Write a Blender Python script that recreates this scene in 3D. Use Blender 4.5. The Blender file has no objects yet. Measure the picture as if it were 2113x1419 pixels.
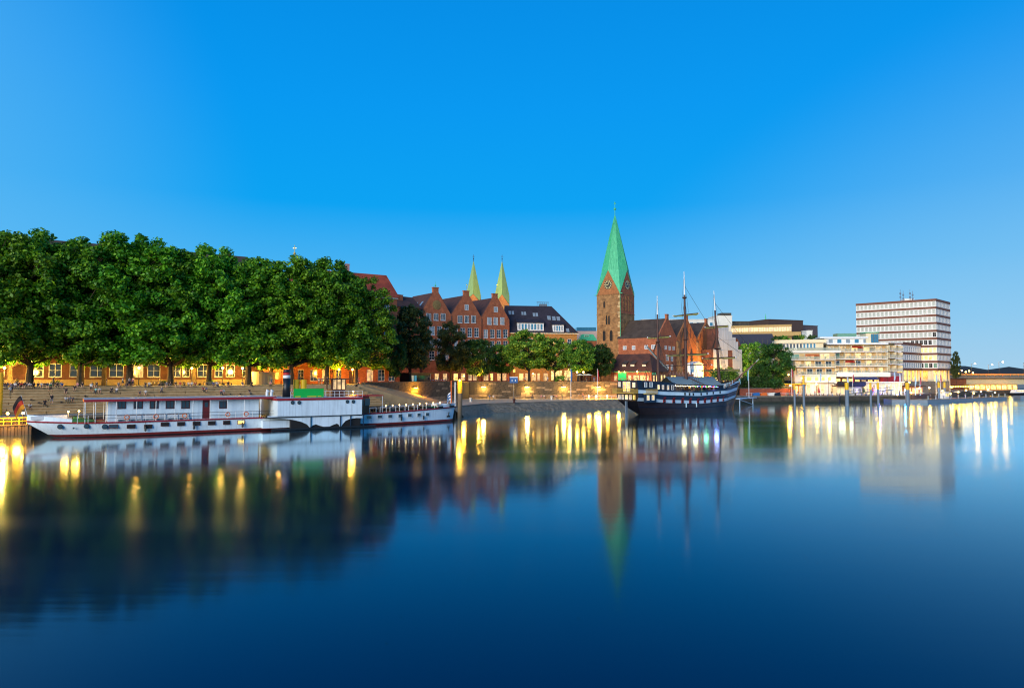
import bpy, bmesh, math, random
import numpy as np
from mathutils import Vector, Matrix

# ------------------------------------------------------------------ camera
scene = bpy.context.scene
COL = scene.collection
RAD = math.radians
PW, PH, FPX, HZ = 2113.0, 1419.0, 1400.0, 775.0      # photograph size, focal length and horizon row in its pixels
CAM_Z = 9.5                                          # the photographer stands on a footbridge
PITCH = math.atan((HZ - PH / 2) / FPX)
cam_data = bpy.data.cameras.new('camera')
cam_data.sensor_width = 36.0
cam_data.lens = 36.0 * FPX / PW
cam_data.clip_end = 6000.0
cam_data.clip_start = 0.5
cam = bpy.data.objects.new('camera', cam_data)
cam.location = (0, 0, CAM_Z)
cam.rotation_euler = (math.pi / 2 + PITCH, 0, 0)
COL.objects.link(cam)
scene.camera = cam

# ------------------------------------------------------------------ sky and low evening sun
SUN_EL, SUN_AZ = 14.0, 209.0          # elevation; compass-style azimuth measured from +Y towards +X
world = bpy.data.worlds.new('World'); scene.world = world; world.use_nodes = True
wn, wl = world.node_tree.nodes, world.node_tree.links
for n in list(wn): wn.remove(n)
w_out = wn.new('ShaderNodeOutputWorld'); w_bg = wn.new('ShaderNodeBackground')
w_sky = wn.new('ShaderNodeTexSky'); w_sky.sky_type = 'NISHITA'; w_sky.sun_disc = False
w_sky.sun_elevation = RAD(SUN_EL); w_sky.sun_rotation = RAD(SUN_AZ)
w_sky.altitude = 10; w_sky.air_density = 1.0; w_sky.dust_density = 0.6; w_sky.ozone_density = 2.2
# clear dusk sky: the blue of the upper dome and its paler rim by elevation, the same all round, plus the scattered light of the low sun
w_tc = wn.new('ShaderNodeTexCoord'); w_sep = wn.new('ShaderNodeSeparateXYZ'); wl.new(w_tc.outputs['Generated'], w_sep.inputs[0])
w_rmp = wn.new('ShaderNodeValToRGB'); wl.new(w_sep.outputs['Z'], w_rmp.inputs[0])
_stops = [(0.0,(.40,.62,.79)), (.07,(.20,.54,.86)), (.15,(.062,.445,.88)), (.24,(.0,.36,.885)), (.37,(.0,.312,.87)), (.5,(.0,.265,.79)), (1.0,(.0,.14,.48))]
_el = w_rmp.color_ramp.elements
_el[0].position = 0.0; _el[0].color = (*_stops[0][1], 1); _el[1].position = 1.0; _el[1].color = (*_stops[-1][1], 1)
for _p, _c in _stops[1:-1]:
    _e = _el.new(_p); _e.color = (*_c, 1)
w_mix = wn.new('ShaderNodeVectorMath'); w_mix.operation = 'SCALE'; w_mix.inputs['Scale'].default_value = 9.1   # ramp brought to the sky texture's scale
# the afterglow makes the dome paler towards the left of the river, as the photograph shows
w_dot = wn.new('ShaderNodeVectorMath'); w_dot.operation = 'DOT_PRODUCT'; w_dot.inputs[1].default_value = (-.905, .425, 0)
wl.new(w_tc.outputs['Generated'], w_dot.inputs[0])
w_ss = wn.new('ShaderNodeMapRange'); w_ss.interpolation_type = 'SMOOTHSTEP'; w_ss.inputs['From Min'].default_value = .68; w_ss.inputs['From Max'].default_value = .98; w_ss.inputs['To Max'].default_value = .75
wl.new(w_dot.outputs['Value'], w_ss.inputs['Value'])
w_pl = wn.new('ShaderNodeMix'); w_pl.data_type = 'RGBA'; w_pl.inputs[7].default_value = (.13, .50, .90, 1)
wl.new(w_ss.outputs[0], w_pl.inputs[0]); wl.new(w_rmp.outputs[0], w_pl.inputs[6])
w_dr = wn.new('ShaderNodeVectorMath'); w_dr.operation = 'DOT_PRODUCT'; w_dr.inputs[1].default_value = (.80, .60, -.75)   # low haze upstream
wl.new(w_tc.outputs['Generated'], w_dr.inputs[0])
w_sr = wn.new('ShaderNodeMapRange'); w_sr.interpolation_type = 'SMOOTHSTEP'; w_sr.inputs['From Min'].default_value = .52; w_sr.inputs['From Max'].default_value = 1.0; w_sr.inputs['To Max'].default_value = .5
wl.new(w_dr.outputs['Value'], w_sr.inputs['Value'])
w_pr = wn.new('ShaderNodeMix'); w_pr.data_type = 'RGBA'; w_pr.inputs[7].default_value = (.34, .62, .86, 1)
wl.new(w_sr.outputs[0], w_pr.inputs[0]); wl.new(w_pl.outputs[2], w_pr.inputs[6])
wl.new(w_pr.outputs[2], w_mix.inputs[0])
w_sc = wn.new('ShaderNodeVectorMath'); w_sc.operation = 'SCALE'; w_sc.inputs['Scale'].default_value = .02
wl.new(w_sky.outputs[0], w_sc.inputs[0])
w_add = wn.new('ShaderNodeVectorMath'); w_add.operation = 'ADD'
wl.new(w_mix.outputs[0], w_add.inputs[0]); wl.new(w_sc.outputs[0], w_add.inputs[1])
wl.new(w_add.outputs[0], w_bg.inputs['Color'])
w_bg.inputs['Strength'].default_value = 0.11
wl.new(w_bg.outputs[0], w_out.inputs[0])

sun_data = bpy.data.lights.new('sun', 'SUN'); sun_data.energy = 4.2; sun_data.angle = RAD(40); sun_data.color = (1.0, 0.93, 0.82)
sun = bpy.data.objects.new('sun', sun_data); COL.objects.link(sun)
_sd = Vector((math.sin(RAD(SUN_AZ)) * math.cos(RAD(SUN_EL)), math.cos(RAD(SUN_AZ)) * math.cos(RAD(SUN_EL)), math.sin(RAD(SUN_EL))))
sun.rotation_euler = (-_sd).to_track_quat('-Z', 'Y').to_euler()
sun.location = _sd * 300

vs = scene.view_settings
vs.view_transform = 'Standard'; vs.look = 'None'; vs.gamma = 1.0; vs.use_curve_mapping = False; vs.exposure = 0.0
scene.render.engine = 'CYCLES'
cy = scene.cycles
cy.use_denoising = True
try: cy.denoiser = 'OPENIMAGEDENOISE'
except Exception: pass
cy.max_bounces = 6; cy.diffuse_bounces = 3; cy.glossy_bounces = 3; cy.transmission_bounces = 2; cy.transparent_max_bounces = 6
cy.caustics_reflective = False; cy.caustics_refractive = False
cy.sample_clamp_indirect = 6.0
cy.use_light_tree = True
cy.pixel_filter_type = 'BLACKMAN_HARRIS'; cy.filter_width = 1.15
random.seed(7)
NPR = np.random.default_rng(11)

# ------------------------------------------------------------------ pixel rays -> places
SP, CP = math.sin(PITCH), math.cos(PITCH)
def ray(px, py):
    a, u = (px - PW / 2) / FPX, (PH / 2 - py) / FPX
    return Vector((a, CP - u * SP, SP + u * CP))
def at(px, py, Y):
    r = ray(px, py); t = Y / r.y
    return Vector((r.x * t, Y, CAM_Z + r.z * t))
def gx(px, Y, z=7.0):                    # X of the pixel column at depth Y and height z
    return (px - PW / 2) / FPX * (Y * CP + (z - CAM_Z) * SP)
def gp(px, Y, z=7.0): return Vector((gx(px, Y, z), Y, z))
def on_z(px, py, z):
    r = ray(px, py); t = (z - CAM_Z) / r.z
    return Vector((r.x * t, r.y * t, z))
class Frame:
    """an upright reference plane: origin, local x along it, local y away from the viewer"""
    def __init__(s, p, q, z=0.0, yo=0.0):
        s.d = Vector((q[0] - p[0], q[1] - p[1], 0)); s.L = s.d.length; s.d.normalize()
        s.n = Vector((-s.d.y, s.d.x, 0)); s.o = Vector((p[0], p[1], z)); s.yo = yo
        s.ang = math.atan2(s.d.y, s.d.x); s.z = z
    def hit(s, px, py, yo=None):
        yo = s.yo if yo is None else yo
        r = ray(px, py); c = Vector((0, 0, CAM_Z))
        p0 = s.o + s.n * yo
        t = (p0 - c).dot(s.n) / r.dot(s.n)
        p = c + r * t
        return (p - s.o).dot(s.d), p.z - s.z
    def rect(s, x0, y0, x1, y1, yo=None):
        """pixel rectangle -> (u0, u1, z0, z1) on the plane"""
        xm, ym = (x0 + x1) / 2, (y0 + y1) / 2
        u0 = s.hit(x0, ym, yo)[0]; u1 = s.hit(x1, ym, yo)[0]
        z1 = s.hit(xm, y0, yo)[1]; z0 = s.hit(xm, y1, yo)[1]
        return u0, u1, z0, z1
    def w(s, u, v, z=0): return s.o + s.d * u + s.n * v + Vector((0, 0, z))

# ------------------------------------------------------------------ mesh building
class MB:
    def __init__(s): s.v, s.f, s.m = [], [], []
    def add(s, vs, fs, mi=0):
        b = len(s.v); s.v.extend(vs)
        for f in fs: s.f.append([i + b for i in f]); s.m.append(mi)
        return s
    def box(s, x0, x1, y0, y1, z0, z1, mi=0):
        vs = [(x0,y0,z0),(x1,y0,z0),(x1,y1,z0),(x0,y1,z0),(x0,y0,z1),(x1,y0,z1),(x1,y1,z1),(x0,y1,z1)]
        return s.add(vs, [(0,3,2,1),(4,5,6,7),(0,1,5,4),(1,2,6,5),(2,3,7,6),(3,0,4,7)], mi)
    def hexa(s, p, mi=0):                # eight corners, bottom ring then top ring
        return s.add(p, [(0,3,2,1),(4,5,6,7),(0,1,5,4),(1,2,6,5),(2,3,7,6),(3,0,4,7)], mi)
    def tube(s, a, b, r0, r1=None, n=8, mi=0, caps=True):
        r1 = r0 if r1 is None else r1
        a, b = Vector(a), Vector(b); d = (b - a)
        if d.length < 1e-6: return s
        d.normalize(); up = Vector((0,0,1)) if abs(d.z) < .95 else Vector((1,0,0))
        e1 = d.cross(up).normalized(); e2 = d.cross(e1)
        vs = []
        for (c, r) in ((a, r0), (b, r1)):
            for k in range(n):
                t = 2*math.pi*k/n; p = c + e1*(r*math.cos(t)) + e2*(r*math.sin(t)); vs.append(tuple(p))
        fs = [(k, (k+1) % n, n + (k+1) % n, n + k) for k in range(n)]
        if caps: fs += [tuple(range(n-1, -1, -1)), tuple(range(n, 2*n))]
        return s.add(vs, fs, mi)
    def path(s, pts, r, n=5, mi=0):
        for i in range(len(pts)-1):
            r0 = r[i] if hasattr(r, '__len__') else r; r1 = r[i+1] if hasattr(r, '__len__') else r
            s.tube(pts[i], pts[i+1], r0, r1, n, mi)
        return s
    def lathe(s, prof, n=12, c=(0,0,0), mi=0, sy=1.0):
        vs, fs = [], []
        for (r, z) in prof:
            for k in range(n):
                t = 2*math.pi*k/n; vs.append((c[0]+r*math.cos(t), c[1]+sy*r*math.sin(t), c[2]+z))
        for i in range(len(prof)-1):
            for k in range(n): fs.append((i*n+k, i*n+(k+1)%n, (i+1)*n+(k+1)%n, (i+1)*n+k))
        fs.append(tuple(range(n-1,-1,-1))); b=(len(prof)-1)*n; fs.append(tuple(range(b, b+n)))
        return s.add(vs, fs, mi)
    def prism(s, poly, y0, y1, mi=0):    # polygon in x-z, extruded along y
        n = len(poly)
        vs = [(x, y0, z) for x, z in poly] + [(x, y1, z) for x, z in poly]
        fs = [tuple(range(n)), tuple(range(2*n-1, n-1, -1))] + [(i, n+i, n+(i+1)%n, (i+1)%n) for i in range(n)]
        return s.add(vs, fs, mi)
    def slab(s, poly, z0, z1, mi=0):     # polygon in x-y, extruded along z
        n = len(poly)
        vs = [(x, y, z0) for x, y in poly] + [(x, y, z1) for x, y in poly]
        fs = [tuple(range(n-1,-1,-1)), tuple(range(n, 2*n))] + [(i, (i+1)%n, n+(i+1)%n, n+i) for i in range(n)]
        return s.add(vs, fs, mi)
    def mesh(s, name, mats):
        me = bpy.data.meshes.new(name)
        me.from_pydata([tuple(v) for v in s.v], [], s.f)
        mats = mats if isinstance(mats, (list, tuple)) else [mats]
        for m in mats: me.materials.append(m)
        if len(mats) > 1: me.polygons.foreach_set('material_index', s.m)
        me.update()
        return me
    def build(s, name, mats, parent=None, loc=(0,0,0), rz=0.0):
        return put(name, s.mesh(name, mats), parent, loc, rz)

def put(name, me, parent=None, loc=(0,0,0), rz=0.0, scale=None):
    o = bpy.data.objects.new(name, me)
    o.location = loc; o.rotation_euler = (0, 0, rz)
    if scale is not None: o.scale = scale if hasattr(scale, '__len__') else (scale,)*3
    o.parent = parent
    COL.objects.link(o)
    return o
def thing(name, label, cat, loc=(0,0,0), rz=0.0, group=None):
    o = put(name, None, None, loc, rz)
    o.empty_display_size = .2
    return tag(o, label, cat, group)
def tag(o, label, cat, group=None):
    o['label'] = label; o['category'] = cat
    if group: o['group'] = group
    return o
def struct(o): o['kind'] = 'structure'; return o
def stuff(o): o['kind'] = 'stuff'; return o
def dup(o, parent=None):
    c = o.copy(); c.parent = parent; COL.objects.link(c)
    for ch in o.children: dup(ch, c)
    return c
def smooth(o, deg=40):
    for p in o.data.polygons: p.use_smooth = True
    return o

# ------------------------------------------------------------------ materials
MATS = {}
def srgb(h):
    h = h.lstrip('#'); c = [int(h[i:i+2], 16)/255 for i in (0,2,4)]
    return tuple(x/12.92 if x <= .04045 else ((x+.055)/1.055)**2.4 for x in c)
def mat(name, col, rough=.7, metal=0.0, var=.25, scale=1.5, bump=0.0, bscale=8.0, emit=None, estr=0.0, spec=.5, col2=None, stretch=(1,1,1), streak=0.0):
    """principled material with large and fine noise variation, optional second tint, bump and rain streaks"""
    if name in MATS: return MATS[name]
    m = bpy.data.materials.new(name); m.use_nodes = True
    nt = m.node_tree; N, Lk = nt.nodes, nt.links
    b = N['Principled BSDF']
    b.inputs['Roughness'].default_value = rough; b.inputs['Metallic'].default_value = metal
    b.inputs['Specular IOR Level'].default_value = spec
    if isinstance(col, str): col = srgb(col)
    if isinstance(col2, str): col2 = srgb(col2)
    c2 = col2 or tuple(c*(1-var) for c in col)
    tc = N.new('ShaderNodeTexCoord'); mp = N.new('ShaderNodeMapping'); mp.inputs['Scale'].default_value = stretch
    Lk.new(tc.outputs['Object'], mp.inputs['Vector'])
    no = N.new('ShaderNodeTexNoise'); no.inputs['Scale'].default_value = scale; no.inputs['Detail'].default_value = 6; no.inputs['Roughness'].default_value = .65
    Lk.new(mp.outputs[0], no.inputs['Vector'])
    rp = N.new('ShaderNodeMapRange'); rp.inputs['From Min'].default_value = .32; rp.inputs['From Max'].default_value = .68
    Lk.new(no.outputs[0], rp.inputs['Value'])
    mx = N.new('ShaderNodeMix'); mx.data_type = 'RGBA'
    mx.inputs[6].default_value = (*col, 1); mx.inputs[7].default_value = (*c2, 1)
    Lk.new(rp.outputs[0], mx.inputs[0])
    out = mx.outputs[2]
    if streak:
        m2 = N.new('ShaderNodeMapping'); m2.inputs['Scale'].default_value = (3.0, 3.0, .22); Lk.new(tc.outputs['Object'], m2.inputs['Vector'])
        n2 = N.new('ShaderNodeTexNoise'); n2.inputs['Scale'].default_value = 1.0; n2.inputs['Detail'].default_value = 4; Lk.new(m2.outputs[0], n2.inputs['Vector'])
        r2 = N.new('ShaderNodeMapRange'); r2.inputs['From Min'].default_value = .5; r2.inputs['From Max'].default_value = .75; r2.inputs['To Max'].default_value = streak
        Lk.new(n2.outputs[0], r2.inputs['Value'])
        x2 = N.new('ShaderNodeMix'); x2.data_type = 'RGBA'; x2.inputs[7].default_value = (*[c*.35 for c in col], 1)
        Lk.new(r2.outputs[0], x2.inputs[0]); Lk.new(out, x2.inputs[6]); out = x2.outputs[2]
    Lk.new(out, b.inputs['Base Color'])
    if bump:
        nb = N.new('ShaderNodeTexNoise'); nb.inputs['Scale'].default_value = bscale; nb.inputs['Detail'].default_value = 5
        Lk.new(mp.outputs[0], nb.inputs['Vector'])
        bp = N.new('ShaderNodeBump'); bp.inputs['Strength'].default_value = bump; bp.inputs['Distance'].default_value = .08
        Lk.new(nb.outputs[0], bp.inputs['Height']); Lk.new(bp.outputs[0], b.inputs['Normal'])
    if emit is not None:
        e = srgb(emit) if isinstance(emit, str) else emit
        b.inputs['Emission Color'].default_value = (*e, 1); b.inputs['Emission Strength'].default_value = estr
    MATS[name] = m
    return m
def glow(name, col, strength): return mat(name, (.8,.75,.6), .5, var=.05, emit=col, estr=strength)
def lit_window(name, col, strength):
    """a lit room behind glass: emission broken up by furniture, curtains and lamps"""
    if name in MATS: return MATS[name]
    m = mat(name, (.25,.2,.12), .15, var=.1, emit=col, estr=strength)
    nt = m.node_tree; N, Lk = nt.nodes, nt.links; b = N['Principled BSDF']
    tc = N.new('ShaderNodeTexCoord'); oi = N.new('ShaderNodeObjectInfo')
    ad = N.new('ShaderNodeVectorMath'); ad.operation = 'ADD'
    Lk.new(tc.outputs['Object'], ad.inputs[0]); Lk.new(oi.outputs['Location'], ad.inputs[1])
    vo = N.new('ShaderNodeTexNoise'); vo.inputs['Scale'].default_value = .9; vo.inputs['Detail'].default_value = 3
    Lk.new(ad.outputs[0], vo.inputs['Vector'])
    r = N.new('ShaderNodeMapRange'); r.inputs['From Min'].default_value = .35; r.inputs['From Max'].default_value = .65
    r.inputs['To Min'].default_value = .25*strength; r.inputs['To Max'].default_value = 1.35*strength
    Lk.new(vo.outputs[0], r.inputs['Value']); Lk.new(r.outputs[0], b.inputs['Emission Strength'])
    return m
def brickmat(name, c1, c2, mortar, scale=1.0, bump=.3):
    if name in MATS: return MATS[name]
    m = mat(name, c1, .85, var=.3, scale=.6, col2=c2, bump=bump, bscale=3)
    nt = m.node_tree; N, Lk = nt.nodes, nt.links; b = N['Principled BSDF']
    src = b.inputs['Base Color'].links[0].from_socket
    tc = N.new('ShaderNodeTexCoord'); sx = N.new('ShaderNodeSeparateXYZ'); cx = N.new('ShaderNodeCombineXYZ'); ad = N.new('ShaderNodeMath')
    Lk.new(tc.outputs['Object'], sx.inputs[0]); Lk.new(sx.outputs[0], ad.inputs[0]); Lk.new(sx.outputs[1], ad.inputs[1])
    Lk.new(ad.outputs[0], cx.inputs[0]); Lk.new(sx.outputs[2], cx.inputs[1])
    br = N.new('ShaderNodeTexBrick'); br.inputs['Scale'].default_value = scale
    br.inputs['Brick Width'].default_value = .5; br.inputs['Row Height'].default_value = .16; br.inputs['Mortar Size'].default_value = .014
    br.inputs['Color1'].default_value = (1,1,1,1); br.inputs['Color2'].default_value = (.62,.62,.62,1); br.inputs['Mortar'].default_value = (.8,.78,.75,1)
    Lk.new(cx.outputs[0], br.inputs['Vector'])
    mu = N.new('ShaderNodeMix'); mu.data_type = 'RGBA'; mu.blend_type = 'MULTIPLY'; mu.inputs[0].default_value = .8
    Lk.new(src, mu.inputs[6]); Lk.new(br.outputs[0], mu.inputs[7]); Lk.new(mu.outputs[2], b.inputs['Base Color'])
    return m
def tilemat(name, c1, c2):
    """roof tiles: rows along the slope, patchy ageing"""
    if name in MATS: return MATS[name]
    m = mat(name, c1, .75, scale=.5, col2=c2, spec=.3)
    nt = m.node_tree; N, Lk = nt.nodes, nt.links; b = N['Principled BSDF']
    tc = N.new('ShaderNodeTexCoord'); wv = N.new('ShaderNodeTexWave'); wv.bands_direction = 'Z'; wv.inputs['Scale'].default_value = 1.1; wv.inputs['Distortion'].default_value = .6; wv.inputs['Detail'].default_value = 2
    Lk.new(tc.outputs['Object'], wv.inputs[0])
    bp = N.new('ShaderNodeBump'); bp.inputs['Strength'].default_value = .5; bp.inputs['Distance'].default_value = .1
    Lk.new(wv.outputs['Fac'], bp.inputs['Height']); Lk.new(bp.outputs[0], b.inputs['Normal'])
    return m

M = {}
M['brick']    = brickmat('brick_red', '#b86c46', '#8c4e32', None)
M['brick_dk'] = brickmat('brick_brown', '#74483a', '#523428', None)
M['brick_lit'] = brickmat('brick_orange_lit', '#b07442', '#8e5630', None)  # brick with the orange of the light falling on it in its colour
M['stone']    = brickmat('tower_stone', '#b38654', '#72502e', None, scale=.42, bump=.8)
M['quoin']    = mat('pale_quoin_stone', '#c8aa7c', .9, scale=1.2, var=.35, bump=.4)
M['wall_st']  = mat('wall_stone', '#685a46', .92, scale=1.1, col2='#3c342a', bump=.6, bscale=3)
M['wall_st2'] = mat('wall_stone_pale', '#9a8468', .92, scale=1.1, col2='#6a5a47', bump=.5, bscale=3)
M['joint']    = mat('dark_mortar', '#2b2722', .95, var=.3)
M['step']     = mat('step_stone', '#bc9f74', .9, scale=.7, col2='#957a54', bump=.25, bscale=3)
M['pave']     = mat('paving', '#a89a84', .9, scale=.35, col2='#87796a', bump=.2, bscale=5)
M['asphalt']  = mat('asphalt', '#4a463f', .92, scale=.5, var=.3)
M['rip']      = mat('bank_rubble', '#8a7e6c', .95, scale=1.8, col2='#453f35', bump=1.0, bscale=2.5)
M['conc']     = mat('concrete', '#7d776c', .88, scale=.5, col2='#5d574c', bump=.2, streak=.5)
M['conc_dk']  = mat('wet_concrete', '#4f4a40', .8, scale=.6, col2='#2e2c26', bump=.3, streak=.6)
M['tile_br']  = tilemat('roof_tile_brown', '#5c3a2e', '#3f2a23')
M['tile_rd']  = tilemat('roof_tile_red', '#a84a2c', '#7c3322')
M['tile_dk']  = tilemat('roof_slate_dark', '#37303a', '#262228')
M['tile_gy']  = tilemat('roof_brown_grey', '#51443a', '#3b3029')
M['copper']   = mat('verdigris_copper', '#52c08a', .6, scale=1.2, col2='#2f9a6c', streak=.25, stretch=(2.5,2.5,.25))
M['copper_lit'] = mat('floodlit_verdigris_copper', '#86a268', .6, scale=.8, col2='#6c8c58', streak=.2, stretch=(2,2,.2))  # verdigris with the yellow of the floodlights mixed into its colour
M['white']    = mat('white_paint', '#dfe1e0', .45, var=.07, scale=1.0)
M['white_r']  = mat('white_render', '#e4dfd2', .8, var=.12, scale=.6, streak=.15)
M['cream']    = mat('cream_render', '#e6d6b0', .8, var=.12, scale=.6, streak=.12)
M['hullwhite']= mat('hull_white_paint', '#dcecf4', .38, scale=.6, var=.12, streak=.3)
M['hullred']  = mat('hull_red_paint', '#9c1f26', .42, var=.18, scale=1.0)
M['boot']     = mat('boot_topping_red', '#8a2a26', .6, var=.4, scale=1.2)
M['black']    = mat('black_paint', '#16181c', .45, var=.2)
M['iron']     = mat('dark_iron', '#2a2a2c', .5, metal=.3, var=.2)
M['steel']    = mat('grey_steel', '#7b8084', .4, metal=.6, var=.2)
M['greyblue'] = mat('blue_grey_steel', '#6c7f90', .5, var=.25, scale=1.3, streak=.3)
M['wood']     = mat('brown_wood', '#5d3420', .55, var=.3, scale=2, stretch=(1,1,.2))
M['wood_dk']  = mat('dark_mast_wood', '#4a2a20', .6, var=.3, scale=2)
M['wood_gy']  = mat('weathered_timber', '#7a6b55', .85, var=.4, scale=1.5, stretch=(1,1,.2))
M['yellow']   = mat('yellow_paint', '#e8b80c', .5, var=.12)
M['green']    = mat('green_vinyl', '#10b040', .5, var=.08)
M['red']      = mat('red_paint', '#b51f1c', .5, var=.15)
M['blue']     = mat('blue_paint', '#1b5c9a', .5, var=.15)
M['navy']     = mat('navy_paint', '#122a44', .45, var=.25)
M['palebl']   = mat('pale_blue_paint', '#bcd8ea', .5, var=.1)
M['orange']   = mat('orange_paint_and_glow', '#d8661c', .6, var=.15)
M['canvas']   = mat('grey_canvas', '#84918f', .8, var=.12, scale=.5)
M['sail']     = mat('olive_furled_sail', '#8a8c4c', .85, var=.3, scale=2)
M['rope']     = mat('tarred_rope', '#2b2622', .8, var=.2)
M['bark']     = mat('bark', '#5a4c38', .95, scale=2, var=.5, bump=.5)
M['bark_dk']  = mat('bark_dark', '#3a3024', .95, scale=2, var=.5, bump=.5)
M['glass']    = mat('window_glass', '#2b3642', .08, var=.35, scale=.8, spec=.8)
M['glass_lt'] = mat('window_glass_curtained', '#8c98a0', .12, var=.35, scale=1.0, spec=.8)
M['glass_bl'] = mat('blue_glass', '#3f7f9c', .08, var=.25, spec=.8)
M['glass_gn'] = mat('green_glass', '#6f9a80', .1, var=.2, spec=.8)
M['dark_in']  = mat('dark_interior', '#14110f', .8, var=.3)
M['gold']     = mat('gold_panel', '#a4782c', .4, metal=.2, var=.2)
M['brownband']= mat('brown_band_tile', '#74422a', .7, var=.15)
M['plant']    = mat('plant_leaves', '#2f5a1a', .8, var=.4, scale=3)
M['lit_y']    = lit_window('lit_window_yellow', (1.0,.60,.13), 2.8)
M['lit_o']    = lit_window('lit_window_orange', (1.0,.36,.04), 2.6)
M['lit_w']    = lit_window('lit_window_warm_white', (1.0,.66,.22), 1.7)
M['lit_dim']  = lit_window('lit_window_dim', (1.0,.62,.25), .8)
M['lamp_y']   = glow('lamp_sodium', (1.0,.44,.03), 50)
M['lamp_w']   = glow('lamp_warm_white', (1.0,.52,.09), 45)
M['lamp_p']   = glow('lamp_pinkish_white', (1.0,.58,.30), 35)
M['neon_w']   = glow('bright_sign_white', (1.0,.88,.6), 7)
# ================================================================== the setting
WATER = mat('river_water', (.0003,.005,.020), .055, var=.3, scale=.02, spec=.5)
def _water():
    """smooth evening river: dark body colour under a mirror that strengthens towards grazing angles, wave crests across the river"""
    m = WATER; N, Lk = m.node_tree.nodes, m.node_tree.links
    for n in list(N): N.remove(n)
    out = N.new('ShaderNodeOutputMaterial'); df = N.new('ShaderNodeBsdfDiffuse'); gl = N.new('ShaderNodeBsdfAnisotropic'); mx = N.new('ShaderNodeMixShader')
    df.inputs['Color'].default_value = (.0,.006,.038,1); gl.inputs['Color'].default_value = (.76,.94,1.0,1); gl.inputs['Anisotropy'].default_value = 0.0
    tc = N.new('ShaderNodeTexCoord'); mp = N.new('ShaderNodeMapping'); mp.inputs['Rotation'].default_value = (0,0,RAD(-33)); mp.inputs['Scale'].default_value = (.14,1.3,1)
    Lk.new(tc.outputs['Object'], mp.inputs[0])
    n1 = N.new('ShaderNodeTexNoise'); n1.inputs['Scale'].default_value = .8; n1.inputs['Detail'].default_value = 3
    n2 = N.new('ShaderNodeTexNoise'); n2.inputs['Scale'].default_value = .06; n2.inputs['Detail'].default_value = 3
    Lk.new(mp.outputs[0], n1.inputs[0]); Lk.new(mp.outputs[0], n2.inputs[0])
    r = N.new('ShaderNodeMapRange'); r.inputs['From Min'].default_value=.46; r.inputs['From Max'].default_value=.72; r.inputs['To Min'].default_value=.092; r.inputs['To Max'].default_value=.15
    Lk.new(n2.outputs[0], r.inputs[0]); Lk.new(r.outputs[0], gl.inputs['Roughness'])
    bp = N.new('ShaderNodeBump'); bp.inputs['Strength'].default_value=.10; bp.inputs['Distance'].default_value=.04
    Lk.new(n1.outputs[0], bp.inputs['Height']); Lk.new(bp.outputs[0], gl.inputs['Normal'])
    fr = N.new('ShaderNodeFresnel'); fr.inputs['IOR'].default_value = 1.333
    m1 = N.new('ShaderNodeMath'); m1.operation='MULTIPLY_ADD'; m1.inputs[1].default_value=1.8; m1.inputs[2].default_value=.66; Lk.new(fr.outputs[0], m1.inputs[0])
    m2 = N.new('ShaderNodeMath'); m2.operation='MULTIPLY'; m2.use_clamp=True; Lk.new(fr.outputs[0], m2.inputs[0]); Lk.new(m1.outputs[0], m2.inputs[1])
    Lk.new(m2.outputs[0], mx.inputs[0]); Lk.new(df.outputs[0], mx.inputs[1]); Lk.new(gl.outputs[0], mx.inputs[2]); Lk.new(mx.outputs[0], out.inputs[0])
_water()
struct(MB().add([(-1500,-400,0),(2500,-400,0),(2500,3500,0),(-1500,3500,0)], [(0,1,2,3)]).build('water', WATER))

ZP, ZQ, ZL = 7.4, 2.3, 2.8                 # upper promenade, lower quay, quay by the steps
# water's edge, left to right
EDGE = [(-330,-80,ZL), (-81,110,ZL), (-14,158,ZQ), (-7,176,ZQ), (20,197,ZQ), (34,205,ZQ), (57,222,ZQ), (gx(1553,238,2),238,ZQ),
        (gx(1731,241,2),241,ZQ), (gx(1733,247,2),247,ZQ), (gx(1870,251,2),251,ZQ), (gx(1975,318,2),318,ZQ), (300,372,ZQ), (900,560,ZQ), (2500,900,ZQ)]
far = [(2500,3400,ZQ), (-1500,3400,ZQ), (-1500,-80,ZQ)]
mb = MB(); pl = [Vector(p) for p in EDGE + far]
mb.add([tuple(p) for p in pl], [tuple(range(len(pl)))])
struct(mb.build('ground', M['pave']))
# bank below the quay: rubble slope in the middle, piled wall elsewhere
mb = MB()
for i, (p, q) in enumerate(zip(EDGE[:-1], EDGE[1:])):
    if 2 <= i <= 5: continue
    mb.add([(p[0],p[1],-1.5),(q[0],q[1],-1.5),(q[0],q[1],q[2]-.25),(p[0],p[1],p[2]-.25)], [(0,1,2,3)])
struct(mb.build('quay_wall', M['conc_dk']))
mb = MB()                                  # green tide line along the foot of the quay
for i, (p, q) in enumerate(zip(EDGE[:-1], EDGE[1:])):
    if 2 <= i <= 5 or i > 11: continue
    d = Vector((q[0]-p[0], q[1]-p[1], 0)).normalized(); n = Vector((d.y,-d.x,0))*.03
    mb.add([(p[0]+n.x,p[1]+n.y,-.5),(q[0]+n.x,q[1]+n.y,-.5),(q[0]+n.x,q[1]+n.y,.55),(p[0]+n.x,p[1]+n.y,.62)], [(0,1,2,3)])
struct(mb.build('tide_line', mat('algae', '#2c3020', .7, scale=1.5, var=.5, bump=.4)))
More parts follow.
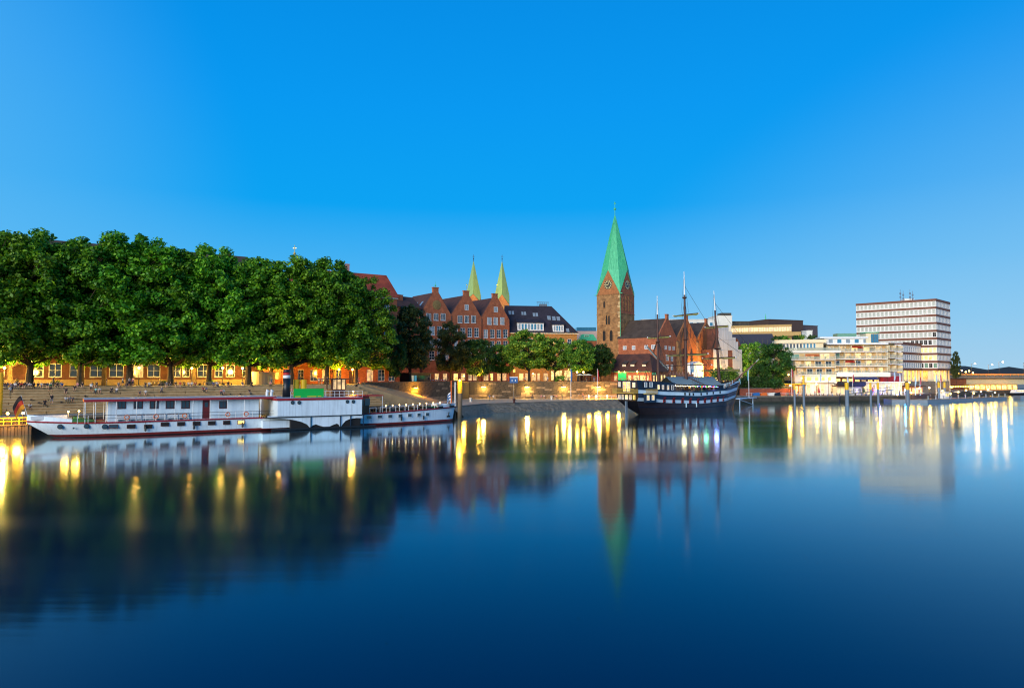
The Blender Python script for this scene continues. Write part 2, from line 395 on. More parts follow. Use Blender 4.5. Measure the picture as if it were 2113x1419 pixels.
# iron ladders on the quay wall
for i in (6, 8, 9):
    p, q = Vector(EDGE[i+1]), Vector(EDGE[i]); c = p.lerp(q, .35); d = (q-p).normalized(); n = Vector((-d.y, d.x, 0)); n = n if n.y < 0 else -n
    t = thing('quay_ladder', ['rusty ladder on the quay wall below the railing by the big round tree','rusty ladder in the corner where the quay wall steps back','rusty ladder on the quay wall before the balcony flats'][(6,8,9).index(i)], 'ladder', (c.x+n.x*.12, c.y+n.y*.12, -.8), math.atan2(d.y, d.x))
    for s in (-.22, .22): MB().tube((s,0,0),(s,0,3.6),.035,n=5).build('rail', M['iron'], t)
    for k in range(9): MB().tube((-.22,0,.3+k*.36),(.22,0,.3+k*.36),.025,n=4).build('rung', M['iron'], t)
# quay coping, a proud lip
mb = MB()
for i, (p, q) in enumerate(zip(EDGE[:-1], EDGE[1:])):
    if i > 11: break
    d = Vector((q[0]-p[0], q[1]-p[1], 0)).normalized(); n = Vector((d.y,-d.x,0))
    a, b_ = Vector(p), Vector(q)
    mb.hexa([tuple(x) for x in (a+n*.2+Vector((0,0,-.3)), b_+n*.2+Vector((0,0,-.3)), b_-n*.6+Vector((0,0,-.3)), a-n*.6+Vector((0,0,-.3)),
                                a+n*.2+Vector((0,0,.05)), b_+n*.2+Vector((0,0,.05)), b_-n*.6+Vector((0,0,.05)), a-n*.6+Vector((0,0,.05)))])
struct(mb.build('quay_coping', M['conc']))
# rubble bank
mb = MB(); foot = []
rng = random.Random(3)
pts_top, pts_bot = [], []
seg = EDGE[2:7]
for i, (p, q) in enumerate(zip(seg[:-1], seg[1:])):
    n = max(2, int((Vector(q)-Vector(p)).length/1.0))
    for k in range(n + (i == len(seg)-2)):
        t = k/n; P = Vector(p).lerp(Vector(q), t)
        d = Vector((q[0]-p[0], q[1]-p[1], 0)).normalized(); nn = Vector((d.y,-d.x,0))
        pts_top.append((P, nn))
rows = 7
vs = []
for (P, nn) in pts_top:
    for r in range(rows+1):
        t = r/rows
        j = .16 if 0 < r else 0
        vs.append(tuple(P + nn*(.2 + t*4.2) + Vector((rng.uniform(-j,j), rng.uniform(-j,j), -.2 - t*3.0 + rng.uniform(-j,j)*.8))))
R1 = rows+1
fs = [(i*R1+r, i*R1+r+1, (i+1)*R1+r+1, (i+1)*R1+r) for i in range(len(pts_top)-1) for r in range(rows)]
struct(mb.add(vs, fs).build('riverbank', M['rip']))

# ---- upper promenade terrace
U0, U1 = gp(20,128,ZP), gp(730,163,ZP)
UD = (U1-U0).normalized()
W1b = gp(948,205,ZP); W2a = gp(965,216,ZP); W2b = gp(1290,216,ZP); W3 = gp(1420,232,ZP); W4 = gp(1540,258,ZP)
Uleft = U0 - UD*260
_fa, _fb, _fc = Frame(gp(752,170,0), gp(948,205,0)), Frame(gp(968,216,0), gp(1290,216,0)), Frame(gp(1291,216.3,0), gp(1420,232,0))
up = [Uleft, U1, _fa.w(-1,.5,ZP), _fa.w(_fa.L,.5,ZP), _fb.w(0,.5,ZP), _fb.w(_fb.L,.5,ZP), _fc.w(_fc.L,.5,ZP), W4, Vector((115,330,ZP)), Vector((330,480,ZP)), Vector((700,1400,ZP)), Vector((-700,1400,ZP)), Vector((-900,300,ZP))]
mb = MB(); mb.slab([(p.x,p.y) for p in up], ZQ-.5, ZP)
struct(mb.build('promenade', M['asphalt']))

# ---- riverside steps: each tread a block of its own
sf_d = UD; sf_n = Vector((-UD.y, UD.x, 0))
NST, TREAD = 9, 1.42
RISE = (ZP - ZL)/NST
steps = struct(put('riverside_steps', None, None, tuple(U0), math.atan2(UD.y, UD.x)))
STEP_L = (U1-U0).length + 6
smeshes = {}
for k in range(NST):
    z1 = -RISE*k - .004*(k == 0); y0 = -TREAD*k - TREAD
    x = -40.0; i = 0
    bl = 11.6
    x -= (k % 2)*bl/2
    while x < STEP_L - 6:
        w = min(bl, STEP_L - 6 - x + k*.5)
        mb = MB(); zz = z1+.012*((i*7+k*3) % 3)
        mb.box(.02, w-.02, y0-.05, y0+TREAD, zz-.16, zz); mb.box(.04, w-.04, y0+.13, y0+TREAD, z1-RISE-.06, zz-.16)
        mb.build('step', M['step'], steps, (x, 0, 0)); x += bl; i += 1
struct(MB().box(-52, STEP_L-4, -TREAD*NST, 0, -ZP+ZL-.6, -RISE*NST-.1).build('step_footing', M['joint'], steps))
def step_pos(px, py):
    """the seat on the tread that the pixel looks at"""
    best = None
    for k in range(NST):
        z = ZP - RISE*k
        p = on_z(px, py, z); v = (p-U0).dot(sf_n)
        c = abs(v - (-TREAD*(k+1) + .45))
        if best is None or c < best[0]: best = (c, k, z, (p-U0).dot(sf_d))
    _, k, z, u = best
    return U0 + sf_d*u + sf_n*(-TREAD*(k+1) + .32) + Vector((0,0,z-ZP+.012)), k
# small step lights set in the risers
riser_lights = []
for (px, py) in [(52,817),(70,817),(82,824),(131,821),(175,814),(340,814),(460,808),(478,808),(501,808),(526,808),(545,811)]:
    p, k = step_pos(px, py+3)
    o = MB().box(-.16,.16,-.06,.0,-.36,-.1).build('step_light', M['black'], None, tuple(p - sf_n*.38), math.atan2(UD.y, UD.x))
    tag(o, 'small dark light box set in the riser of the riverside steps', 'step light', 'step lights in the risers')

# ---- ramp from the promenade down to the quay
r_t0, r_t1 = gp(738,162,ZP+.02), gp(752,170,ZP+.02)
ra = [gp(738,161.5,ZP+.03), gp(770,175,ZP+.03), gp(915,196,ZQ+.02), gp(885,170,ZQ+.02)]
mb = MB(); mb.add([tuple(p) for p in ra] + [(p.x,p.y,1.0) for p in ra], [(3,2,1,0),(4,5,6,7),(0,4,7,3),(0,1,5,4)])
struct(mb.build('ramp', mat('ramp_paving','#a58c66',.9,scale=.5,col2='#8a7352',bump=.2)))

# ---- stone retaining walls, block by block
def block_wall(p, q, z0, z1, label, h=.62, wlen=2.3, z0b=None):
    F = Frame(p, q, z0)
    root = thing('retaining_wall', label, 'wall', tuple(F.o), F.ang, 'stone walls of the promenade')
    MB().box(0, F.L, .12, .8, 0, z1-z0-.3).build('core', M['joint'], root)
    nrow = int(round((z1-z0-.3)/h)); hh = (z1-z0-.3)/nrow
    rr = random.Random(int(F.L*10))
    cache = {}
    for r in range(nrow):
        x = 0.0
        while x < F.L - .05:
            w = min(rr.choice([wlen*.7, wlen, wlen*1.25]), F.L-x)
            if F.L - x - w < .6: w = F.L - x
            d = rr.choice([0, .03, .06]); mi = 1 if r < 2 and rr.random() < .75 else (1 if rr.random() < .12 else 0)
            base = 0.0 if z0b is None else z0b(x)
            if r*hh + hh > base:
                key = (round(w,2), d, mi)
                if key not in cache:
                    cache[key] = MB().box(.02, w-.02, -d, .12, .02, hh-.02).mesh('stone', M['wall_st2' if mi else 'wall_st'])
                put('stone', cache[key], root, (x, 0, r*hh))
            x += w
    MB().box(-.1, F.L+.1, -.15, .9, z1-z0-.29, z1-z0+.12).build('coping', M['wall_st'], root)
    return F, root
WF1, _ = block_wall(gp(752,170,0), gp(948,205,0), ZQ, ZP+.35, 'dark stone retaining wall climbing beside the sloping ramp')
WF2, _ = block_wall(gp(968,216,0), gp(1290,216,0), ZQ, ZP+.1, 'long dark stone retaining wall with wall lamps behind the lower quay')
WF3, _ = block_wall(gp(1291,216.3,0), gp(1420,232,0), ZQ, ZP+.1, 'stone retaining wall behind the stern of the three masted ship')
# stairway in the gap
st = thing('stone_stairs', 'narrow stone stairs in the gap between two retaining walls', 'stairs', tuple(gp(949,207,ZQ)), math.atan2(W2a.y-W1b.y, W2a.x-W1b.x))
for k in range(10):
    MB().box(0, 9.5, k*.7, 8, 0, (k+1)*.5).build('step', M['wall_st'], st)
# lawn-green slope with hedge by the red brick wall on the right
F = Frame(gp(1528,246,0), gp(1640,252,0), ZQ)
root = thing('brick_wall', 'low red brick wall below the hedges by the river', 'wall', tuple(F.o), F.ang)
MB().box(0, F.L, 0, .5, 0, 2.5).build('wall', brickmat('brick_terrace','#a8583c','#8a4430',None), root)
MB().box(-.1, F.L+.1, -.08, .6, 2.5, 2.7).build('coping', M['conc'], root)
mb = MB(); a, b_, c, d = gp(1528,246.6,4.6), gp(1640,252.6,4.6), gp(1640,264,6.5), gp(1532,262,ZP+.05)
mb.add([tuple(x) for x in (a,b_,c,d)] + [(x.x,x.y,2.0) for x in (a,b_,c,d)], [(0,1,2,3),(4,5,1,0),(7,4,0,3),(5,6,2,1)])
struct(mb.build('slope', mat('grass_slope','#3a5220',.95,scale=1.5,var=.4,bump=.6)))
# distant wooded hills beyond the bridge
hill_v = []
mb = MB()
n = 60
for j, (yy, zz) in enumerate([(900, 0), (930, 15), (1000, 24), (1200, 5)]):
    for i in range(n):
        X = 430 + i*24 - 30
        hz = zz*(.75 + .35*math.sin(i*.7+1.3)*math.sin(i*.23) + .18*math.sin(i*1.9)) if zz else 0
        hill_v.append((X, yy + 8*math.sin(i*.5), hz))
mb.add(hill_v, [(j*n+i, j*n+i+1, (j+1)*n+i+1, (j+1)*n+i) for j in range(3) for i in range(n-1)])
o = struct(mb.build('hills', mat('far_woods', '#2c281e', .95, scale=.08, col2='#1c1b14', bump=1.0, bscale=.2))); smooth(o)
# ================================================================== trees
def leafmat(name, c1, c2, c3, trans=.3):
    m = bpy.data.materials.new(name); m.use_nodes = True; N, Lk = m.node_tree.nodes, m.node_tree.links
    for n in list(N): N.remove(n)
    out = N.new('ShaderNodeOutputMaterial'); p = N.new('ShaderNodeBsdfPrincipled'); t = N.new('ShaderNodeBsdfTranslucent'); mx = N.new('ShaderNodeMixShader')
    g = N.new('ShaderNodeNewGeometry'); cr = N.new('ShaderNodeValToRGB')
    Lk.new(g.outputs['Random Per Island'], cr.inputs[0])
    e = cr.color_ramp.elements; e[0].color = (*srgb(c1),1); e[1].color = (*srgb(c3),1); e[0].position=0; e[1].position=1
    k = e.new(.55); k.color = (*srgb(c2),1)
    oi = N.new('ShaderNodeObjectInfo'); hs = N.new('ShaderNodeHueSaturation')            # every tree has its own green
    r1 = N.new('ShaderNodeMapRange'); r1.inputs['To Min'].default_value = .9; r1.inputs['To Max'].default_value = 1.4; Lk.new(oi.outputs['Random'], r1.inputs[0])
    m_ = N.new('ShaderNodeMath'); m_.operation = 'FRACT'; m0 = N.new('ShaderNodeMath'); m0.operation = 'MULTIPLY'; m0.inputs[1].default_value = 7.3; Lk.new(oi.outputs['Random'], m0.inputs[0]); Lk.new(m0.outputs[0], m_.inputs[0])
    r2 = N.new('ShaderNodeMapRange'); r2.inputs['To Min'].default_value = .478; r2.inputs['To Max'].default_value = .508; Lk.new(m_.outputs[0], r2.inputs[0])
    Lk.new(r1.outputs[0], hs.inputs['Value']); Lk.new(r2.outputs[0], hs.inputs['Hue']); Lk.new(cr.outputs[0], hs.inputs['Color'])
    Lk.new(hs.outputs[0], p.inputs['Base Color']); Lk.new(hs.outputs[0], t.inputs['Color'])
    p.inputs['Roughness'].default_value = .55; p.inputs['Specular IOR Level'].default_value = .35
    mx.inputs[0].default_value = trans
    Lk.new(p.outputs[0], mx.inputs[1]); Lk.new(t.outputs[0], mx.inputs[2]); Lk.new(mx.outputs[0], out.inputs[0])
    return m
LEAF = {'plane': leafmat('plane_leaves','#2a580b','#478514','#80b020'),
        'dark':  leafmat('dark_leaves','#26381a','#3a4c1e','#565a24'),
        'mid':   leafmat('linden_leaves','#305a16','#528820','#94b440'),
        'deep':  leafmat('deep_leaves','#1c3a16','#2a521c','#3f6a22')}
def leaves_mesh(name, cen, rad, per, size, m, seed, squash=.8):
    """clumps of small folded leaves; more of them near each clump's surface"""
    r = np.random.default_rng(seed)
    C, Rr = np.array(cen), np.array(rad)
    n = np.maximum(8, (per*(Rr/Rr.mean())**2).astype(int)); idx = np.repeat(np.arange(len(C)), n); K = len(idx)
    d = r.normal(size=(K,3)); d /= np.linalg.norm(d,axis=1)[:,None]
    rr = (.32 + .9*r.random(K)**.75)
    P = C[idx] + d*(Rr[idx]*rr)[:,None]*np.array([1,1,squash])
    nrm = d*.7 + r.normal(size=(K,3))*.55 + np.array([0,0,.35]); nrm /= np.linalg.norm(nrm,axis=1)[:,None]
    t = np.cross(nrm, r.normal(size=(K,3))); t /= np.linalg.norm(t,axis=1)[:,None]; b = np.cross(nrm,t)
    s = size*(.6+.8*r.random(K))[:,None]
    V = np.empty((K,4,3))
    V[:,0] = P - t*s; V[:,1] = P + b*s*.62 + nrm*s*.18; V[:,2] = P + t*s; V[:,3] = P - b*s*.62 + nrm*s*.18
    me = bpy.data.meshes.new(name); me.vertices.add(K*4); me.vertices.foreach_set('co', V.reshape(-1))
    me.loops.add(K*4); me.loops.foreach_set('vertex_index', np.arange(K*4, dtype=np.int32))
    me.polygons.add(K); me.polygons.foreach_set('loop_start', np.arange(0,K*4,4,dtype=np.int32)); me.polygons.foreach_set('loop_total', np.full(K,4,dtype=np.int32))
    me.materials.append(m); me.update(calc_edges=True); me.validate()
    return me
def tree_variant(name, H, trunk_h, R, top, nclump, per, size, leaf, bark, seed, crown='egg', clump=(1.3,2.1)):
    """returns (trunk mesh, crown mesh); H total height, crown from trunk_h to H, radius R"""
    rg = random.Random(seed); tb = MB()
    r0 = .022*H
    pts = [Vector((0,0,-.3))]; hh = [0, trunk_h*.5, trunk_h, trunk_h+(H-trunk_h)*.35, trunk_h+(H-trunk_h)*.7]
    for h in hh[1:]: pts.append(Vector((rg.uniform(-.25,.25)*h/8, rg.uniform(-.25,.25)*h/8, h)))
    tb.path(pts, [r0*1.15, r0*.9, r0*.75, r0*.45, r0*.18], 9)
    cen, rad = [], []
    hc = H - trunk_h
    for i in range(nclump):
        for _ in range(60):
            u = rg.random(); z = trunk_h + hc*(.04 + .93*u)
            if crown == 'egg': prof = math.sin(math.pi*min(1,max(0,(.12+.88*u)))**.85)**.55
            elif crown == 'wild': prof = math.sin(math.pi*min(1,max(0,(.16+.84*u)))**.8)**.32
            elif crown == 'round': prof = math.sqrt(max(0.02,1-((u-.5)*1.85)**2))
            else: prof = max(.12, (1-u))**.6*(1 if u > .12 else .75)
            rr = R*prof*(rg.random()**.35)
            if rr < R*prof*.35 and rg.random() < .75: continue
            a = rg.uniform(0, 2*math.pi)
            rr *= 1 + .16*math.sin(2*a+seed)+.12*math.sin(5*a+u*9+seed*2); z += 1.5*math.sin(3*a+seed*1.7) if crown == 'wild' else 0
            c = Vector((rr*math.cos(a), rr*math.sin(a), z))
            cr = rg.uniform(*clump)*(1-.25*u)
            if all((c-Vector(o)).length > .62*(cr+q)/1.0*.8 for o, q in zip(cen, rad)): break
        cen.append(tuple(c)); rad.append(cr)
    if crown == 'wild':                        # low hanging boughs on a few sides
        a0 = rg.uniform(0, 6.28)
        for i in range(10):
            a = a0 + rg.choice([0, 2.2, 3.9]) + rg.uniform(-.4,.4); rr = R*rg.uniform(.45,.85)
            cen.append((rr*math.cos(a), rr*math.sin(a), trunk_h*rg.uniform(.95,1.4))); rad.append(rg.uniform(.8,1.3))
    # limbs reach to a share of the clumps
    for i, c in enumerate(cen):
        if i % 3: continue
        c = Vector(c); zb = max(trunk_h*.8, min(pts[-1].z*.95, c.z - .55*math.hypot(c.x,c.y) - .5))
        a = Vector((0,0,zb)); m = a.lerp(c,.5) + Vector((rg.uniform(-.4,.4),rg.uniform(-.4,.4),.5))
        rl = r0*.34*(1-.5*(zb-trunk_h*.8)/hc)
        tb.path([a, m, c], [rl, rl*.6, rl*.2], 5)
    return tb.mesh('trunk', bark), leaves_mesh('crown', cen, rad, per, size, leaf, seed)
VAR = {}
for k in range(4):
    VAR['plane',k] = tree_variant('plane', 28.5, 5.0, 9.2, 0, 250, 130, .31, LEAF['plane'], M['bark'], 100+k, 'wild', (.9,1.8))
for k in range(3):
    VAR['dark',k] = tree_variant('dark', 22, 4.0, 6.0, 0, 110, 150, .29, LEAF['dark'], M['bark_dk'], 200+k, 'egg', (1.0,1.7))
    VAR['mid',k] = tree_variant('mid', 16.5, 4.2, 6.2, 0, 105, 130, .28, LEAF['mid'], M['bark_dk'], 300+k, 'round', (.9,1.5))
    VAR['deep',k] = tree_variant('deep', 16, 2.6, 7.0, 0, 120, 130, .29, LEAF['deep'], M['bark_dk'], 400+k, 'round', (1.0,1.7))
def tree(kind, v, pos, h, rz, label, group=None, wide=1.0, name='tree'):
    base = {'plane':28.5,'dark':22,'mid':16.5,'deep':16}[kind]; s = h/base
    tm, cm = VAR[kind,v]
    t = thing(name, label, 'tree', tuple(pos), rz, group); t.scale = (s*wide, s*wide, s)
    put('trunk', tm, t); put('crown', cm, t)
    return t
# front row of plane trees: pixel column of the trunk, crown-top row, metres behind the step edge
PLANE_L = 'tall plane tree in the dense leafy row along the riverside promenade'
def edge_pt(px, off, z=ZP):
    """point on the line parallel to the step edge, `off` metres inland, seen in pixel column px"""
    o = U0 + sf_n*off; r = ray(px, HZ+15)
    # solve X/Y = r.x/r.y
    k = r.x/r.y; s_ = (k*o.y - o.x)/(sf_d.x - k*sf_d.y)
    p = o + sf_d*s_; p.z = z; return p
rowA = [(-130,466,7),(-25,462,7),(60,474,7),(165,482,7.5),(268,480,7),(352,506,7),(432,505,7.5),(512,521,7),(600,528,7),(675,527,7.5),(735,566,7)]
for i, (px, ytop, off) in enumerate(rowA):
    p = edge_pt(px, off); ztop = at(px, ytop, p.y).z
    tree('plane', i % 4, p, (ztop - ZP)*.955, i*1.9+.4, PLANE_L, 'plane trees along the promenade', wide=(1.1+.08*((i*5)%3-1))*(.86 if i > 9 else 1), name='plane_tree')
for i, (px, ytop, off) in enumerate([(20,520,15),(215,525,15),(400,545,15),(560,560,15),(690,575,15)]):
    p = edge_pt(px, off-2.2); ztop = at(px, ytop, p.y).z
    tree('plane', (i+2) % 4, p, (ztop - ZP), i*2.3+1, 'plane tree standing behind the riverside row, close to the brick facade', 'plane trees of the second row', wide=.8, name='plane_tree')
# dark trees and lindens above the stone walls
for i, (kind, v, px, Y, ytop, w, lab, g) in enumerate([
    ('dark',0,846,196,628,1.0,'dark brownish green tree rising between the plane trees and the three gabled houses',None),
    ('deep',1,815,186,690,.5,'low dark tree crowded against the last big plane tree',None),
    ('dark',1,930,222,662,.85,'pointed dark green tree standing before the middle gabled house',None),
    ('deep',0,985,226,700,.8,'small dark tree in front of the right hand gabled house',None),
    ('mid',0,1035,238,712,.9,'shady linden tree behind the blue sign',None),
    ('mid',1,1092,224,683,1.05,'broad bushy linden tree with glossy leaves above the wall lamps',None),
    ('mid',2,1145,228,698,.85,'linden tree beside the brightly lit shop front',None),
    ('mid',0,1196,226,702,.9,'linden tree over the pair of white lamps',None),
    ('deep',2,1240,236,711,.8,'dark tree at the foot of the church tower',None),
    ('dark',2,1218,242,706,.6,'slim dark tree tucked behind the linden beside the tower',None),
    ('deep',1,1597,258,709,.86,'big round dark green tree beside the white apartment block',None),
    ('mid',1,1552,268,708,.75,'light green tree behind the big round tree',None),
    ('deep',2,1566,256,752,.8,'low bushy tree above the red brick wall',None),
    ('dark',1,1973,306,724,.42,'tall narrow tree at the far corner of the banded office block',None)]):
    z = ZP if px < 1540 else (4.8 if px < 1700 else 6)
    p = gp(px, Y, z); tree(kind, v, p, at(px, ytop, Y).z - z, i*1.3, lab, g, w*(1.2 if kind == 'mid' else 1.08))
# hedges and shrubs
def shrub(pos, w, d, h, label, seed, leaf='deep', name='hedge', rz=0, group=None):
    rg = random.Random(seed); n = max(5, int(w*d*h*.5)); cen = [(rg.uniform(-w/2,w/2), rg.uniform(-d/2,d/2), rg.uniform(.25,.85)*h) for _ in range(n)]
    t = thing(name, label, 'hedge' if name == 'hedge' else 'shrub', tuple(pos), rz, group)
    tb = MB()
    for c in cen: tb.path([(c[0]*.6,c[1]*.6,-.1),(c[0],c[1],c[2])], [.06,.03], 5)
    tb.build('stem', M['bark_dk'], t)
    put('foliage', leaves_mesh('foliage', cen, [rg.uniform(.5,.9)*min(1.6,h*.5) for _ in cen], 60, .26, LEAF[leaf], seed), t)
    return t
shrub(gp(1537,250,4.7), 10, 4, 4.6, 'clipped dark hedge behind the bow of the three masted ship', 51, rz=.2)
shrub(gp(1570,252,4.7), 7, 4, 3.2, 'low hedge above the middle of the red brick wall', 52, rz=.2)
shrub(gp(1602,250,4.7), 4.2, 3, 3.4, 'rounded shrub hanging over the end of the red brick wall', 53, name='shrub')
shrub(gp(1495,238,ZP), 8, 3, 5.0, 'leafy shrub in front of the sheeted gable', 54, 'mid', name='shrub')
shrub(gp(1155,222,ZP), 2.4, 2, 2.2, 'spiky palm-like shrub before the lit shop front', 55, 'mid', name='shrub')
# ================================================================== buildings
WC = {}
def win_mesh(w, h, nx, ny, fm, pm, fw=.11, d=.1):
    key = (round(w,1), round(h,1), nx, ny, fm.name, pm.name, fw)
    if key not in WC:
        w, h = key[0], key[1]
        a = MB(); a.box(0,fw,-d,0,0,h); a.box(w-fw,w,-d,0,0,h); a.box(fw,w-fw,-d,0,0,fw); a.box(fw,w-fw,-d,0,h-fw,h)
        for i in range(1,nx): x = w*i/nx; a.box(x-fw*.3,x+fw*.3,-d*.8,0,fw,h-fw)
        for j in range(1,ny): z = h*j/ny; a.box(fw,w-fw,-d*.7,-.01,z-fw*.25,z+fw*.25)
        b = MB().box(fw*.5,w-fw*.5,-.035,-.006,fw*.5,h-fw*.5)
        WC[key] = (a.mesh('window', fm), b.mesh('pane', pm))
    return WC[key]
def window(root, u0, u1, z0, z1, nx=2, ny=2, fm=None, pm=None, y=0.0, fw=.11, name='window', rz=0.0, x=None, sill=False):
    fm = fm or M['white']; pm = pm or M['glass']
    a, b = win_mesh(u1-u0, z1-z0, nx, ny, fm, pm, fw)
    o = put(name, a, root, (u0 if x is None else x, y, z0), rz); put('pane', b, o)
    if sill: 
        k = ('sill', round(u1-u0,1), fm.name)
        if k not in WC: WC[k] = MB().box(-.1,k[1]+.1,-.2,0,-.12,-.01).mesh('sill', fm)
        put('sill', WC[k], o)
    return o
def facade(root, L, H, ops, m, z0=0.0, reveal=.22, name='wall', y=0.0, u0=0.0):
    """a wall sheet with true openings and reveals; ops = (u0,u1,z0,z1)"""
    xs = sorted({u0, L} | {v for o in ops for v in o[:2]}); zs = sorted({z0, H} | {v for o in ops for v in o[2:4]})
    xs = [x for x in xs if u0 <= x <= L]; zs = [z for z in zs if z0 <= z <= H]
    mb = MB()
    for i in range(len(xs)-1):
        j = 0
        while j < len(zs)-1:
            def hole(jj):
                cx, cz = (xs[i]+xs[i+1])/2, (zs[jj]+zs[jj+1])/2
                return any(o[0] < cx < o[1] and o[2] < cz < o[3] for o in ops)
            if hole(j): j += 1; continue
            k = j
            while k+1 < len(zs)-1 and not hole(k+1): k += 1
            mb.add([(xs[i],y,zs[j]),(xs[i+1],y,zs[j]),(xs[i+1],y,zs[k+1]),(xs[i],y,zs[k+1])], [(0,1,2,3)]); j = k+1
    for (a,b,c,d) in ops:
        mb.add([(a,y,c),(b,y,c),(b,y,d),(a,y,d),(a,y+reveal,c),(b,y+reveal,c),(b,y+reveal,d),(a,y+reveal,d)],
               [(0,4,5,1),(1,5,6,2),(2,6,7,3),(3,7,4,0)])
    return mb.build(name, m, root)
def shell(root, L, D, H, m, z0=0.0, y0=0.0, name='side_wall'):
    mb = MB(); mb.add([(0,y0,z0),(0,D,z0),(L,D,z0),(L,y0,z0),(0,y0,H),(0,D,H),(L,D,H),(L,y0,H)], [(1,0,4,5),(2,1,5,6),(3,2,6,7)])
    return mb.build(name, m, root)
def roof_gx(root, L, D, z0, z1, m, over=.5, hip0=0.0, hip1=0.0, name='roof', th=.22):
    """ridge along x, optional hips"""
    x0, x1, y0, y1, ym = -over, L+over, -over, D+over, D/2
    a, b = x0+hip0, x1-hip1
    mb = MB()
    for dz, flip in ((0,False),(-th,True)):
        vs = [(x0,y0,z0+dz),(x1,y0,z0+dz),(x1,y1,z0+dz),(x0,y1,z0+dz),(a,ym,z1+dz),(b,ym,z1+dz)]
        fs = [(0,1,5,4),(2,3,4,5),(3,0,4),(1,2,5)]
        mb.add(vs, [f[::-1] for f in fs] if flip else fs)
    n = 6
    mb.f += [[0,n+0,n+1,1],[1,n+1,n+2,2],[2,n+2,n+3,3],[3,n+3,n+0,0]]; mb.m += [0]*4
    o = mb.build(name, m, root)
    return o
def gable_roof_y(root, u0, u1, zl, zr, up, zp, D, m, y0=.35, th=.25, name='roof'):
    """ridge along y above a gable in the front plane"""
    mb = MB()
    mb.hexa([(u0,y0,zl-th),(up,y0,zp-th),(up,D,zp-th),(u0,D,zl-th),(u0,y0,zl),(up,y0,zp),(up,D,zp),(u0,D,zl)])
    mb.hexa([(up,y0,zp-th),(u1,y0,zr-th),(u1,D,zr-th),(up,D,zp-th),(up,y0,zp),(u1,y0,zr),(u1,D,zr),(up,D,zp)])
    return mb.build(name, m, root)
def chimney(root, x, y, z, w=.9, h=1.6, m=None, name='chimney'):
    mb = MB().box(x-w/2,x+w/2,y-w/2,y+w/2,z-1,z+h); mb.box(x-w/2-.1,x+w/2+.1,y-w/2-.1,y+w/2+.1,z+h,z+h+.18)
    return mb.build(name, m or M['brick_dk'], root)

# ---- left: long brick warehouse behind the plane trees
A0, A1 = edge_pt(-75,19), edge_pt(541,19)
F = Frame(A0, A1, ZP)
b = thing('brick_building', 'long brown brick building with white framed windows behind the plane trees', 'building', tuple(F.o), F.ang)
ops = []
g = [F.rect(x0,750,x1,778)[:2] for x0,x1 in [(-40,-12),(57,90),(100,128),(143,175),(185,217),(225,256),(268,296),(304,331),(352,373),(376,392),(407,432),(443,460),(466,485),(500,517)]]
zg0, zg1 = F.hit(160,778)[1], F.hit(160,750)[1]
for u in g: ops.append((u[0],u[1],zg0,zg1,2,2))
zu0, zu1 = F.hit(230,733)[1], F.hit(230,712)[1]
for lev in range(5):
    x = 1.5
    while x < F.L-2:
        ops.append((x, x+1.9, zu0+lev*3.75, zu0+lev*3.75+2.1, 2, 2)); x += 3.6
EA = 24.0
facade(b, F.L, EA, [o[:4] for o in ops], M['brick_dk'])
rr = random.Random(5)
for i,o in enumerate(ops):
    window(b, *o, y=.2, pm=M['lit_dim'] if rr.random() < (.14 if i >= len(g) else .05) else M['glass'], sill=i < len(g), fw=.17)
MB().box(0,F.L,-.12,.0,0,zg0-.55).build('plinth', mat('plinth_stone','#a08a62',.9,var=.25), b)
MB().box(0,F.L,-.3,.05,EA-.5,EA).build('cornice', M['conc'], b)
shell(b, F.L, 16, EA, M['brick_dk'])
zr = at(300,497,F.w(30,8).y).z - ZP
roof_gx(b, F.L, 16, EA, 33.0, M['tile_gy'], hip1=3)
chimney(b, F.hit(478,560)[0], 9, 31.5, 2.0, 2.0)

# ---- alley house lit orange, recessed behind the gap
F2 = Frame(edge_pt(543,27), edge_pt(604,27), ZP)
b = thing('alley_house', 'narrow house in the alley glowing orange under street light', 'building', tuple(F2.o), F2.ang)
ops = [(x, x+1.0, z, z+1.7, 2, 3) for z in (1.2,4.6,8.0,11.4) for x in [.8+2.1*i for i in range(int((F2.L-1)/2.1))]]
facade(b, F2.L, 15, [o[:4] for o in ops], M['brick_lit'])
for o in ops: window(b, *o, y=.2, pm=M['lit_o'] if rr.random() < .35 else M['glass'])
shell(b, F2.L, 10, 15, M['brick_lit']); roof_gx(b, F2.L, 10, 15, 21, M['tile_br'])
# low round kiosk in front of it
k = thing('round_kiosk', 'round beige kiosk with a curved wall beside the orange alley', 'kiosk', tuple(edge_pt(541,12)), F2.ang)
MB().lathe([(2.9,0),(2.9,2.85),(3.05,2.86),(3.05,3.05)], 28).build('wall', mat('kiosk_render','#a89a80',.8,var=.12), k)
MB().box(.75,1.75,-3.05,-2.7,.1,2.2).build('door', mat('kiosk_door','#c8b078',.6), k)

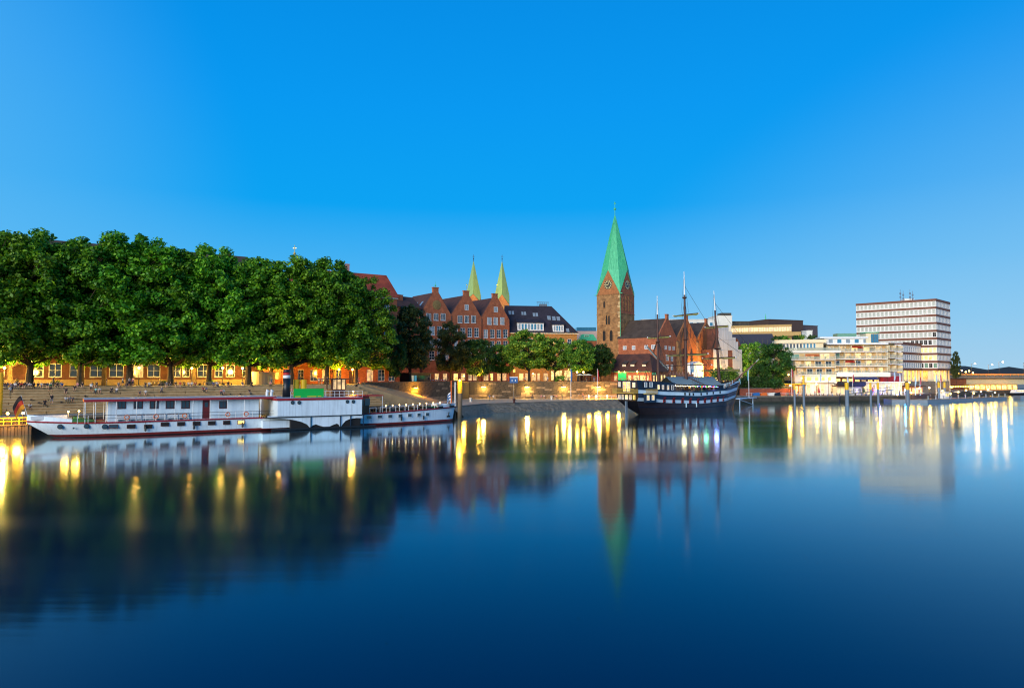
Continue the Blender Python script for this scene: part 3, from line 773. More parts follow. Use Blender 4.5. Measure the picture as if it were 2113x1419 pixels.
# ---- second brick building with red roof
F = Frame(edge_pt(606,19), edge_pt(818,19), ZP)
b = thing('brick_house', 'dark red brick house with red tiled roof behind the last plane trees', 'building', tuple(F.o), F.ang)
ops = []
for x0,x1 in [(615,627),(640,655),(665,679),(692,704),(757,770),(780,794),(802,815)]:
    u = F.rect(x0,762,x1,786); ops.append((u[0],u[1],u[2],u[3],2,3))
dr = F.rect(720,765,736,793)
zb = ops[0][3]+1.6
for lev in range(5):
    x = 1.2
    while x < F.L-2: ops.append((x,x+1.5,zb+lev*3.6,zb+lev*3.6+2.0,2,3)); x += 3.3
facade(b, F.L, 24, [o[:4] for o in ops] + [(dr[0],dr[1],0.02,dr[3])], M['brick'])
for i,o in enumerate(ops): window(b, *o, y=.2, pm=M['lit_dim'] if rr.random()<.2 else M['glass'])
MB().box(dr[0],dr[1],.14,.2,.02,dr[3]).build('door', M['wood_dk'], b)
shell(b, F.L, 14, 24, M['brick']); roof_gx(b, F.L, 14, 24, 31.0, M['tile_rd'], hip0=2, hip1=1)
MB().box(-.2,F.L+.2,-.3,.05,23.5,24).build('cornice', M['white_r'], b)
chimney(b, F.hit(731,560)[0], 6, 29.5, 1.0, 3.4, mat('pink_render','#b08078',.8))
# brick gable annex with chimneys at the right of it
Fx = Frame(gp(806,226,0), gp(866,236,0), ZP)
b = thing('chimney_house', 'low brick house with tall chimneys between the red roof and the gabled houses', 'building', tuple(Fx.o), Fx.ang)
zt = at(840,634,232).z-ZP
facade(b, Fx.L, zt, [], M['brick']); shell(b, Fx.L, 9, zt, M['brick']); roof_gx(b, Fx.L, 9, zt, zt+4.2, M['tile_br'])
for px in (814,831,838): chimney(b, Fx.hit(px,620)[0], 3, zt+1.6, 1.3, 2.6, M['brick'])

# ---- the three gabled houses
GF = Frame(gp(871,238,0), gp(1052,261,0), ZP)
gab = [dict(l=(872.5,640), p=(899.5,602), r=(931,650), ch=(894,905,593), top=None,
            A=[(879.5,889),(895,904),(909.5,919)], Ay=(646.5,661), B=[(886,897),(902,912),(917,926)], By=(673,691), lab='brick gabled house with a round carved emblem high in its gable'),
       dict(l=(931.5,650), p=(962.6,608), r=(993.5,655), ch=(957.5,968,600), top=(959,966.5,628,640),
            A=[(944.5,953.5),(958.5,967.5),(972.3,981.5)], Ay=(651,666), B=[(937,944.5),(950.5,960),(965,974),(979,988)], By=(676.5,695), lab='middle brick gabled house with one small window under its chimney'),
       dict(l=(994,655), p=(1022,613), r=(1051,660), ch=(1017,1027,606), top=(1019.2,1027,633,644),
            A=[(1005.3,1014),(1018.6,1027),(1032,1040.5)], Ay=(655,669.5), B=[(998,1006.7),(1011.6,1020.6),(1025,1034),(1038.5,1047.5)], By=(679.5,697), lab='brick gabled house beside the dark roofed building, four windows wide')]
for gi, G in enumerate(gab):
    ul, zl = GF.hit(*G['l']); ur, zr_ = GF.hit(*G['r']); up_, zp = GF.hit(*G['p']); ze = min(zl, zr_) - .1
    b = thing('gabled_house', G['lab'], 'house', tuple(GF.w(ul,0)), GF.ang, 'row of three gabled brick houses')
    S = lambda u: u-ul
    L = ur-ul; ops = []
    for x0,x1 in G['B']: u = GF.rect(x0,G['By'][0],x1,G['By'][1]); ops.append((S(u[0]),S(u[1]),u[2],u[3],2,3))
    z2 = ops[0][2]
    for lev in (1,2): 
        for o in list(ops[:len(G['B'])]): ops.append((o[0],o[1],o[2]-4.4*lev,o[3]-4.4*lev,2,3))
    gw = {0:[(880,889),(897,906),(914,923)],1:[(936,945),(951,960),(966,974),(976,984)],2:[(998,1008),(1012,1018),(1026,1034),(1037,1045)]}[gi]
    for x0,x1 in gw: u = GF.rect(x0,770,x1,785); ops.append((S(u[0]),S(u[1]),u[2],u[3],2,2))
    for x0,x1 in G['A']:
        u = GF.rect(x0,G['Ay'][0],x1,G['Ay'][1])
        if u[3] < ze-.1: ops.append((S(u[0]),S(u[1]),u[2],u[3],2,1))
    facade(b, L, ze, [o[:4] for o in ops], M['brick'])
    for i,o in enumerate(ops):
        low = o[3] < 7
        window(b, *o, y=.16, pm=(M['lit_y'] if rr.random()<.4 else M['lit_dim']) if low else (M['glass_lt'] if rr.random()<.55 else M['glass']), sill=not low)
    mb = MB(); mb.prism([(0,ze),(L,ze),(L,zr_),(S(up_)+.9,zp),(S(up_)-.9,zp),(0,zl)], 0, .5); mb.build('gable', M['brick'], b)
    for x0,x1 in G['A']:
        u = GF.rect(x0,G['Ay'][0],x1,G['Ay'][1])
        if u[3] >= ze-.1: window(b, S(u[0]),S(u[1]),u[2],u[3],3,1, y=-.002, pm=M['glass_lt'] if rr.random()<.6 else M['glass'], sill=True)
    if G['top']:
        u = GF.rect(G['top'][0],G['top'][2],G['top'][1],G['top'][3]); window(b, S(u[0]),S(u[1]),u[2],u[3],2,1,y=-.002,pm=M['glass_lt'])
    else:
        uc, zc = GF.hit(901,629); e = MB()
        e.lathe([(1.7,0),(1.7,.1),(1.35,.14),(.9,.2),(.3,.24)],20)
        o = e.build('emblem', mat('carved_sandstone','#8f7848',.9,scale=3,var=.5,bump=.8), b, (S(uc),-.01,zc)); o.rotation_euler=(math.pi/2,0,0)
    c0 = GF.hit(G['ch'][0],G['ch'][2])[0]; c1, zc = GF.hit(G['ch'][1],G['ch'][2])
    mb = MB().box(S(c0),S(c1),-.05,.9,zp-.6,zc-.25); mb.box(S(c0)-.15,S(c1)+.15,-.2,1.05,zc-.25,zc); mb.build('chimney', M['brick'], b)
    shell(b, L, 17, ze, M['brick'], y0=.01)
    gable_roof_y(b, -.1, L+.1, zl-.1, zr_-.1, S(up_), zp-.1, 17, M['tile_br'], y0=.5)
    # raised gable coping
    mb = MB()
    mb.path([(-.05,.2,zl+.1),(S(up_)-.9,.2,zp+.1)], .16, 4); mb.path([(S(up_)+.9,.2,zp+.1),(L+.05,.2,zr_+.1)], .16, 4); mb.build('coping', M['brick_dk'], b)
    if gi == 0:
        for (x,y) in ((-.2,4),(-.2,9)): pass
        for yy in (4.5,8.5):
            t=.45; mb=MB(); 
            p0=Vector((0,yy,zl-.1)).lerp(Vector((S(up_),yy,zp-.1)),.3); p1=Vector((0,yy,zl-.1)).lerp(Vector((S(up_),yy,zp-.1)),.55)
            n_=Vector((-(p1.z-p0.z),0,p1.x-p0.x)).normalized()*.08
            mb.hexa([tuple(p) for p in (p0,p1,p1+Vector((0,1.2,0)),p0+Vector((0,1.2,0)),p0+n_,p1+n_,p1+Vector((0,1.2,0))+n_,p0+Vector((0,1.2,0))+n_)])
            mb.build('skylight', M['glass_lt'], b)
        f = MB().tube((S(up_),.4,zc),(S(up_),.4,zc+2.2),.07,.03,6); f.lathe([(.02,0),(.3,.2),(.3,.45),(.02,.7)],8,(S(up_),.4,zc+.3)); f.build('finial', M['copper'], b)
    if gi: MB().tube((.05,-.12,ze),(.05,-.12,0),.09,n=6).build('downpipe', M['iron'], b)

# ---- dark mansard-roofed building
MF = Frame(gp(1053,263,0), gp(1191,267,0), ZP)
b = thing('dark_roofed_building', 'building with a large dark slate roof, dormers and floodlit yellow eaves', 'building', tuple(MF.o), MF.ang)
ze = MF.hit(1120,687)[1]; L = MF.L
ops = []
for x0,x1 in [(1071,1080),(1084,1093),(1097,1106),(1109,1114),(1122,1130)]:
    u = MF.rect(x0,770,x1,785); ops.append((*u,2,3))
sh = [MF.rect(1137,764,1160,789), MF.rect(1164,764,1181,789)]
for lev in range(3):
    x = 1.0
    while x < L-2: ops.append((x,x+1.6,6.2+lev*4.0,8.5+lev*4.0,2,2)); x += 3.1
facade(b, L, ze, [o[:4] for o in ops]+[(s_[0],s_[1],.3,s_[3]) for s_ in sh], mat('lamplit_render','#a8763a',.85,var=.2,scale=.8))  # yellow lamplight on the facade is put into the render colour
for i,o in enumerate(ops): window(b,*o,y=.16,pm=M['lit_dim'] if i<5 else (M['lit_y'] if rr.random()<.25 else M['glass']))
for s_ in sh: window(b, s_[0],s_[1],.3,s_[3],4,3,y=.16,pm=M['lit_w'],fm=M['wood'],name='shop_window')
MB().box(-.4,L+.5,-.7,.1,ze-.35,ze+.05).build('eaves', M['cream'], b)
shell(b, L, 17, ze, M['brick'])
zr = MF.hit(1090,631,8)[1]
mb = MB()
vs = [(-.6,-.8,ze),(L+.6,-.8,ze),(L+.6,17.5,ze),(-.6,17.5,ze),(-1.2,8,zr),(MF.hit(1138,636,8)[0],8,zr)]
mb.add(vs, [(0,1,5,4),(2,3,4,5),(3,0,4),(1,2,5),(0,3,2,1)]); mb.build('roof', M['tile_dk'], b)
def on_roof(px,py):
    """pixel -> local point on the front roof slope"""
    a = MF.w(0,-.8,ze); t1 = MF.d; t2 = (MF.w(0,8,zr)-a).normalized(); n_ = t1.cross(t2)
    r = ray(px,py); c = Vector((0,0,CAM_Z)); t = (a-c).dot(n_)/r.dot(n_); p = c+r*t-MF.o
    return Vector((p.dot(MF.d), p.dot(MF.n), p.z)), n_
sl = Vector((0, 8.8, zr-ze)).normalized(); nrm = Vector((0,-sl.z,sl.y))
for (x0,x1,y0,y1) in [(1050,1055,642,649),(1056.5,1061,642,649),(1076.5,1080.5,643.5,650),(1081.5,1086,643.5,650),(1100,1105,646,653),(1106,1110.5,646,653),(1130,1137,652,660),(1140,1147,653,661),(1149.5,1156,653.5,661.5),(1169,1175,678,685)]:
    p0,_ = on_roof(x0,y1); p1,_ = on_roof(x1,y1); q,_ = on_roof(x0,y0); h = (q-p0).length; w = p1.x-p0.x
    a_,b_,c_,d_ = p0, p0+Vector((w,0,0)), p0+Vector((w,0,0))+sl*h, p0+sl*h; e=nrm*.12
    MB().hexa([tuple(v) for v in (a_,b_,c_,d_,a_+e,b_+e,c_+e,d_+e)]).build('skylight', M['glass_lt'], b)
for (x0,x1,y0,y1,n) in [(1068,1122,667,682,8),(1141,1163.5,671,684.5,4)]:
    p0,_ = on_roof((x0+x1)/2,y1); u0=MF.hit(x0,y1,p0.y)[0]; u1=MF.hit(x1,y1,p0.y)[0]; z0=p0.z; z1=MF.hit((x0+x1)/2,y0,p0.y)[1]
    dm = MB().box(u0,u1,p0.y,p0.y+5,z0-.2,z1+.15).build('dormer', M['white'], b)
    rf = MB(); rf.hexa([(u0-.3,p0.y-.4,z1+.15),(u1+.3,p0.y-.4,z1+.15),(u1+.3,p0.y+6,z1+2.6),(u0-.3,p0.y+6,z1+2.6),(u0-.3,p0.y-.4,z1+.4),(u1+.3,p0.y-.4,z1+.4),(u1+.3,p0.y+6,z1+2.85),(u0-.3,p0.y+6,z1+2.85)]); rf.build('dormer_roof', M['tile_dk'], dm)
    w = (u1-u0-.4)/n
    for i in range(n): window(dm,u0+.2+i*w,u0+.2+(i+1)*w-.1,z0+.25,z1-.1,1,1,y=p0.y-.002,pm=M['glass_bl'] if i%3 else M['glass_lt'],fw=.15)
u0,_z = MF.hit(1108,636,9); 
rt = MB(); 
for i in range(7): rt.tube((u0+i*.75,8.5,zr-.3),(u0+i*.75,8.5,zr+1.7),.06,n=5)
rt.box(u0-.2,u0+4.8,8.3,8.7,zr+1.5,zr+1.7); rt.box(u0+1,u0+4,8,10,zr-.4,zr+.9); rt.build('roof_equipment', M['steel'], b)

# ---- pale blocks and copper mansard between the dark roof and the tower
F = Frame(gp(1188,300,0), gp(1234,300,0), ZP)
b = thing('pale_office', 'pale pink rendered block with a blue glazed top strip behind the lindens', 'building', tuple(F.o), F.ang)
zt = F.hit(1205,683)[1]
facade(b, F.L, zt, [], mat('pink_pale','#c8a89c',.8,var=.1)); shell(b,F.L,12,zt,MATS['pink_pale'])
MB().box(.6,F.L-.6,.6,10,zt,F.hit(1205,675)[1]).build('glazed_storey', M['glass_bl'], b)
F = Frame(gp(1196,282,0), gp(1232,282,0), ZP)
b = thing('copper_mansard_house', 'small red brick house with green copper mansard roof left of the tower', 'building', tuple(F.o), F.ang)
zt = F.hit(1210,703)[1]; zr = F.hit(1210,689)[1]
facade(b,F.L,zt,[],M['brick']); shell(b,F.L,9,zt,M['brick'])
MB().hexa([(-.3,-.3,zt),(F.L+.3,-.3,zt),(F.L+.3,9,zt),(-.3,9,zt),(1.2,1.6,zr),(F.L-1.2,1.6,zr),(F.L-1.2,8,zr),(1.2,8,zr)]).build('roof', M['copper'], b)
window(b, 2.2, 4.2, zt+.5, zr-.4, 2, 1, y=.9, pm=M['glass_gn'], name='dormer_window')

# ---- the church with its tower
CN = Vector((.76,-.65,0)); CG = Vector((.65,.76,0))          # nave direction towards the river, and along the gables
tc = gp(1281,254,0)                                           # near corner of the tower
S_ = 10.4
TF = Frame(tc - CN*S_, tc, ZP)                                # left face of the tower
church = thing('church', 'old brick church with a square stone tower and tall green copper spire', 'church', tuple(TF.o), TF.ang)
zg = at(1281,605,254).z - ZP; zpk = at(1254,556,256).z - ZP; zap = at(1270,437,258).z - ZP
zmid = at(1281,646,254).z - ZP
tw = MB().add([(0,0,-.5),(S_,0,-.5),(S_,S_,-.5),(0,S_,-.5),(0,0,zg),(S_,0,zg),(S_,S_,zg),(0,S_,zg)], [(0,1,5,4),(1,2,6,5),(2,3,7,6),(3,0,4,7)])
tower = tw.build('tower', M['stone'], church)
# brick facing on the upper river side of the tower
MB().box(S_,S_+.06,.5,S_-.4,zmid,zg-.2).build('brick_facing', M['brick'], tower)
for i in range(26):                                           # quoins at the near corner
    w = .75 if i % 2 else 1.1
    MB().box(S_-w,S_+.05,-.05,.3,.4+i*1.24,.4+i*1.24+.95).build('quoin', M['quoin'] if i%3 else M['stone'], tower)
for z in (zg-.25, zmid, at(1281,680,254).z-ZP): MB().box(-.12,S_+.12,-.12,S_+.12,z-.15,z+.1).build('string_course', M['stone'], tower)
MB().tube((S_+.1,-.1,0),(S_+.1,-.1,zg),.1,n=6).build('downpipe', M['copper'], tower)
def lancet(w,h,n=6):
    pts=[(-w/2,0),(w/2,0),(w/2,h-w)]
    for i in range(1,n): t=i/n; pts.append((w/2*(1-t*t*.9-.1*t), h-w+w*t))
    pts.append((0,h))
    for i in range(n-1,0,-1): t=i/n; pts.append((-w/2*(1-t*t*.9-.1*t), h-w+w*t))
    pts.append((-w/2,h-w)); return pts
def lancet_win(root,u,z,w,h,y=0,pane=None,frame=None,name='lancet_window',rz=0,x=None):
    mb=MB(); o=lancet(w+.35,h+.3); i_=lancet(w,h)
    i_=[(a,b+.12) for a,b in i_]; n=len(o)
    vs=[(a,-.12,b) for a,b in o]+[(a,-.12,b) for a,b in i_]+[(a,.0,b) for a,b in o]+[(a,.0,b) for a,b in i_]
    fs=[]
    for k in range(n):
        j=(k+1)%n; fs+= [(k,j,n+j,n+k),(2*n+j,2*n+k,k,j)[::-1],(n+k,n+j,3*n+j,3*n+k)]
    q=mb.add(vs,fs).build(name, frame or M['stone'], root, (u,y,z), rz)
    MB().prism(i_,-.03,-.006).build('opening', pane or M['dark_in'], q)
    return q
for (px,py0,py1,w) in [(1247,621,636,.75),(1252,651,670,.75),(1257,651,670,.75),(1247,680,704,1.3),(1261.5,680,704,1.3)]:
    u,z0=TF.hit(px,py1); z1=TF.hit(px,py0)[1]; lancet_win(tower,u,z0,w,z1-z0,y=-.002)
for (v,z0,h) in [(2.2,27,4.5),(4.2,26,5.5),(6.2,26,5.5),(8.0,27,4.5)]: lancet_win(tower,0,zmid+1+(z0-26)*.3,.35,h,y=v,x=0,rz=0).matrix_basis=Matrix.Translation((S_+.064,v,zmid+1.2))@Matrix.Rotation(math.pi/2,4,'Z')
# four gables
for k in range(4):
    g=MB().prism([(0,zg-.1),(S_,zg-.1),(S_/2,zpk)],0,.5).build('tower_gable', M['brick_lit'] if k in (0,3) else M['brick'], church)
    g.matrix_basis = Matrix.Translation((S_/2,S_/2,0))@Matrix.Rotation(k*math.pi/2,4,'Z')@Matrix.Translation((-S_/2,-S_/2,0))
    cp=MB().path([(0,.1,zg),(S_/2,.1,zpk+.15),(S_,.1,zg)],.16,5).build('gable_coping', M['copper'], g)
    if k<2:
        d=MB().lathe([(1.75,0),(1.75,.06)],28).build('clock', M['navy'] if k else mat('clock_face_dark','#3a3428',.6), g)
        zc = zg+(zpk-zg)*.40
        d.matrix_basis = Matrix.Translation((S_/2,-.02,zc))@Matrix.Rotation(math.pi/2,4,'X')
        gm = mat('clock_gilt','#d8c888',.4,metal=.1,var=.1)
        for h in range(12):
            a=h*math.pi/6; t=MB().box(-.13,.13,1.0,1.7,.06,.1).build('hour_mark', gm, d); t.rotation_euler=(0,0,-a)
        for (a,l,w) in ((RAD(28),1.25,.09),(RAD(-92),.85,.12)):
            t=MB().box(-w,w,-.2,l,.1,.14).build('clock_hand', gm, d); t.rotation_euler=(0,0,-a)
# spire: copper skin meeting the four gables, with standing seams
c_=S_/2; cor=[(0-.15,0-.15),(S_+.15,-.15),(S_+.15,S_+.15),(-.15,S_+.15)]; pk=[(c_,-.1),(S_+.1,c_),(c_,S_+.1),(-.1,c_)]
fm=(zpk+.2-zg)/(zap-zg); mid=[(c_+(x-c_)*(1-fm),c_+(y-c_)*(1-fm)) for x,y in cor]      # hips run straight from the corners to the tip
vs=[(x,y,zg+.1) for x,y in cor]+[(x,y,zpk+.2) for x,y in pk]+[(c_,c_,zap)]+[(x,y,zpk+.2) for x,y in mid]
fs=[]
for k in range(4): fs += [(k,4+k,9+k),(k,9+k,4+(k-1)%4),(4+k,8,9+k),(9+k,8,4+(k-1)%4)]
spire=MB().add(vs,fs).build('spire', M['copper'], church)
for k in range(4):
    sm=MB(); cc=Vector(vs[8]); lo=Vector(vs[k])
    for (a,b_) in ((Vector(vs[4+k]),Vector(vs[9+k])),(Vector(vs[9+k]),Vector(vs[4+(k-1)%4]))):
        out=((a+b_)/2-Vector((c_,c_,0))); out.z=0; out.normalize()
        for i in range(7):
            t=i/6; p=a.lerp(b_,t); sm.tube(p+out*.04, p.lerp(cc,.95)+out*.04, .07, .03, 4)
    sm.build('standing_seams', M['copper'], spire)
for k in range(2):
    p=(Vector(vs[4+k])+Vector(vs[4+(k-1)%4]))/2; p=p.lerp(Vector(vs[8]),.62)
    MB().box(p.x-.3,p.x+.3,p.y-.35,p.y+.2,p.z-.1,p.z+.6).build('spire_hatch', M['dark_in'], spire)
zb=at(1270,427,258).z-ZP; zt=at(1270,411,258).z-ZP
fin=MB().tube((c_,c_,zap-.8),(c_,c_,zt),.14,.07,8); fin.lathe([(.05,-.55),(.4,-.35),(.55,0),(.4,.35),(.05,.55)],12,(c_,c_,zb)); fin.box(c_-.45,c_+.45,c_-.06,c_+.06,zt-1.1,zt-.9); fin.lathe([(.05,0),(.3,.2),(.05,.6)],8,(c_,c_,zt-.9)); fin.build('finial', M['copper'], church)
for k,(x,y) in enumerate(cor[:2]+cor[3:]): MB().box(x-.7 if x<1 else x-.2,x+.2 if x<1 else x+.9,y-.15,y+.15,zg-.1,zg+.15).build('gargoyle', M['copper'], church)

# nave units with gables to the river
NC = gp(1359,243,0)
NF = Frame(NC, NC + CG*10, ZP)                               # gable plane
DF = Frame(NC - CN*16.5, NC, ZP)                             # side wall of the first unit
units = [dict(l=(1361,703),p=(1380,657),r=(1397,698)), dict(l=(1397.5,698),p=(1418,658),r=(1438,701)), dict(l=(1438.5,701),p=(1458,665),r=(1478,703))]
def church_local(F): return church.matrix_world  # church sits at TF
TFm = Matrix.Translation(TF.o)@Matrix.Rotation(TF.ang,4,'Z'); TFi = TFm.inverted()
NFm = Matrix.Translation(NF.o)@Matrix.Rotation(NF.ang,4,'Z')
def nave_part(o): o.matrix_basis = TFi@NFm@o.matrix_basis; return o
ze0 = None
for i,u in enumerate(units):
    ul,zl = NF.hit(*u['l']); ur,zr_ = NF.hit(*u['r']); up_,zp = NF.hit(*u['p']); 
    if i==0: ul=0.0
    zl = zr_ = NF.hit(*u['r'])[1]; up_=(ul+ur)/2
    ops=[]
    if i==0:
        for (x0,x1,y0,y1) in [(1371,1376,713,721),(1379,1384,714,722),(1387,1392,714.5,722),(1374,1380,732,744),(1384,1389,733,745),(1374,1380,752,763),(1384,1389,752,763)]:
            ops.append((*NF.rect(x0,y0,x1,y1),))
    wl_=facade(church,ur,zl,ops,M['brick'] if i==0 else M['brick_lit'],u0=ul,name='river_wall'); nave_part(wl_)
    for o in ops:
        w=window(church,*o,2,2,pm=M['glass_lt'],y=.12); nave_part(w)
    g=MB().prism([(ul,zl),(ur,zl),(up_+.5,zp),(up_-.5,zp)],0,.5).build('gable',M['brick'] if i<1 else M['brick_lit'],church); nave_part(g)
    ch=MB().box(up_-.7,up_+.7,-.1,.7,zp-.4,zp+1.3); ch.box(up_-.85,up_+.85,-.2,.8,zp+1.3,zp+1.55); nave_part(ch.build('gable_stack',M['brick'],church))
    if i:
        for q in range(5):                                   # blind niches in the gable
            uu=ul+(ur-ul)*(q+1)/6; hh=(zp-zl)*(1-abs(q-2)/3.4)*.72
            lw=MB().prism(lancet(.8,max(1.2,hh)),-.02,.02).build('niche',M['brick_dk'],church,(uu,-.03,zl+.3)); nave_part(lw)
        for q in (.3,.7):
            lw=lancet_win(church,ul+(ur-ul)*q,2.5,2.0,zl-6,y=-.01,pane=M['glass'],frame=M['brick']); nave_part(lw)
    rf=gable_roof_y(church,ul-.1,ur+.1,zl,zr_,up_,zp,17,M['tile_gy'],y0=.5); nave_part(rf)
    # buttress
    if i:
        bt=MB().hexa([(ul-.8,-2.2,-.3),(ul+.8,-2.2,-.3),(ul+.8,.0,-.3),(ul-.8,.0,-.3),(ul-.8,-.6,zl-1.5),(ul+.8,-.6,zl-1.5),(ul+.8,0,zl-1.0),(ul-.8,0,zl-1.0)]).build('buttress',M['stone'],church); nave_part(bt)
    if i==0: ze0=zl
ur=NF.hit(1478,703)[0]
bt=MB().hexa([(ur-.8,-2.2,-.3),(ur+.8,-2.2,-.3),(ur+.8,.0,-.3),(ur-.8,.0,-.3),(ur-.8,-.6,12),(ur+.8,-.6,12),(ur+.8,0,12.5),(ur-.8,0,12.5)]).build('buttress',M['stone'],church); nave_part(bt)
# side wall facing the tower side
DFm = Matrix.Translation(DF.o)@Matrix.Rotation(DF.ang,4,'Z')
ops=[DF.rect(x0,y0,x1,y1) for (x0,x1,y0,y1) in [(1285.5,1292.5,713.5,721.5),(1304,1311,713,721.5),(1330,1337,712,720),(1344,1352,711.5,720)]]
w_=facade(church,16.5,ze0,ops,M['brick'],name='side_wall'); w_.matrix_basis=TFi@DFm
for o in ops:
    w=window(church,*o,2,2,pm=M['glass_lt'],y=.06,fw=.2); w.matrix_basis=TFi@DFm@w.matrix_basis

# ---- low house with dormers before the church
HN = gp(1345,228,0)
HF = Frame(HN - CN*16, HN, 6.6)
inn = thing('riverside_inn', 'low brick inn with brown tiled roof, small dormers and lit ground floor windows', 'house', tuple(HF.o), HF.ang)
ze = HF.hit(1300,766)[1]; zr = HF.hit(1320,730,5.5)[1]; D=11.0; L=16.0
ops=[]
for (x0,x1) in [(1267.5,1272.5),(1296.5,1302.5),(1307,1313.5),(1315,1319),(1321,1332),(1335,1338)]:
    u0,u1,z0,z1=HF.rect(x0,774,x1,785); ops.append((u0,u1,max(.4,z0),z1))
facade(inn,L,ze,ops,M['brick'])
for i,o in enumerate(ops): window(inn,*o,2,2,y=.12,pm=M['lit_w'] if i else M['lit_dim'],fm=M['cream'])
mb=MB().add([(0,0,0),(0,D,0),(L,D,0),(L,0,0),(0,0,ze),(0,D,ze),(L,D,ze),(L,0,ze)],[(1,0,4,5),(2,1,5,6)]); mb.build('back_wall',M['brick'],inn)
# river end wall
RFm = Matrix.Translation((L,0,0))@Matrix.Rotation(math.pi/2,4,'Z')
w_=facade(inn,D,ze,[(1,2.2,1,3),(3.2,5.4,.8,3.2),(6.4,7.6,.8,3.2),(8.4,9.8,.8,3.2)],M['brick'],name='end_wall'); w_.matrix_basis=RFm
for o in [(1,2.2,1,3),(3.2,5.4,.8,3.2),(6.4,7.6,.8,3.2),(8.4,9.8,.8,3.2)]:
    w=window(inn,*o,2,2,y=.12,pm=M['lit_w'],fm=M['cream']); w.matrix_basis=RFm@w.matrix_basis
rf=roof_gx(inn,L,D,ze,zr,M['tile_br'],over=.6,hip0=.3,hip1=4.2)
for (x0,x1) in [(1284,1291),(1301,1308.5),(1325,1332)]:
    u0,u1,z0,z1=HF.rect(x0,752,x1,762,1.0); y=1.15
    dm=MB().box(u0-.1,u1+.1,y,y+2.6,z0-.3,z1+.1).build('dormer',M['tile_br'],inn)
    window(dm,u0,u1,z0,z1,3,3,y=y-.002,pm=M['lit_dim'],fm=M['white'])
    MB().hexa([(u0-.3,y-.3,z1+.1),(u1+.3,y-.3,z1+.1),(u1+.3,y+4,z1+2.2),(u0-.3,y+4,z1+2.2),(u0-.3,y-.3,z1+.25),(u1+.3,y-.3,z1+.25),(u1+.3,y+4,z1+2.35),(u0-.3,y+4,z1+2.35)]).build('dormer_roof',M['tile_gy'],dm)
MB().box(-.1,L+.1,-.75,-.55,ze-.22,ze-.05).build('gutter',M['copper'],inn)
# sandstone screen wall between inn and church
F=Frame(gp(1383,240,0),gp(1432,250,0),ZP)
b=thing('gateway_wall','weathered pinkish stone screen wall with carved cresting before the church','wall',tuple(F.o),F.ang)
zt=F.hit(1405,772)[1]
MB().box(0,F.L,0,.8,0,zt).build('wall',mat('pink_sandstone','#9a7060',.9,scale=1.5,var=.4,bump=.4),b)
for i in range(8): MB().prism([(-.35,0),(.35,0),(0,.9)],.1,.6).build('crest',MATS['pink_sandstone'],b,(.8+i*(F.L-1.6)/7,0,zt))
for x in (.6,2.2): MB().box(x,x+1.2,-.03,.0,1.2,2.2).build('lit_opening',M['lit_y'],b)

# ---- stepped gable under white scaffold sheeting
F=Frame(gp(1472,262,0),gp(1532,266,0),ZP)
b=thing('sheeted_gable_house','tall stepped house gable wrapped in white scaffold sheeting','building',tuple(F.o),F.ang)
sheet=mat('white_sheeting','#a9aeb3',.75,scale=.8,var=.28,stretch=(1.5,1.5,.15),bump=.6,bscale=1.6)
cols=[(1472,1483,720),(1483,1504,671),(1504,1511.5,684),(1511.5,1518.5,696),(1518.5,1523.5,705),(1523.5,1531,721)]
rs=random.Random(8)
for (x0,x1,yt) in cols:
    u0=F.hit(x0,740)[0];u1=F.hit(x1,740)[0];zt=F.hit((x0+x1)/2,yt)[1]
    z=0.0;y=0
    while z<zt-.2:
        h=min(4.0,zt-z); x=u0
        while x<u1-.1:
            w=min(2.1,u1-x)
            if not (F.hit(1501,740)[0]<x+w/2<F.hit(1509,740)[0] and F.hit(1500,750)[1]-3<z+h/2<F.hit(1500,727)[1]):
                MB().box(x+.02,x+w-.02,-.05-rs.random()*.12,.0,z+.02,z+h-.02).build('sheet',sheet,b)
            x+=w
        z+=h
    MB().box(u0,u1,.05,8,0,zt-.1).build('wall',M['brick_dk'],b)
F=Frame(gp(1522,272,0),gp(1548,275,0),ZP)
b=thing('red_gable_house','red brick gable half hidden right of the white sheeting','house',tuple(F.o),F.ang)
zt=F.hit(1535,745)[1];zp=F.hit(1524,698)[1]
facade(b,F.L,zt,[],M['brick']); MB().prism([(0,zt),(F.L,zt),(0.2,zp)],0,.4).build('gable',M['brick'],b); shell(b,F.L,9,zt,M['brick'])
gable_roof_y(b,-3,F.L+.2,zt+2,zt,.2,zp,9,M['tile_rd'],y0=.4)
window(b,F.L*.45,F.L*.45+1,zt-3,zt-1.2,2,2,y=-.002); window(b,F.L*.3,F.L*.3+1.2,zt+1,zt+2.6,2,1,y=-.002)

# ---- skyline behind the church
def block(name,label,px0,px1,Y,ytop,ybase,m,depth=12,roofm=None,Yb=None):
    F=Frame(gp(px0,Y,0),gp(px1,Yb or Y,0),ZP); b=thing(name,label,'building',tuple(F.o),F.ang)
    zt=F.hit((px0+px1)/2,ytop)[1]; zb=F.hit((px0+px1)/2,ybase)[1] if ybase else 0
    MB().box(0,F.L,0,depth,-.2,zt).build('wall',m,b)
    MB().box(-.15,F.L+.15,-.15,depth+.15,zt,zt+.35).build('parapet',roofm or m,b)
    return F,b,zt
F,b,zt=block('rear_office','pale flat roofed office peeking over the church gables',1326,1478,330,660,None,M['white_r'])
x=1.0
while x<F.L-2: window(b,x,x+1.6,zt-3,zt-1.2,1,1,y=-.002,pm=M['glass_bl']); x+=3.2
F,b,zt=block('stage_tower','white boxy rooftop block behind the foremast',1480,1513,345,652,None,M['white_r'],depth=14)
MB().box(F.L*.3,F.L*.95,-.2,6,zt+.3,zt+1.6).build('roof_box',M['conc_dk'],b)
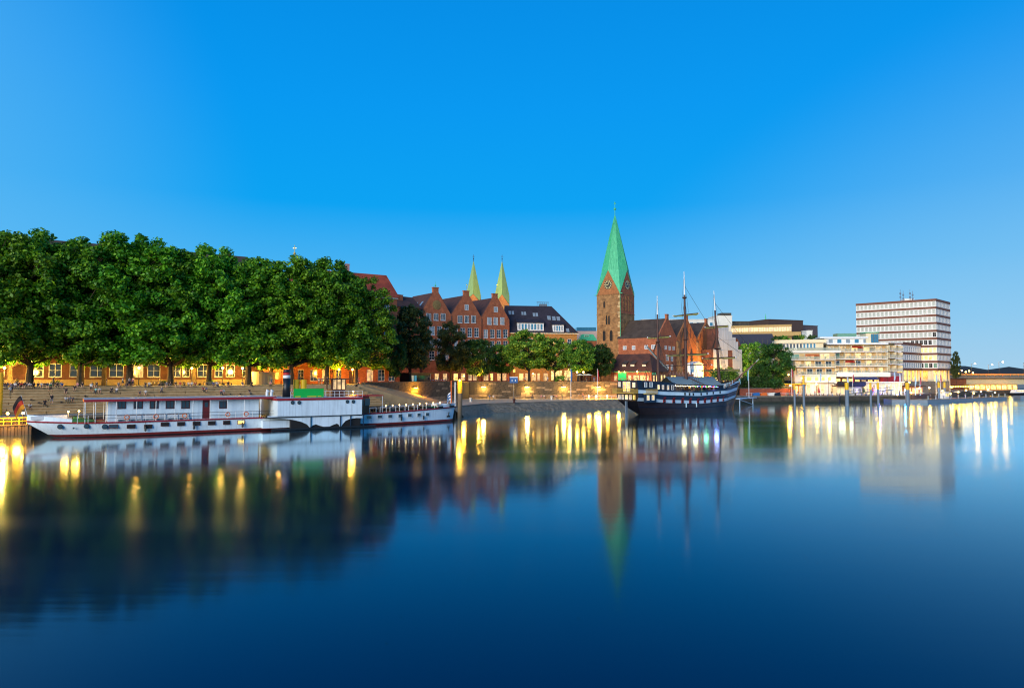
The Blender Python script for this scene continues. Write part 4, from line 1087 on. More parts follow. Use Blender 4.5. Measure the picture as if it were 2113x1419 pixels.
F,b,zt=block('grey_rooftop_block','dark grey rooftop blocks left of the golden building',1500,1548,350,664,None,M['conc_dk'],depth=14)
F,b,zt=block('golden_building','long flat building clad in golden panels with a glowing window band',1511,1636,335,672,None,mat('bronze_cladding','#b08a44',.55,var=.15,scale=.7),depth=22,Yb=325)
z0=F.hit(1570,684)[1];z1=F.hit(1570,675.5)[1]; n=24
for i in range(n):
    w=F.L/n; MB().box(i*w+.08,(i+1)*w-.08,-.06,.0,z0,z1).build('window',lit_window('golden_window',(1.0,.58,.12),.75),b)
MB().box(F.hit(1565,690)[0],F.L+4,-2.5,0,F.hit(1600,694)[1],F.hit(1600,686)[1]).build('ledge',MATS['bronze_cladding'],b)
F,b,zt=block('brown_upper_block','dark brown upper storey block behind the golden building',1588,1660,350,661,None,mat('dark_cladding','#4a3830',.7,var=.2),depth=18,Yb=358)
F,b,zt=block('sloping_dark_block','dark stepped roof running down behind the white flats',1640,1690,362,672,None,mat('slate_cladding','#5a4e50',.7,var=.2),depth=18,Yb=372)
F,b,zt=block('white_chimney_block','small white rooftop block above the planted terrace',1667,1679,300,683,None,M['white_r'],depth=5)
# dark seamed roof in front of the golden building
F=Frame(gp(1510,296,0),gp(1600,292,0),ZP); b=thing('seamed_roof_hall','hall with a long dark standing seam roof below the golden building','building',tuple(F.o),F.ang)
ze=F.hit(1555,716)[1]; zr=F.hit(1550,689,9)[1]
MB().box(0,F.L,0,18,-.2,ze).build('wall',M['white_r'],b); roof_gx(b,F.L,18,ze,zr,mat('seam_roof','#4a4240',.5,var=.2),over=.5)
for i in range(9):
    x=1+i*(F.L-2)/8; MB().box(x,x+.25,-.5,.0,ze+.6,ze+3.4).build('roof_rib',M['black'],b)
# thin green spire far behind
t=thing('far_spire','thin distant green church spire above the golden building','spire',tuple(gp(1582,520,ZP)))
zs=at(1582,647,520).z-ZP
MB().box(-2.6,2.6,-2.6,2.6,-.2,zs*.62).build('tower',M['brick_dk'],t); MB().lathe([(3.0,zs*.6),(1.2,zs*.8),(.05,zs)],8).build('spire',M['copper'],t)
t=thing('ball_topped_spire','slender far spire with a golden ball and cross above the plane trees','spire',tuple(gp(604,330,ZP)))
zs=at(604,535,330).z-ZP; zb=at(604,523,330).z-ZP; zt=at(604,506,330).z-ZP
MB().box(-3,3,-3,3,-.2,zs*.55).build('tower',M['brick_dk'],t); MB().lathe([(3,zs*.5),(1.0,zs*.8),(.35,zs)],8).build('spire',M['brick'],t)
mb=MB().tube((0,0,zs-1),(0,0,zt),.26,.16,6); mb.lathe([(.05,-.7),(.55,-.4),(.7,0),(.55,.4),(.05,.7)],10,(0,0,zb)); mb.box(-.9,.9,-.06,.06,zt-1.6,zt-1.35); mb.build('finial',mat('gilt_ball','#d8c070',.3,metal=.4),t)

# ---- the cathedral's twin spires
cath=thing('cathedral','far cathedral whose two floodlit green spires rise behind the gabled houses','church',tuple(gp(977,520,ZP)))
base=gp(977,520,ZP)
for i,(px,yap,ypk,yba) in enumerate([(977,537,606,622),(1036,537,607,628)]):
    X=gx(px,520,80)-base.x; zap=at(px,yap,520).z-ZP; zpk=at(px,ypk,515).z-ZP; zeb=at(px,yba,515).z-ZP; r=5.6
    tw=MB().box(X-r,X+r,-r,r,-.2,zeb).build('tower',M['stone'],cath)
    an=RAD(20)
    vs=[];fs=[]
    cor=[(-r,-r),(r,-r),(r,r),(-r,r)]; pk=[(0,-r),(r,0),(0,r),(-r,0)]
    vs=[(x,y,zeb) for x,y in cor]+[(x,y,zpk) for x,y in pk]+[(0,0,zap)]
    for k in range(4): fs+=[(k,4+k,4+(k-1)%4),(4+k,8,4+(k-1)%4)]
    MB().add(vs,fs).build('spire',M['copper_lit'],cath,(X,0,0))
    for k in range(4):
        g=MB().prism([(-r,zeb-.5),(r,zeb-.5),(0,zpk-.2)],-r-.1,-r+.3).build('tower_gable',M['brick_lit'],cath,(X,0,0),k*math.pi/2)
    f=MB().tube((X,0,zap-2),(X,0,zap+4.6),.22,.1,6); f.box(X-.9,X+.9,-.1,.1,zap+2.8,zap+3.1); f.lathe([(.1,-.5),(.5,0),(.1,.5)],8,(X,0,zap+1)); f.build('finial',M['iron'],cath)
MB().box(-8,34,6,50,-.2,30).build('nave',M['stone'],cath)
# ================================================================== right bank: flats, office block, bridge
rq = random.Random(21)
ALPHA = mat('balcony_glass','#b4c0b0',.08,var=.1,spec=.7); ALPHA.node_tree.nodes['Principled BSDF'].inputs['Alpha'].default_value=.28
ZR = 2.3
flats_w = thing('white_flats','cream apartment wing with rounded terraces and an orange awning','apartment building',tuple(gp(1726,262,ZR)))
flats_c = thing('balcony_flats','cream apartment block with four rows of glazed balconies above blue awnings','apartment building',tuple(gp(1830,266,ZR)))
flats_r = thing('corner_flats','narrow apartment bay with balconies above a red shop front','apartment building',tuple(gp(1864,272,ZR)))
POTS=[]
def balcony(root, F, px0, px1, y0, y1, nb, back=None, dep=2.0, slab=.3, awn=None, bal=True, lit=.3):
    """one storey: floor slab with balustrade, partitions and glazed back wall. y0/y1 = ceiling and floor rows"""
    inv=root.matrix_basis.inverted()
    ym=(y0+y1)/2; u0=F.hit(px0,ym)[0];u1=F.hit(px1,ym)[0];pm=(px0+px1)/2
    z1=F.hit(pm,y0)[1]+F.z;z0=F.hit(pm,y1)[1]+F.z
    Fm=Matrix.Translation((F.o.x,F.o.y,0))@Matrix.Rotation(F.ang,4,'Z')
    def P(o): o.matrix_basis=inv@Fm@o.matrix_basis; return o
    P(MB().box(u0,u1,-.1,dep+1,z0-slab,z0).build('balcony_slab',M['white_r'],root))
    wm=back or mat('balcony_shade_wall','#c9a873',.8,var=.15); w=(u1-u0)/nb; ops=[]  # back wall coloured darker to stand in for shade inside the balconies
    for i in range(nb):
        a=u0+i*w+.35; ops.append((a,a+w*.6,z0+.1,z0+min(2.3,(z1-z0)*.85)))
    wl_=facade(root,u1,z1-slab*.2,ops,wm,z0=z0,u0=u0,y=dep,name='back_wall'); P(wl_)
    for o in ops:
        r_=rq.random()
        P(window(root,*o,2,1,y=dep+.12,pm=M['lit_w'] if r_<lit*.6 else M['lit_dim'] if r_<lit*1.8 else (M['glass'] if r_<.8 else M['glass_gn']),fm=M['white'],name='balcony_door'))
    for i in range(nb+1):
        x=u0+i*w; x=min(max(x,u0+.1),u1-.1)
        P(MB().box(x-.1,x+.1,.05,dep-.01,z0+.005,z1-slab-.01 if True else z1).build('partition',M['cream'],root))
    if bal:
        for i in range(nb):
            P(MB().box(u0+i*w+.14,u0+(i+1)*w-.14,-.02,.02,z0+.08,z0+1.0).build('balustrade',ALPHA,root))
        P(MB().box(u0,u1,-.05,.05,z0+1.01,z0+1.07).build('handrail',M['steel'],root))
    if awn:
        for (i,m_) in awn:
            a=u0+i*w;bb=a+w*.95
            P(MB().hexa([(a,-.3,z1-1.15),(bb,-.3,z1-1.15),(bb,dep-.1,z1-.45),(a,dep-.1,z1-.45),(a,-.3,z1-1.05),(bb,-.3,z1-1.05),(bb,dep-.1,z1-.35),(a,dep-.1,z1-.35)]).build('awning',m_,root))
    for i in range(nb):
        if rq.random()<.5: POTS.append(F.o*1 + F.d*(u0+i*w+w*rq.uniform(.3,.7)) + F.n*.5 + Vector((0,0,z0-F.z)))
    return u0,u1,z0,z1
# left wing
LF=Frame(gp(1645,266,0),gp(1726,262,0),ZR); LF2=Frame(gp(1598,271,0),gp(1735,264,0),ZR)
balcony(flats_w,LF,1645,1724,758,772.5,4,lit=.2)
balcony(flats_w,LF,1640,1724,743,756.5,4,lit=.2)
balcony(flats_w,LF,1630,1724,728,741,3,awn=[(1,M['orange'])],lit=.4)
LFm=Matrix.Translation((LF2.o.x,LF2.o.y,0))@Matrix.Rotation(LF2.ang,4,'Z'); inv=flats_w.matrix_basis.inverted()
def PW_(o): o.matrix_basis=inv@LFm@o.matrix_basis; return o
zA=LF2.hit(1650,728)[1]+ZR; zB=LF2.hit(1650,723.5)[1]+ZR; zC=LF2.hit(1650,717)[1]+ZR; zD=LF2.hit(1650,707.5)[1]+ZR; zE=LF2.hit(1650,700.5)[1]+ZR
ua=LF2.hit(1622,720)[0]; ub=LF2.hit(1735,720)[0]
def rounded(u0,u1,y0,y1,r=3.5,n=6):
    p=[(u1,y0),(u1,y1),(u0,y1)]
    for i in range(n+1): t=i/n*math.pi/2; p.append((u0+r-r*math.cos(t), y0+r-r*math.sin(t)))
    return p[::-1]
PW_(MB().slab(rounded(ua,ub,-.6,14),zA,zB).build('terrace_slab',M['white_r'],flats_w))
PW_(MB().slab(rounded(ua+.3,ub,-.3,0.4),zB+.01,zC).build('terrace_balustrade',ALPHA,flats_w))
u0=LF2.hit(1599,705)[0]
PW_(MB().slab(rounded(u0+1,ub-6,1.5,14),zB+.02,zD).build('top_storey_wall',M['cream'],flats_w))
PW_(MB().slab(rounded(u0,ub-5,.6,14.5),zD,zE).build('roof_slab',M['cream'],flats_w))
for i in range(11):
    a=LF2.hit(1609+i*7,712)[0]; PW_(window(flats_w,a,a+.95,zC-.3,zD-.15,1,1,y=1.49,pm=M['glass_bl'] if i in(0,7,8,9,10) else M['glass'],fm=M['white']))
zbase=LF.hit(1690,773)[1]+ZR
u0,u1=LF.hit(1640,780)[0],LF.hit(1726,780)[0]
Lm=Matrix.Translation((LF.o.x,LF.o.y,0))@Matrix.Rotation(LF.ang,4,'Z')
def PL(o): o.matrix_basis=inv@Lm@o.matrix_basis; return o
ops=[(*[LF.hit(x0,781)[0],LF.hit(x1,781)[0]],LF.hit(1690,786)[1]+ZR,LF.hit(1690,776.5)[1]+ZR) for x0,x1 in [(1664,1676),(1681,1690),(1694,1703),(1708,1716)]]
PL(facade(flats_w,u1,zbase,ops,M['white_r'],z0=ZR,u0=u0,y=.6,name='ground_wall'))
for o in ops: PL(window(flats_w,*o,1,1,y=.72,pm=M['lit_o'],fm=M['white'],fw=.2,name='shop_window'))
PL(MB().box(u0,u1,-.9,.6,LF.hit(1690,790)[1]+ZR-.2,LF.hit(1690,786.5)[1]+ZR).build('balcony_front',M['white_r'],flats_w))
PL(MB().box(u0,u1,3.02,14,ZR,zB).build('core',M['cream'],flats_w))
# centre
CF=Frame(gp(1722,267,0),gp(1833,265,0),ZR)
balcony(flats_c,CF,1722,1832,756.5,770,6,lit=.7)
balcony(flats_c,CF,1722,1832,741.5,754.5,5,lit=.4,awn=[(1,M['red'])])
balcony(flats_c,CF,1722,1832,726,739.5,5,lit=.45)
balcony(flats_c,CF,1708,1832,711.5,724.5,5,awn=[(2,M['red']),(3,M['cream'])],lit=.4)
inv=flats_c.matrix_basis.inverted(); Cm=Matrix.Translation((CF.o.x,CF.o.y,0))@Matrix.Rotation(CF.ang,4,'Z')
def PC(o): o.matrix_basis=inv@Cm@o.matrix_basis; return o
u0,u1=CF.hit(1706,710)[0],CF.hit(1832,710)[0]; z0=CF.hit(1770,710.5)[1]+ZR; z1=CF.hit(1770,697)[1]+ZR
PC(MB().box(u0,u1,-.5,12,z0,z0+.5).build('roof_slab',M['white'],flats_c))
uw=CF.hit(1793,705)[0]
ops=[(u0+1.5+i*3.3,u0+3.3+i*3.3,z0+.6,z0+2.3) for i in range(5)]
PC(facade(flats_c,uw,z1,ops,M['white_r'],z0=z0+.5,u0=u0,y=2.5,name='penthouse_wall'))
for i,o in enumerate(ops): PC(window(flats_c,*o,1,1,y=2.6,pm=M['glass_bl'] if i%2 else M['glass_lt']))
PC(MB().box(u0-2,uw+.5,1.8,12,z1,z1+.6).build('penthouse_roof',M['white'],flats_c))
a,bb=CF.hit(1738,690)[0],CF.hit(1778,690)[0]
PC(MB().box(a,bb,5,10,z1+.6,CF.hit(1760,686)[1]+ZR).build('roof_greenhouse',M['glass_gn'],flats_c))
a,bb=CF.hit(1792,695)[0],CF.hit(1816,695)[0]; zt=CF.hit(1805,686)[1]+ZR
PC(MB().box(a,bb,2.2,8,z0+.5,zt).build('stair_tower',M['cream'],flats_c))
c=CF.hit(1802,695)[0]; 
for i in range(3): PC(window(flats_c,c+i*.95,c+i*.95+.9,z0+.8,zt-.4,1,4,y=2.19,pm=M['glass_bl'],fm=M['steel'],fw=.08))
PC(MB().box(a-.5,bb+.5,1.6,8.5,zt,zt+.3).build('stair_tower_roof',M['copper'],flats_c))
zp0=CF.hit(1770,775.5)[1]+ZR; zp1=CF.hit(1770,769.5)[1]+ZR; u0=CF.hit(1722,772)[0]
PC(MB().box(u0,u1,-1.6,-1.3,zp0,zp1+.3).build('parapet',M['white_r'],flats_c))
PC(MB().box(u0,u1,-1.6,3,zp0-.3,zp0).build('terrace_slab',M['white_r'],flats_c))
sg=CF.hit(1726,772)[0]; PC(MB().box(sg,sg+5.2,-1.75,-1.62,zp0+.15,zp1+.15).build('lit_sign',M['neon_w'],flats_c))
zs=CF.hit(1770,788)[1]+ZR
ops=[]
for i in range(8):
    a=u0+.8+i*(u1-u0-1)/8; ops.append((a,a+(u1-u0)/8-.7,zs-.2,zp0-1.0))
PC(facade(flats_c,u1,zp0-.3,ops,M['brick_dk'],z0=ZR,u0=u0,y=1.0,name='ground_wall'))
for i,o in enumerate(ops): PC(window(flats_c,*o,2,1,y=1.1,pm=M['lit_y'] if i!=4 else M['lit_dim'],fm=M['wood'],name='shop_window'))
for (x0,x1) in [(1757,1780),(1781,1806)]:
    a,bb=CF.hit(x0,777)[0],CF.hit(x1,777)[0]
    PC(MB().hexa([(a,-4.2,zp0-1.5),(bb,-4.2,zp0-1.5),(bb,-1.2,zp0-.4),(a,-1.2,zp0-.4),(a,-4.2,zp0-1.38),(bb,-4.2,zp0-1.38),(bb,-1.2,zp0-.28),(a,-1.2,zp0-.28)]).build('awning',mat('navy_awning','#1c2c66',.7),flats_c))
PC(MB().box(u0,u1,3.02,14,ZR,z0).build('core',M['cream'],flats_c))
# right narrow bay
RF_=Frame(gp(1836,268,0),gp(1864,272,0),ZR)
for (ya,yb) in [(711,723),(725.5,737.5),(740,750),(752,765)]: balcony(flats_r,RF_,1836,1863.5,ya,yb,2,lit=.25)
inv=flats_r.matrix_basis.inverted(); Rm=Matrix.Translation((RF_.o.x,RF_.o.y,0))@Matrix.Rotation(RF_.ang,4,'Z')
def PR(o): o.matrix_basis=inv@Rm@o.matrix_basis; return o
z0=RF_.hit(1850,767)[1]+ZR;zt=RF_.hit(1850,708)[1]+ZR
PR(MB().box(0,RF_.L,3.02,12,ZR,zt).build('core',M['cream'],flats_r)); PR(MB().box(-.3,RF_.L+.3,-.3,12,zt,zt+.5).build('roof_slab',M['white_r'],flats_r))
a,bb=-5.0,RF_.L*.75
PR(MB().box(a,bb,-1.2,-1.0,z0-1.6,z0-.3).build('shop_fascia',mat('fascia_grey','#8a8690',.6),flats_r))
PR(MB().box(a,bb,-.9,3,ZR,z0-1.7).build('shop_front',mat('red_shop','#a8202c',.6,var=.2),flats_r))
PR(MB().box(bb,RF_.L,-.5,3,ZR,z0-.3).build('pier',M['cream'],flats_r))
# roof garden plants and balcony plants
for i,px in enumerate((1606,1622,1640,1660,1678)):
    z=zE+.0; shrub(LF2.o+LF2.d*LF2.hit(px,698)[0]+LF2.n*4+Vector((0,0,z-ZR)),3.2,2,1.9,'leafy shrub planted on the roof terrace of the cream flats',700+i,['deep','mid'][i%2],name='shrub',group='roof terrace plants')
plv=leaves_mesh('foliage',[(0,0,.55),(.15,.1,.8),(-.12,-.1,.75)],[.3,.25,.28],16,.12,LEAF['mid'],77)
potm=MB().lathe([(.16,0),(.24,.35),(.26,.36),(.26,.4)],10).mesh('pot',mat('terracotta','#9a5a3a',.8))
for p in POTS[:26]:
    t=thing('potted_plant','small potted plant standing on a balcony of the flats','plant',tuple(p+Vector((0,0,.005))),rq.uniform(0,6),'balcony pot plants'); put('pot',potm,t); put('foliage',plv,t)

# ---- banded office block
N_=gp(1936.5,302,0); Lp=gp(1770.5,324,0); Rp=gp(1965.5,317,0)
office=thing('office_block','tall office block with white window rows and brown bands','office building',tuple(Vector((N_.x,N_.y,ZR))))
inv=office.matrix_basis.inverted()
ztop=at(1936.5,616,302).z; zbot=at(1938,764,302).z; FH=(ztop-1.0-zbot)/9
white_pil=mat('white_pilaster','#e4dfd6',.6,var=.1)
warm_pane=mat('pale_blind_window','#c6c8ba',.3,var=.35,scale=.7,spec=.4); dark_fr=mat('window_bar_grey','#a09a90',.5); bluep=mat('blue_office_glass','#7ca0b4',.25,var=.3,spec=.4)
def banded(F,n,floors,pane,wd,name='face',dark=None,y0=0):
    Fm=Matrix.Translation((F.o.x,F.o.y,0))@Matrix.Rotation(F.ang,4,'Z')
    def P(o): o.matrix_basis=inv@Fm@o.matrix_basis; return o
    w=F.L/n
    for k in floors:
        zb=zbot+k*FH
        P(MB().box(0,F.L,-.12,.15,zb,zb+FH*.27).build('band',M['brownband'],office))
        ops=[(i*w+w*(1-wd)/2,(i+1)*w-w*(1-wd)/2,zb+FH*.36,zb+FH*.93) for i in range(n)]
        P(facade(office,F.L,zb+FH,ops,white_pil,z0=zb+FH*.27,name='window_row',reveal=.15))
        for i,o in enumerate(ops):
            pm=pane
            if dark and (k,i) in dark: pm=dark[(k,i)]
            key=('ow',round(o[1]-o[0],1),round(o[3]-o[2],1),pm.name)
            if key not in WC:
                mb=MB().box(0,key[1],0,.03,0,key[2],0); mb.box(key[1]*.5-.05,key[1]*.5+.05,-.03,0,0,key[2],1); mb.box(0,key[1],-.03,0,key[2]*.72,key[2]*.72+.07,1)
                WC[key]=mb.mesh('window',[pm,dark_fr])
            P(put('window',WC[key],office,(o[0],.1,o[2])))
dk={(3,13+i):M['dark_in'] for i in range(5)}; dk[(4,18)]=M['dark_in']
dk.update({(k,i):M['lit_y'] for k in (1,2) for i in (15,16,17,18)}); dk.update({(0,i):(M['dark_in'] if i%2 else M['glass_gn']) for i in (15,16,17,18)})
FF=Frame(Lp,N_,0); FR=Frame(N_,Rp,0)
banded(FF,19,range(9),warm_pane,.72,dark=dk)
banded(FR,10,range(9),bluep,.55)
nb=FF.n*18
mb=MB().slab([(p.x,p.y) for p in (Lp+FF.n*.2,N_+FF.n*.25-FF.d*.3,Rp+FF.n*.1-FF.d*.4,Rp-FF.d*FF.L*.9+nb*.3)],zbot,ztop-.2)
o=mb.build('core',white_pil,office); o.matrix_basis=inv
mb=MB()
for F_ in (FF,FR):
    a_,b_=F_.w(0,-.25),F_.w(F_.L,-.25); c2,d2=F_.w(F_.L,.5),F_.w(0,.5)
    mb.hexa([(p.x,p.y,ztop-1.0) for p in (a_,b_,c2,d2)]+[(p.x,p.y,ztop) for p in (a_,b_,c2,d2)])
o=mb.build('roof_band',M['brownband'],office); o.matrix_basis=inv
# front wing
WFr=Frame(gp(1863.6,290,0),gp(1904,306,0),0)
banded(WFr,9,range(0,3),bluep,.6)
o=MB().slab([(p.x,p.y) for p in (WFr.w(.1,.2),WFr.w(WFr.L,.2),WFr.w(WFr.L,14),WFr.w(.1,14))],zbot,zbot+FH*3.2).build('wing_core',white_pil,office); o.matrix_basis=inv
o=MB().slab([(p.x,p.y) for p in (WFr.w(-.1,-.2),WFr.w(WFr.L,-.2),WFr.w(WFr.L,14),WFr.w(-.1,14))],zbot+FH*3.2,zbot+FH*3.5).build('wing_roof',M['brownband'],office); o.matrix_basis=inv
# glowing ground floor with columns
for F_,n in ((FF,8),(FR,5),(WFr,5)):
    Fm=Matrix.Translation((F_.o.x,F_.o.y,0))@Matrix.Rotation(F_.ang,4,'Z')
    for i in range(n):
        x=(i+.5)*F_.L/n
        q=MB().tube((x,.6,ZR),(x,.6,zbot),.4,n=10).build('column',M['cream'],office); q.matrix_basis=inv@Fm
        if i<n:
            q=MB().box(i*F_.L/n+.25,(i+1)*F_.L/n-.25,2.0,2.1,ZR+2.8,zbot-.15).build('lobby_window',M['lit_y'] if (i%3) else M['lit_o'],office); q.matrix_basis=inv@Fm
    q=MB().box(.5,F_.L-.5,2.11,4,ZR,zbot-.02).build('lobby_wall',M['cream'],office); q.matrix_basis=inv@Fm
# roof antennas
for i,px in enumerate((1863.5,1869.5,1883.5,1889)):
    p=gp(px,314,0); z1=at(px,597+3*(i%2),314).z
    q=MB().tube((p.x,p.y,ztop-.6),(p.x,p.y,z1),.12,.08,6); 
    for dz in (1.5,3.2): q.box(p.x-.35,p.x+.35,p.y-.1,p.y+.1,z1-dz-.9,z1-dz)
    o=q.build('antenna',M['greyblue'],office); o.matrix_basis=inv
p=gp(1877,316,0); o=MB().box(p.x-2,p.x+2.5,p.y-1.5,p.y+1.5,ztop-.5,ztop+1.4).build('roof_plant',M['white_r'],office); o.matrix_basis=inv
# terrace wall and base of the office
F=Frame(gp(1866,281,0),gp(1960,292,0),ZR); b=thing('terrace_wall','grey concrete terrace wall below the office block','wall',tuple(F.o),F.ang)
zt=F.hit(1910,786)[1]
MB().box(0,F.L,0,.6,0,zt).build('wall',M['conc'],b)
for i in range(10): MB().box(i*F.L/10+.05,(i+1)*F.L/10-.05,-.05,0,.05,zt-.4).build('panel',M['conc'],b)
MB().box(0,F.L,0,.12,zt,zt+.9).build('railing',ALPHA,b)

# ---- road bridge
br=thing('road_bridge','low beige road bridge with street lamps crossing the river at the right','bridge',tuple(Vector((gx(1987,345,5),345,0))))
zdk=at(2050,774,345).z; zfb=at(2050,781,345).z; zgb=at(2050,790,345).z
MB().box(-70,420,0,18,zfb,zdk-.4).build('deck',M['conc'],br)
MB().box(-70,420,-.6,-.02,zfb-.1,zfb+.4).build('fascia',M['conc_dk'],br)
n=26
mb=MB()
for i in range(n):   # haunched girder
    x0=i*420/n;x1=(i+1)*420/n
    f=lambda x: zgb-1.6*abs(((x/105.0)%1)-.5)*2
    mb.hexa([(x0,.4,f(x0)),(x1,.4,f(x1)),(x1,17.6,f(x1)),(x0,17.6,f(x0)),(x0,.4,zfb-.02),(x1,.4,zfb-.02),(x1,17.6,zfb-.02),(x0,17.6,zfb-.02)])
mb.build('girder',mat('beige_girder','#b0a684',.7,var=.15),br)
for x in (52,157,262): MB().box(x-2.5,x+2.5,1,17,-2,zgb).build('pier',M['conc'],br)
MB().box(-72,2,.3,17.7,ZR-.2,zfb-.03).build('abutment',brickmat('abutment_brick','#8a5030','#6a3a24',None),br)
for i in range(120):
    x=-68+i*4.0
    MB().box(x-.05,x+.05,-.35,-.25,zdk-.4,zdk+.75).build('railing_post',M['orange'],br) if x<180 else None
MB().box(-70,420,-.36,-.24,zdk+.7,zdk+.8).build('handrail',M['orange'],br); MB().box(-70,420,-.34,-.28,zdk+.1,zdk+.6).build('railing_infill',mat('railing_panel','#c89a50',.6,var=.2),br)  # orange of rail, posts and panels stands for traffic and lamp glow
# ================================================================== paddle steamer
def hull_rows(L, rows, n, shape, xs, xe):
    """rows: list of (z(t), half breadth(t)); returns grid [row][station] of (x, b, z)"""
    G=[]
    for zf,bf in rows:
        r=[]
        for i in range(n+1):
            t=i/n; z=zf(t); r.append((xs(z)+(xe(z)-xs(z))*t, bf(t), z))
        G.append(r)
    return G
def skin(G, r0, r1, both=True, off=0.0):
    mb=MB(); n=len(G[0])
    for s in ((-1,1) if both else (-1,)):
        vs=[];fs=[]
        for r in range(r0,r1+1):
            for (x,b,z) in G[r]: vs.append((x,s*(b+off),z))
        for r in range(r1-r0):
            for i in range(n-1):
                f=(r*n+i,r*n+i+1,(r+1)*n+i+1,(r+1)*n+i); fs.append(f if s<0 else f[::-1])
        mb.add(vs,fs)
    return mb
def deck_of(G,r,dz=0.0):
    mb=MB(); n=len(G[r]); vs=[(x,-b,z+dz) for x,b,z in G[r]]+[(x,b,z+dz) for x,b,z in G[r]]
    return mb.add(vs,[(i,i+1,n+i+1,n+i) for i in range(n-1)])
pA,pB=on_z(76,904,0),on_z(933,868.5,0)
SF=Frame(pA,pB,0.0)
st_=thing('paddle_steamer','long white paddle steamer with red trim and a black funnel moored at the steps','ship',tuple(SF.o),SF.ang)
L=SF.L
zd=lambda t: 2.3+.75*max(0,(t-.62)/.38)**1.6+.35*max(0,(.1-t)/.1)
shp=lambda t: max(.0,min(1,t/.16))**.55*max(0.0,min(1,(1-t)/.24))**.62
xs=lambda z: 2.6-3.9*min(1,max(0,z/2.2))**.8; xe=lambda z: L+.5*z/2.5
G=hull_rows(L,[(lambda t:-.8,lambda t:3.3*shp(t)),(lambda t:.12,lambda t:3.7*shp(t)),(lambda t:.5,lambda t:3.8*shp(t)),(lambda t:zd(t)-.3,lambda t:4.0*shp(t)+.02),(lambda t:zd(t),lambda t:4.02*shp(t)+.02)],64,None,xs,xe)
smooth(skin(G,0,1).build('hull_bottom',M['black'],st_)); smooth(skin(G,1,2).build('boot_stripe',M['boot'],st_)); smooth(skin(G,2,4).build('hull',M['hullwhite'],st_))
rr_=MB()
for s in (-1,1): rr_.path([(x,s*(b+.05),z-.05) for x,b,z in G[4]],.13,6)
rr_.build('rubbing_strake',M['hullred'],st_)
deck_of(G,4,-.02).build('deck',mat('deck_planks','#7a5a3c',.7,var=.3,scale=2,stretch=(.2,3,1)),st_)
def Q(px,py,yo=-4.0): return SF.hit(px,py,yo)
def side_b(x):
    t=min(1,max(0,(x+1)/(L+1.5))); return 4.0*shp(t)+.02
side_b_st=lambda x,_L=L: 4.0*shp(min(1,max(0,(x+1)/(_L+1.5))))+.02
# bulwarks at stern and bow
def bulwark(x0,x1,h0,h1,name):
    mb=MB()
    pts=[p for p in G[4] if x0<=p[0]<=x1]
    for s in (-1,1):
        for a,b in zip(pts[:-1],pts[1:]):
            ha=h0+(h1-h0)*(a[0]-x0)/(x1-x0);hb=h0+(h1-h0)*(b[0]-x0)/(x1-x0)
            mb.hexa([(a[0],s*a[1],a[2]),(b[0],s*b[1],b[2]),(b[0],s*max(0,b[1]-.12),b[2]),(a[0],s*max(0,a[1]-.12),a[2]),(a[0],s*a[1],a[2]+ha),(b[0],s*b[1],b[2]+hb),(b[0],s*max(0,b[1]-.12),b[2]+hb),(a[0],s*max(0,a[1]-.12),a[2]+ha)])
    return mb.build(name,M['hullwhite'],st_)
bulwark(-2,5.2,1.0,.45,'stern_bulwark'); bulwark(L-5,L+1.6,.5,.75,'bow_bulwark')
MB().box(-.8,3.8,-1.6,1.6,zd(0)+.2,zd(0)+.75).build('stern_cover',M['white'],st_)
MB().hexa([(4.4,-2.9,2.4),(7.6,-3.0,2.4),(7.6,3.0,2.4),(4.4,2.9,2.4),(4.6,-2.6,3.1),(6.8,-2.8,2.65),(6.8,2.8,2.65),(4.6,2.6,3.1)]).build('green_tarpaulin',mat('green_tarp','#1c6a34',.7,var=.3),st_)
# hull windows
def hull_window(px0,px1,py0,py1,pm,fm=None):
    xm,_=Q((px0+px1)/2,(py0+py1)/2); yb=-side_b(xm)
    x0,z0=Q(px0,py1,yb);x1,z1=Q(px1,py0,yb)
    mb=MB().box(0,x1-x0,-.03,.02,0,z1-z0); o=mb.build('hull_window',fm or mat('window_frame_brown','#5a2c22',.5),st_,(x0,yb-.03,z0))
    sl=(side_b(x1)-side_b(x0))/(x1-x0); o.rotation_euler=(0,0,-math.atan(sl))
    o.location.y=-side_b(x0)-.03
    MB().box(.08,x1-x0-.08,-.045,-.031,.08,z1-z0-.08).build('pane',pm,o)
Z=6.17
for a,b_ in [(1385,1503),(1612,1725),(1833,1940)]: hull_window(a/Z,b_/Z,875,884,M['glass'] if a<1500 else M['dark_in'])
for i,(a,b_) in enumerate([(70,180),(280,380),(478,577),(672,770),(865,957),(1047,1138)]):
    y0=870.5-i*.85; hull_window(320+a/Z,320+b_/Z,y0,y0+9,M['lit_y'] if i==5 else M['dark_in'])
for i,(a,b_) in enumerate([(715,785),(853,918),(987,1048),(1117,1175),(1240,1298),(1360,1415),(1470,1522)]):
    y0=856.3-i*.95; hull_window(640+a/Z,640+b_/Z,y0,y0+8,M['glass'],M['white'])
def porthole(px,py,r,yo=None,nm='porthole'):
    xm,_=Q(px,py); yb=-side_b(xm) if yo is None else yo
    x,z=Q(px,py,yb)
    sl_=0 if yo is not None else (side_b(x+.3)-side_b(x-.3))/.6
    o=MB().lathe([(r,0),(r,.05),(r*.8,.06)],18).build(nm,M['black'],st_); o.matrix_basis=Matrix.Translation((x,yb-.04,z))@Matrix.Rotation(-math.atan(sl_),4,'Z')@Matrix.Rotation(math.pi/2,4,'X')
    MB().lathe([(r*.78,.061),(r*.78,.075)],18).build('pane',M['glass'],o)
porthole(123.7,880,.38); porthole(178.6,879,.38); porthole(216,880,.4); porthole(152,883,.14)
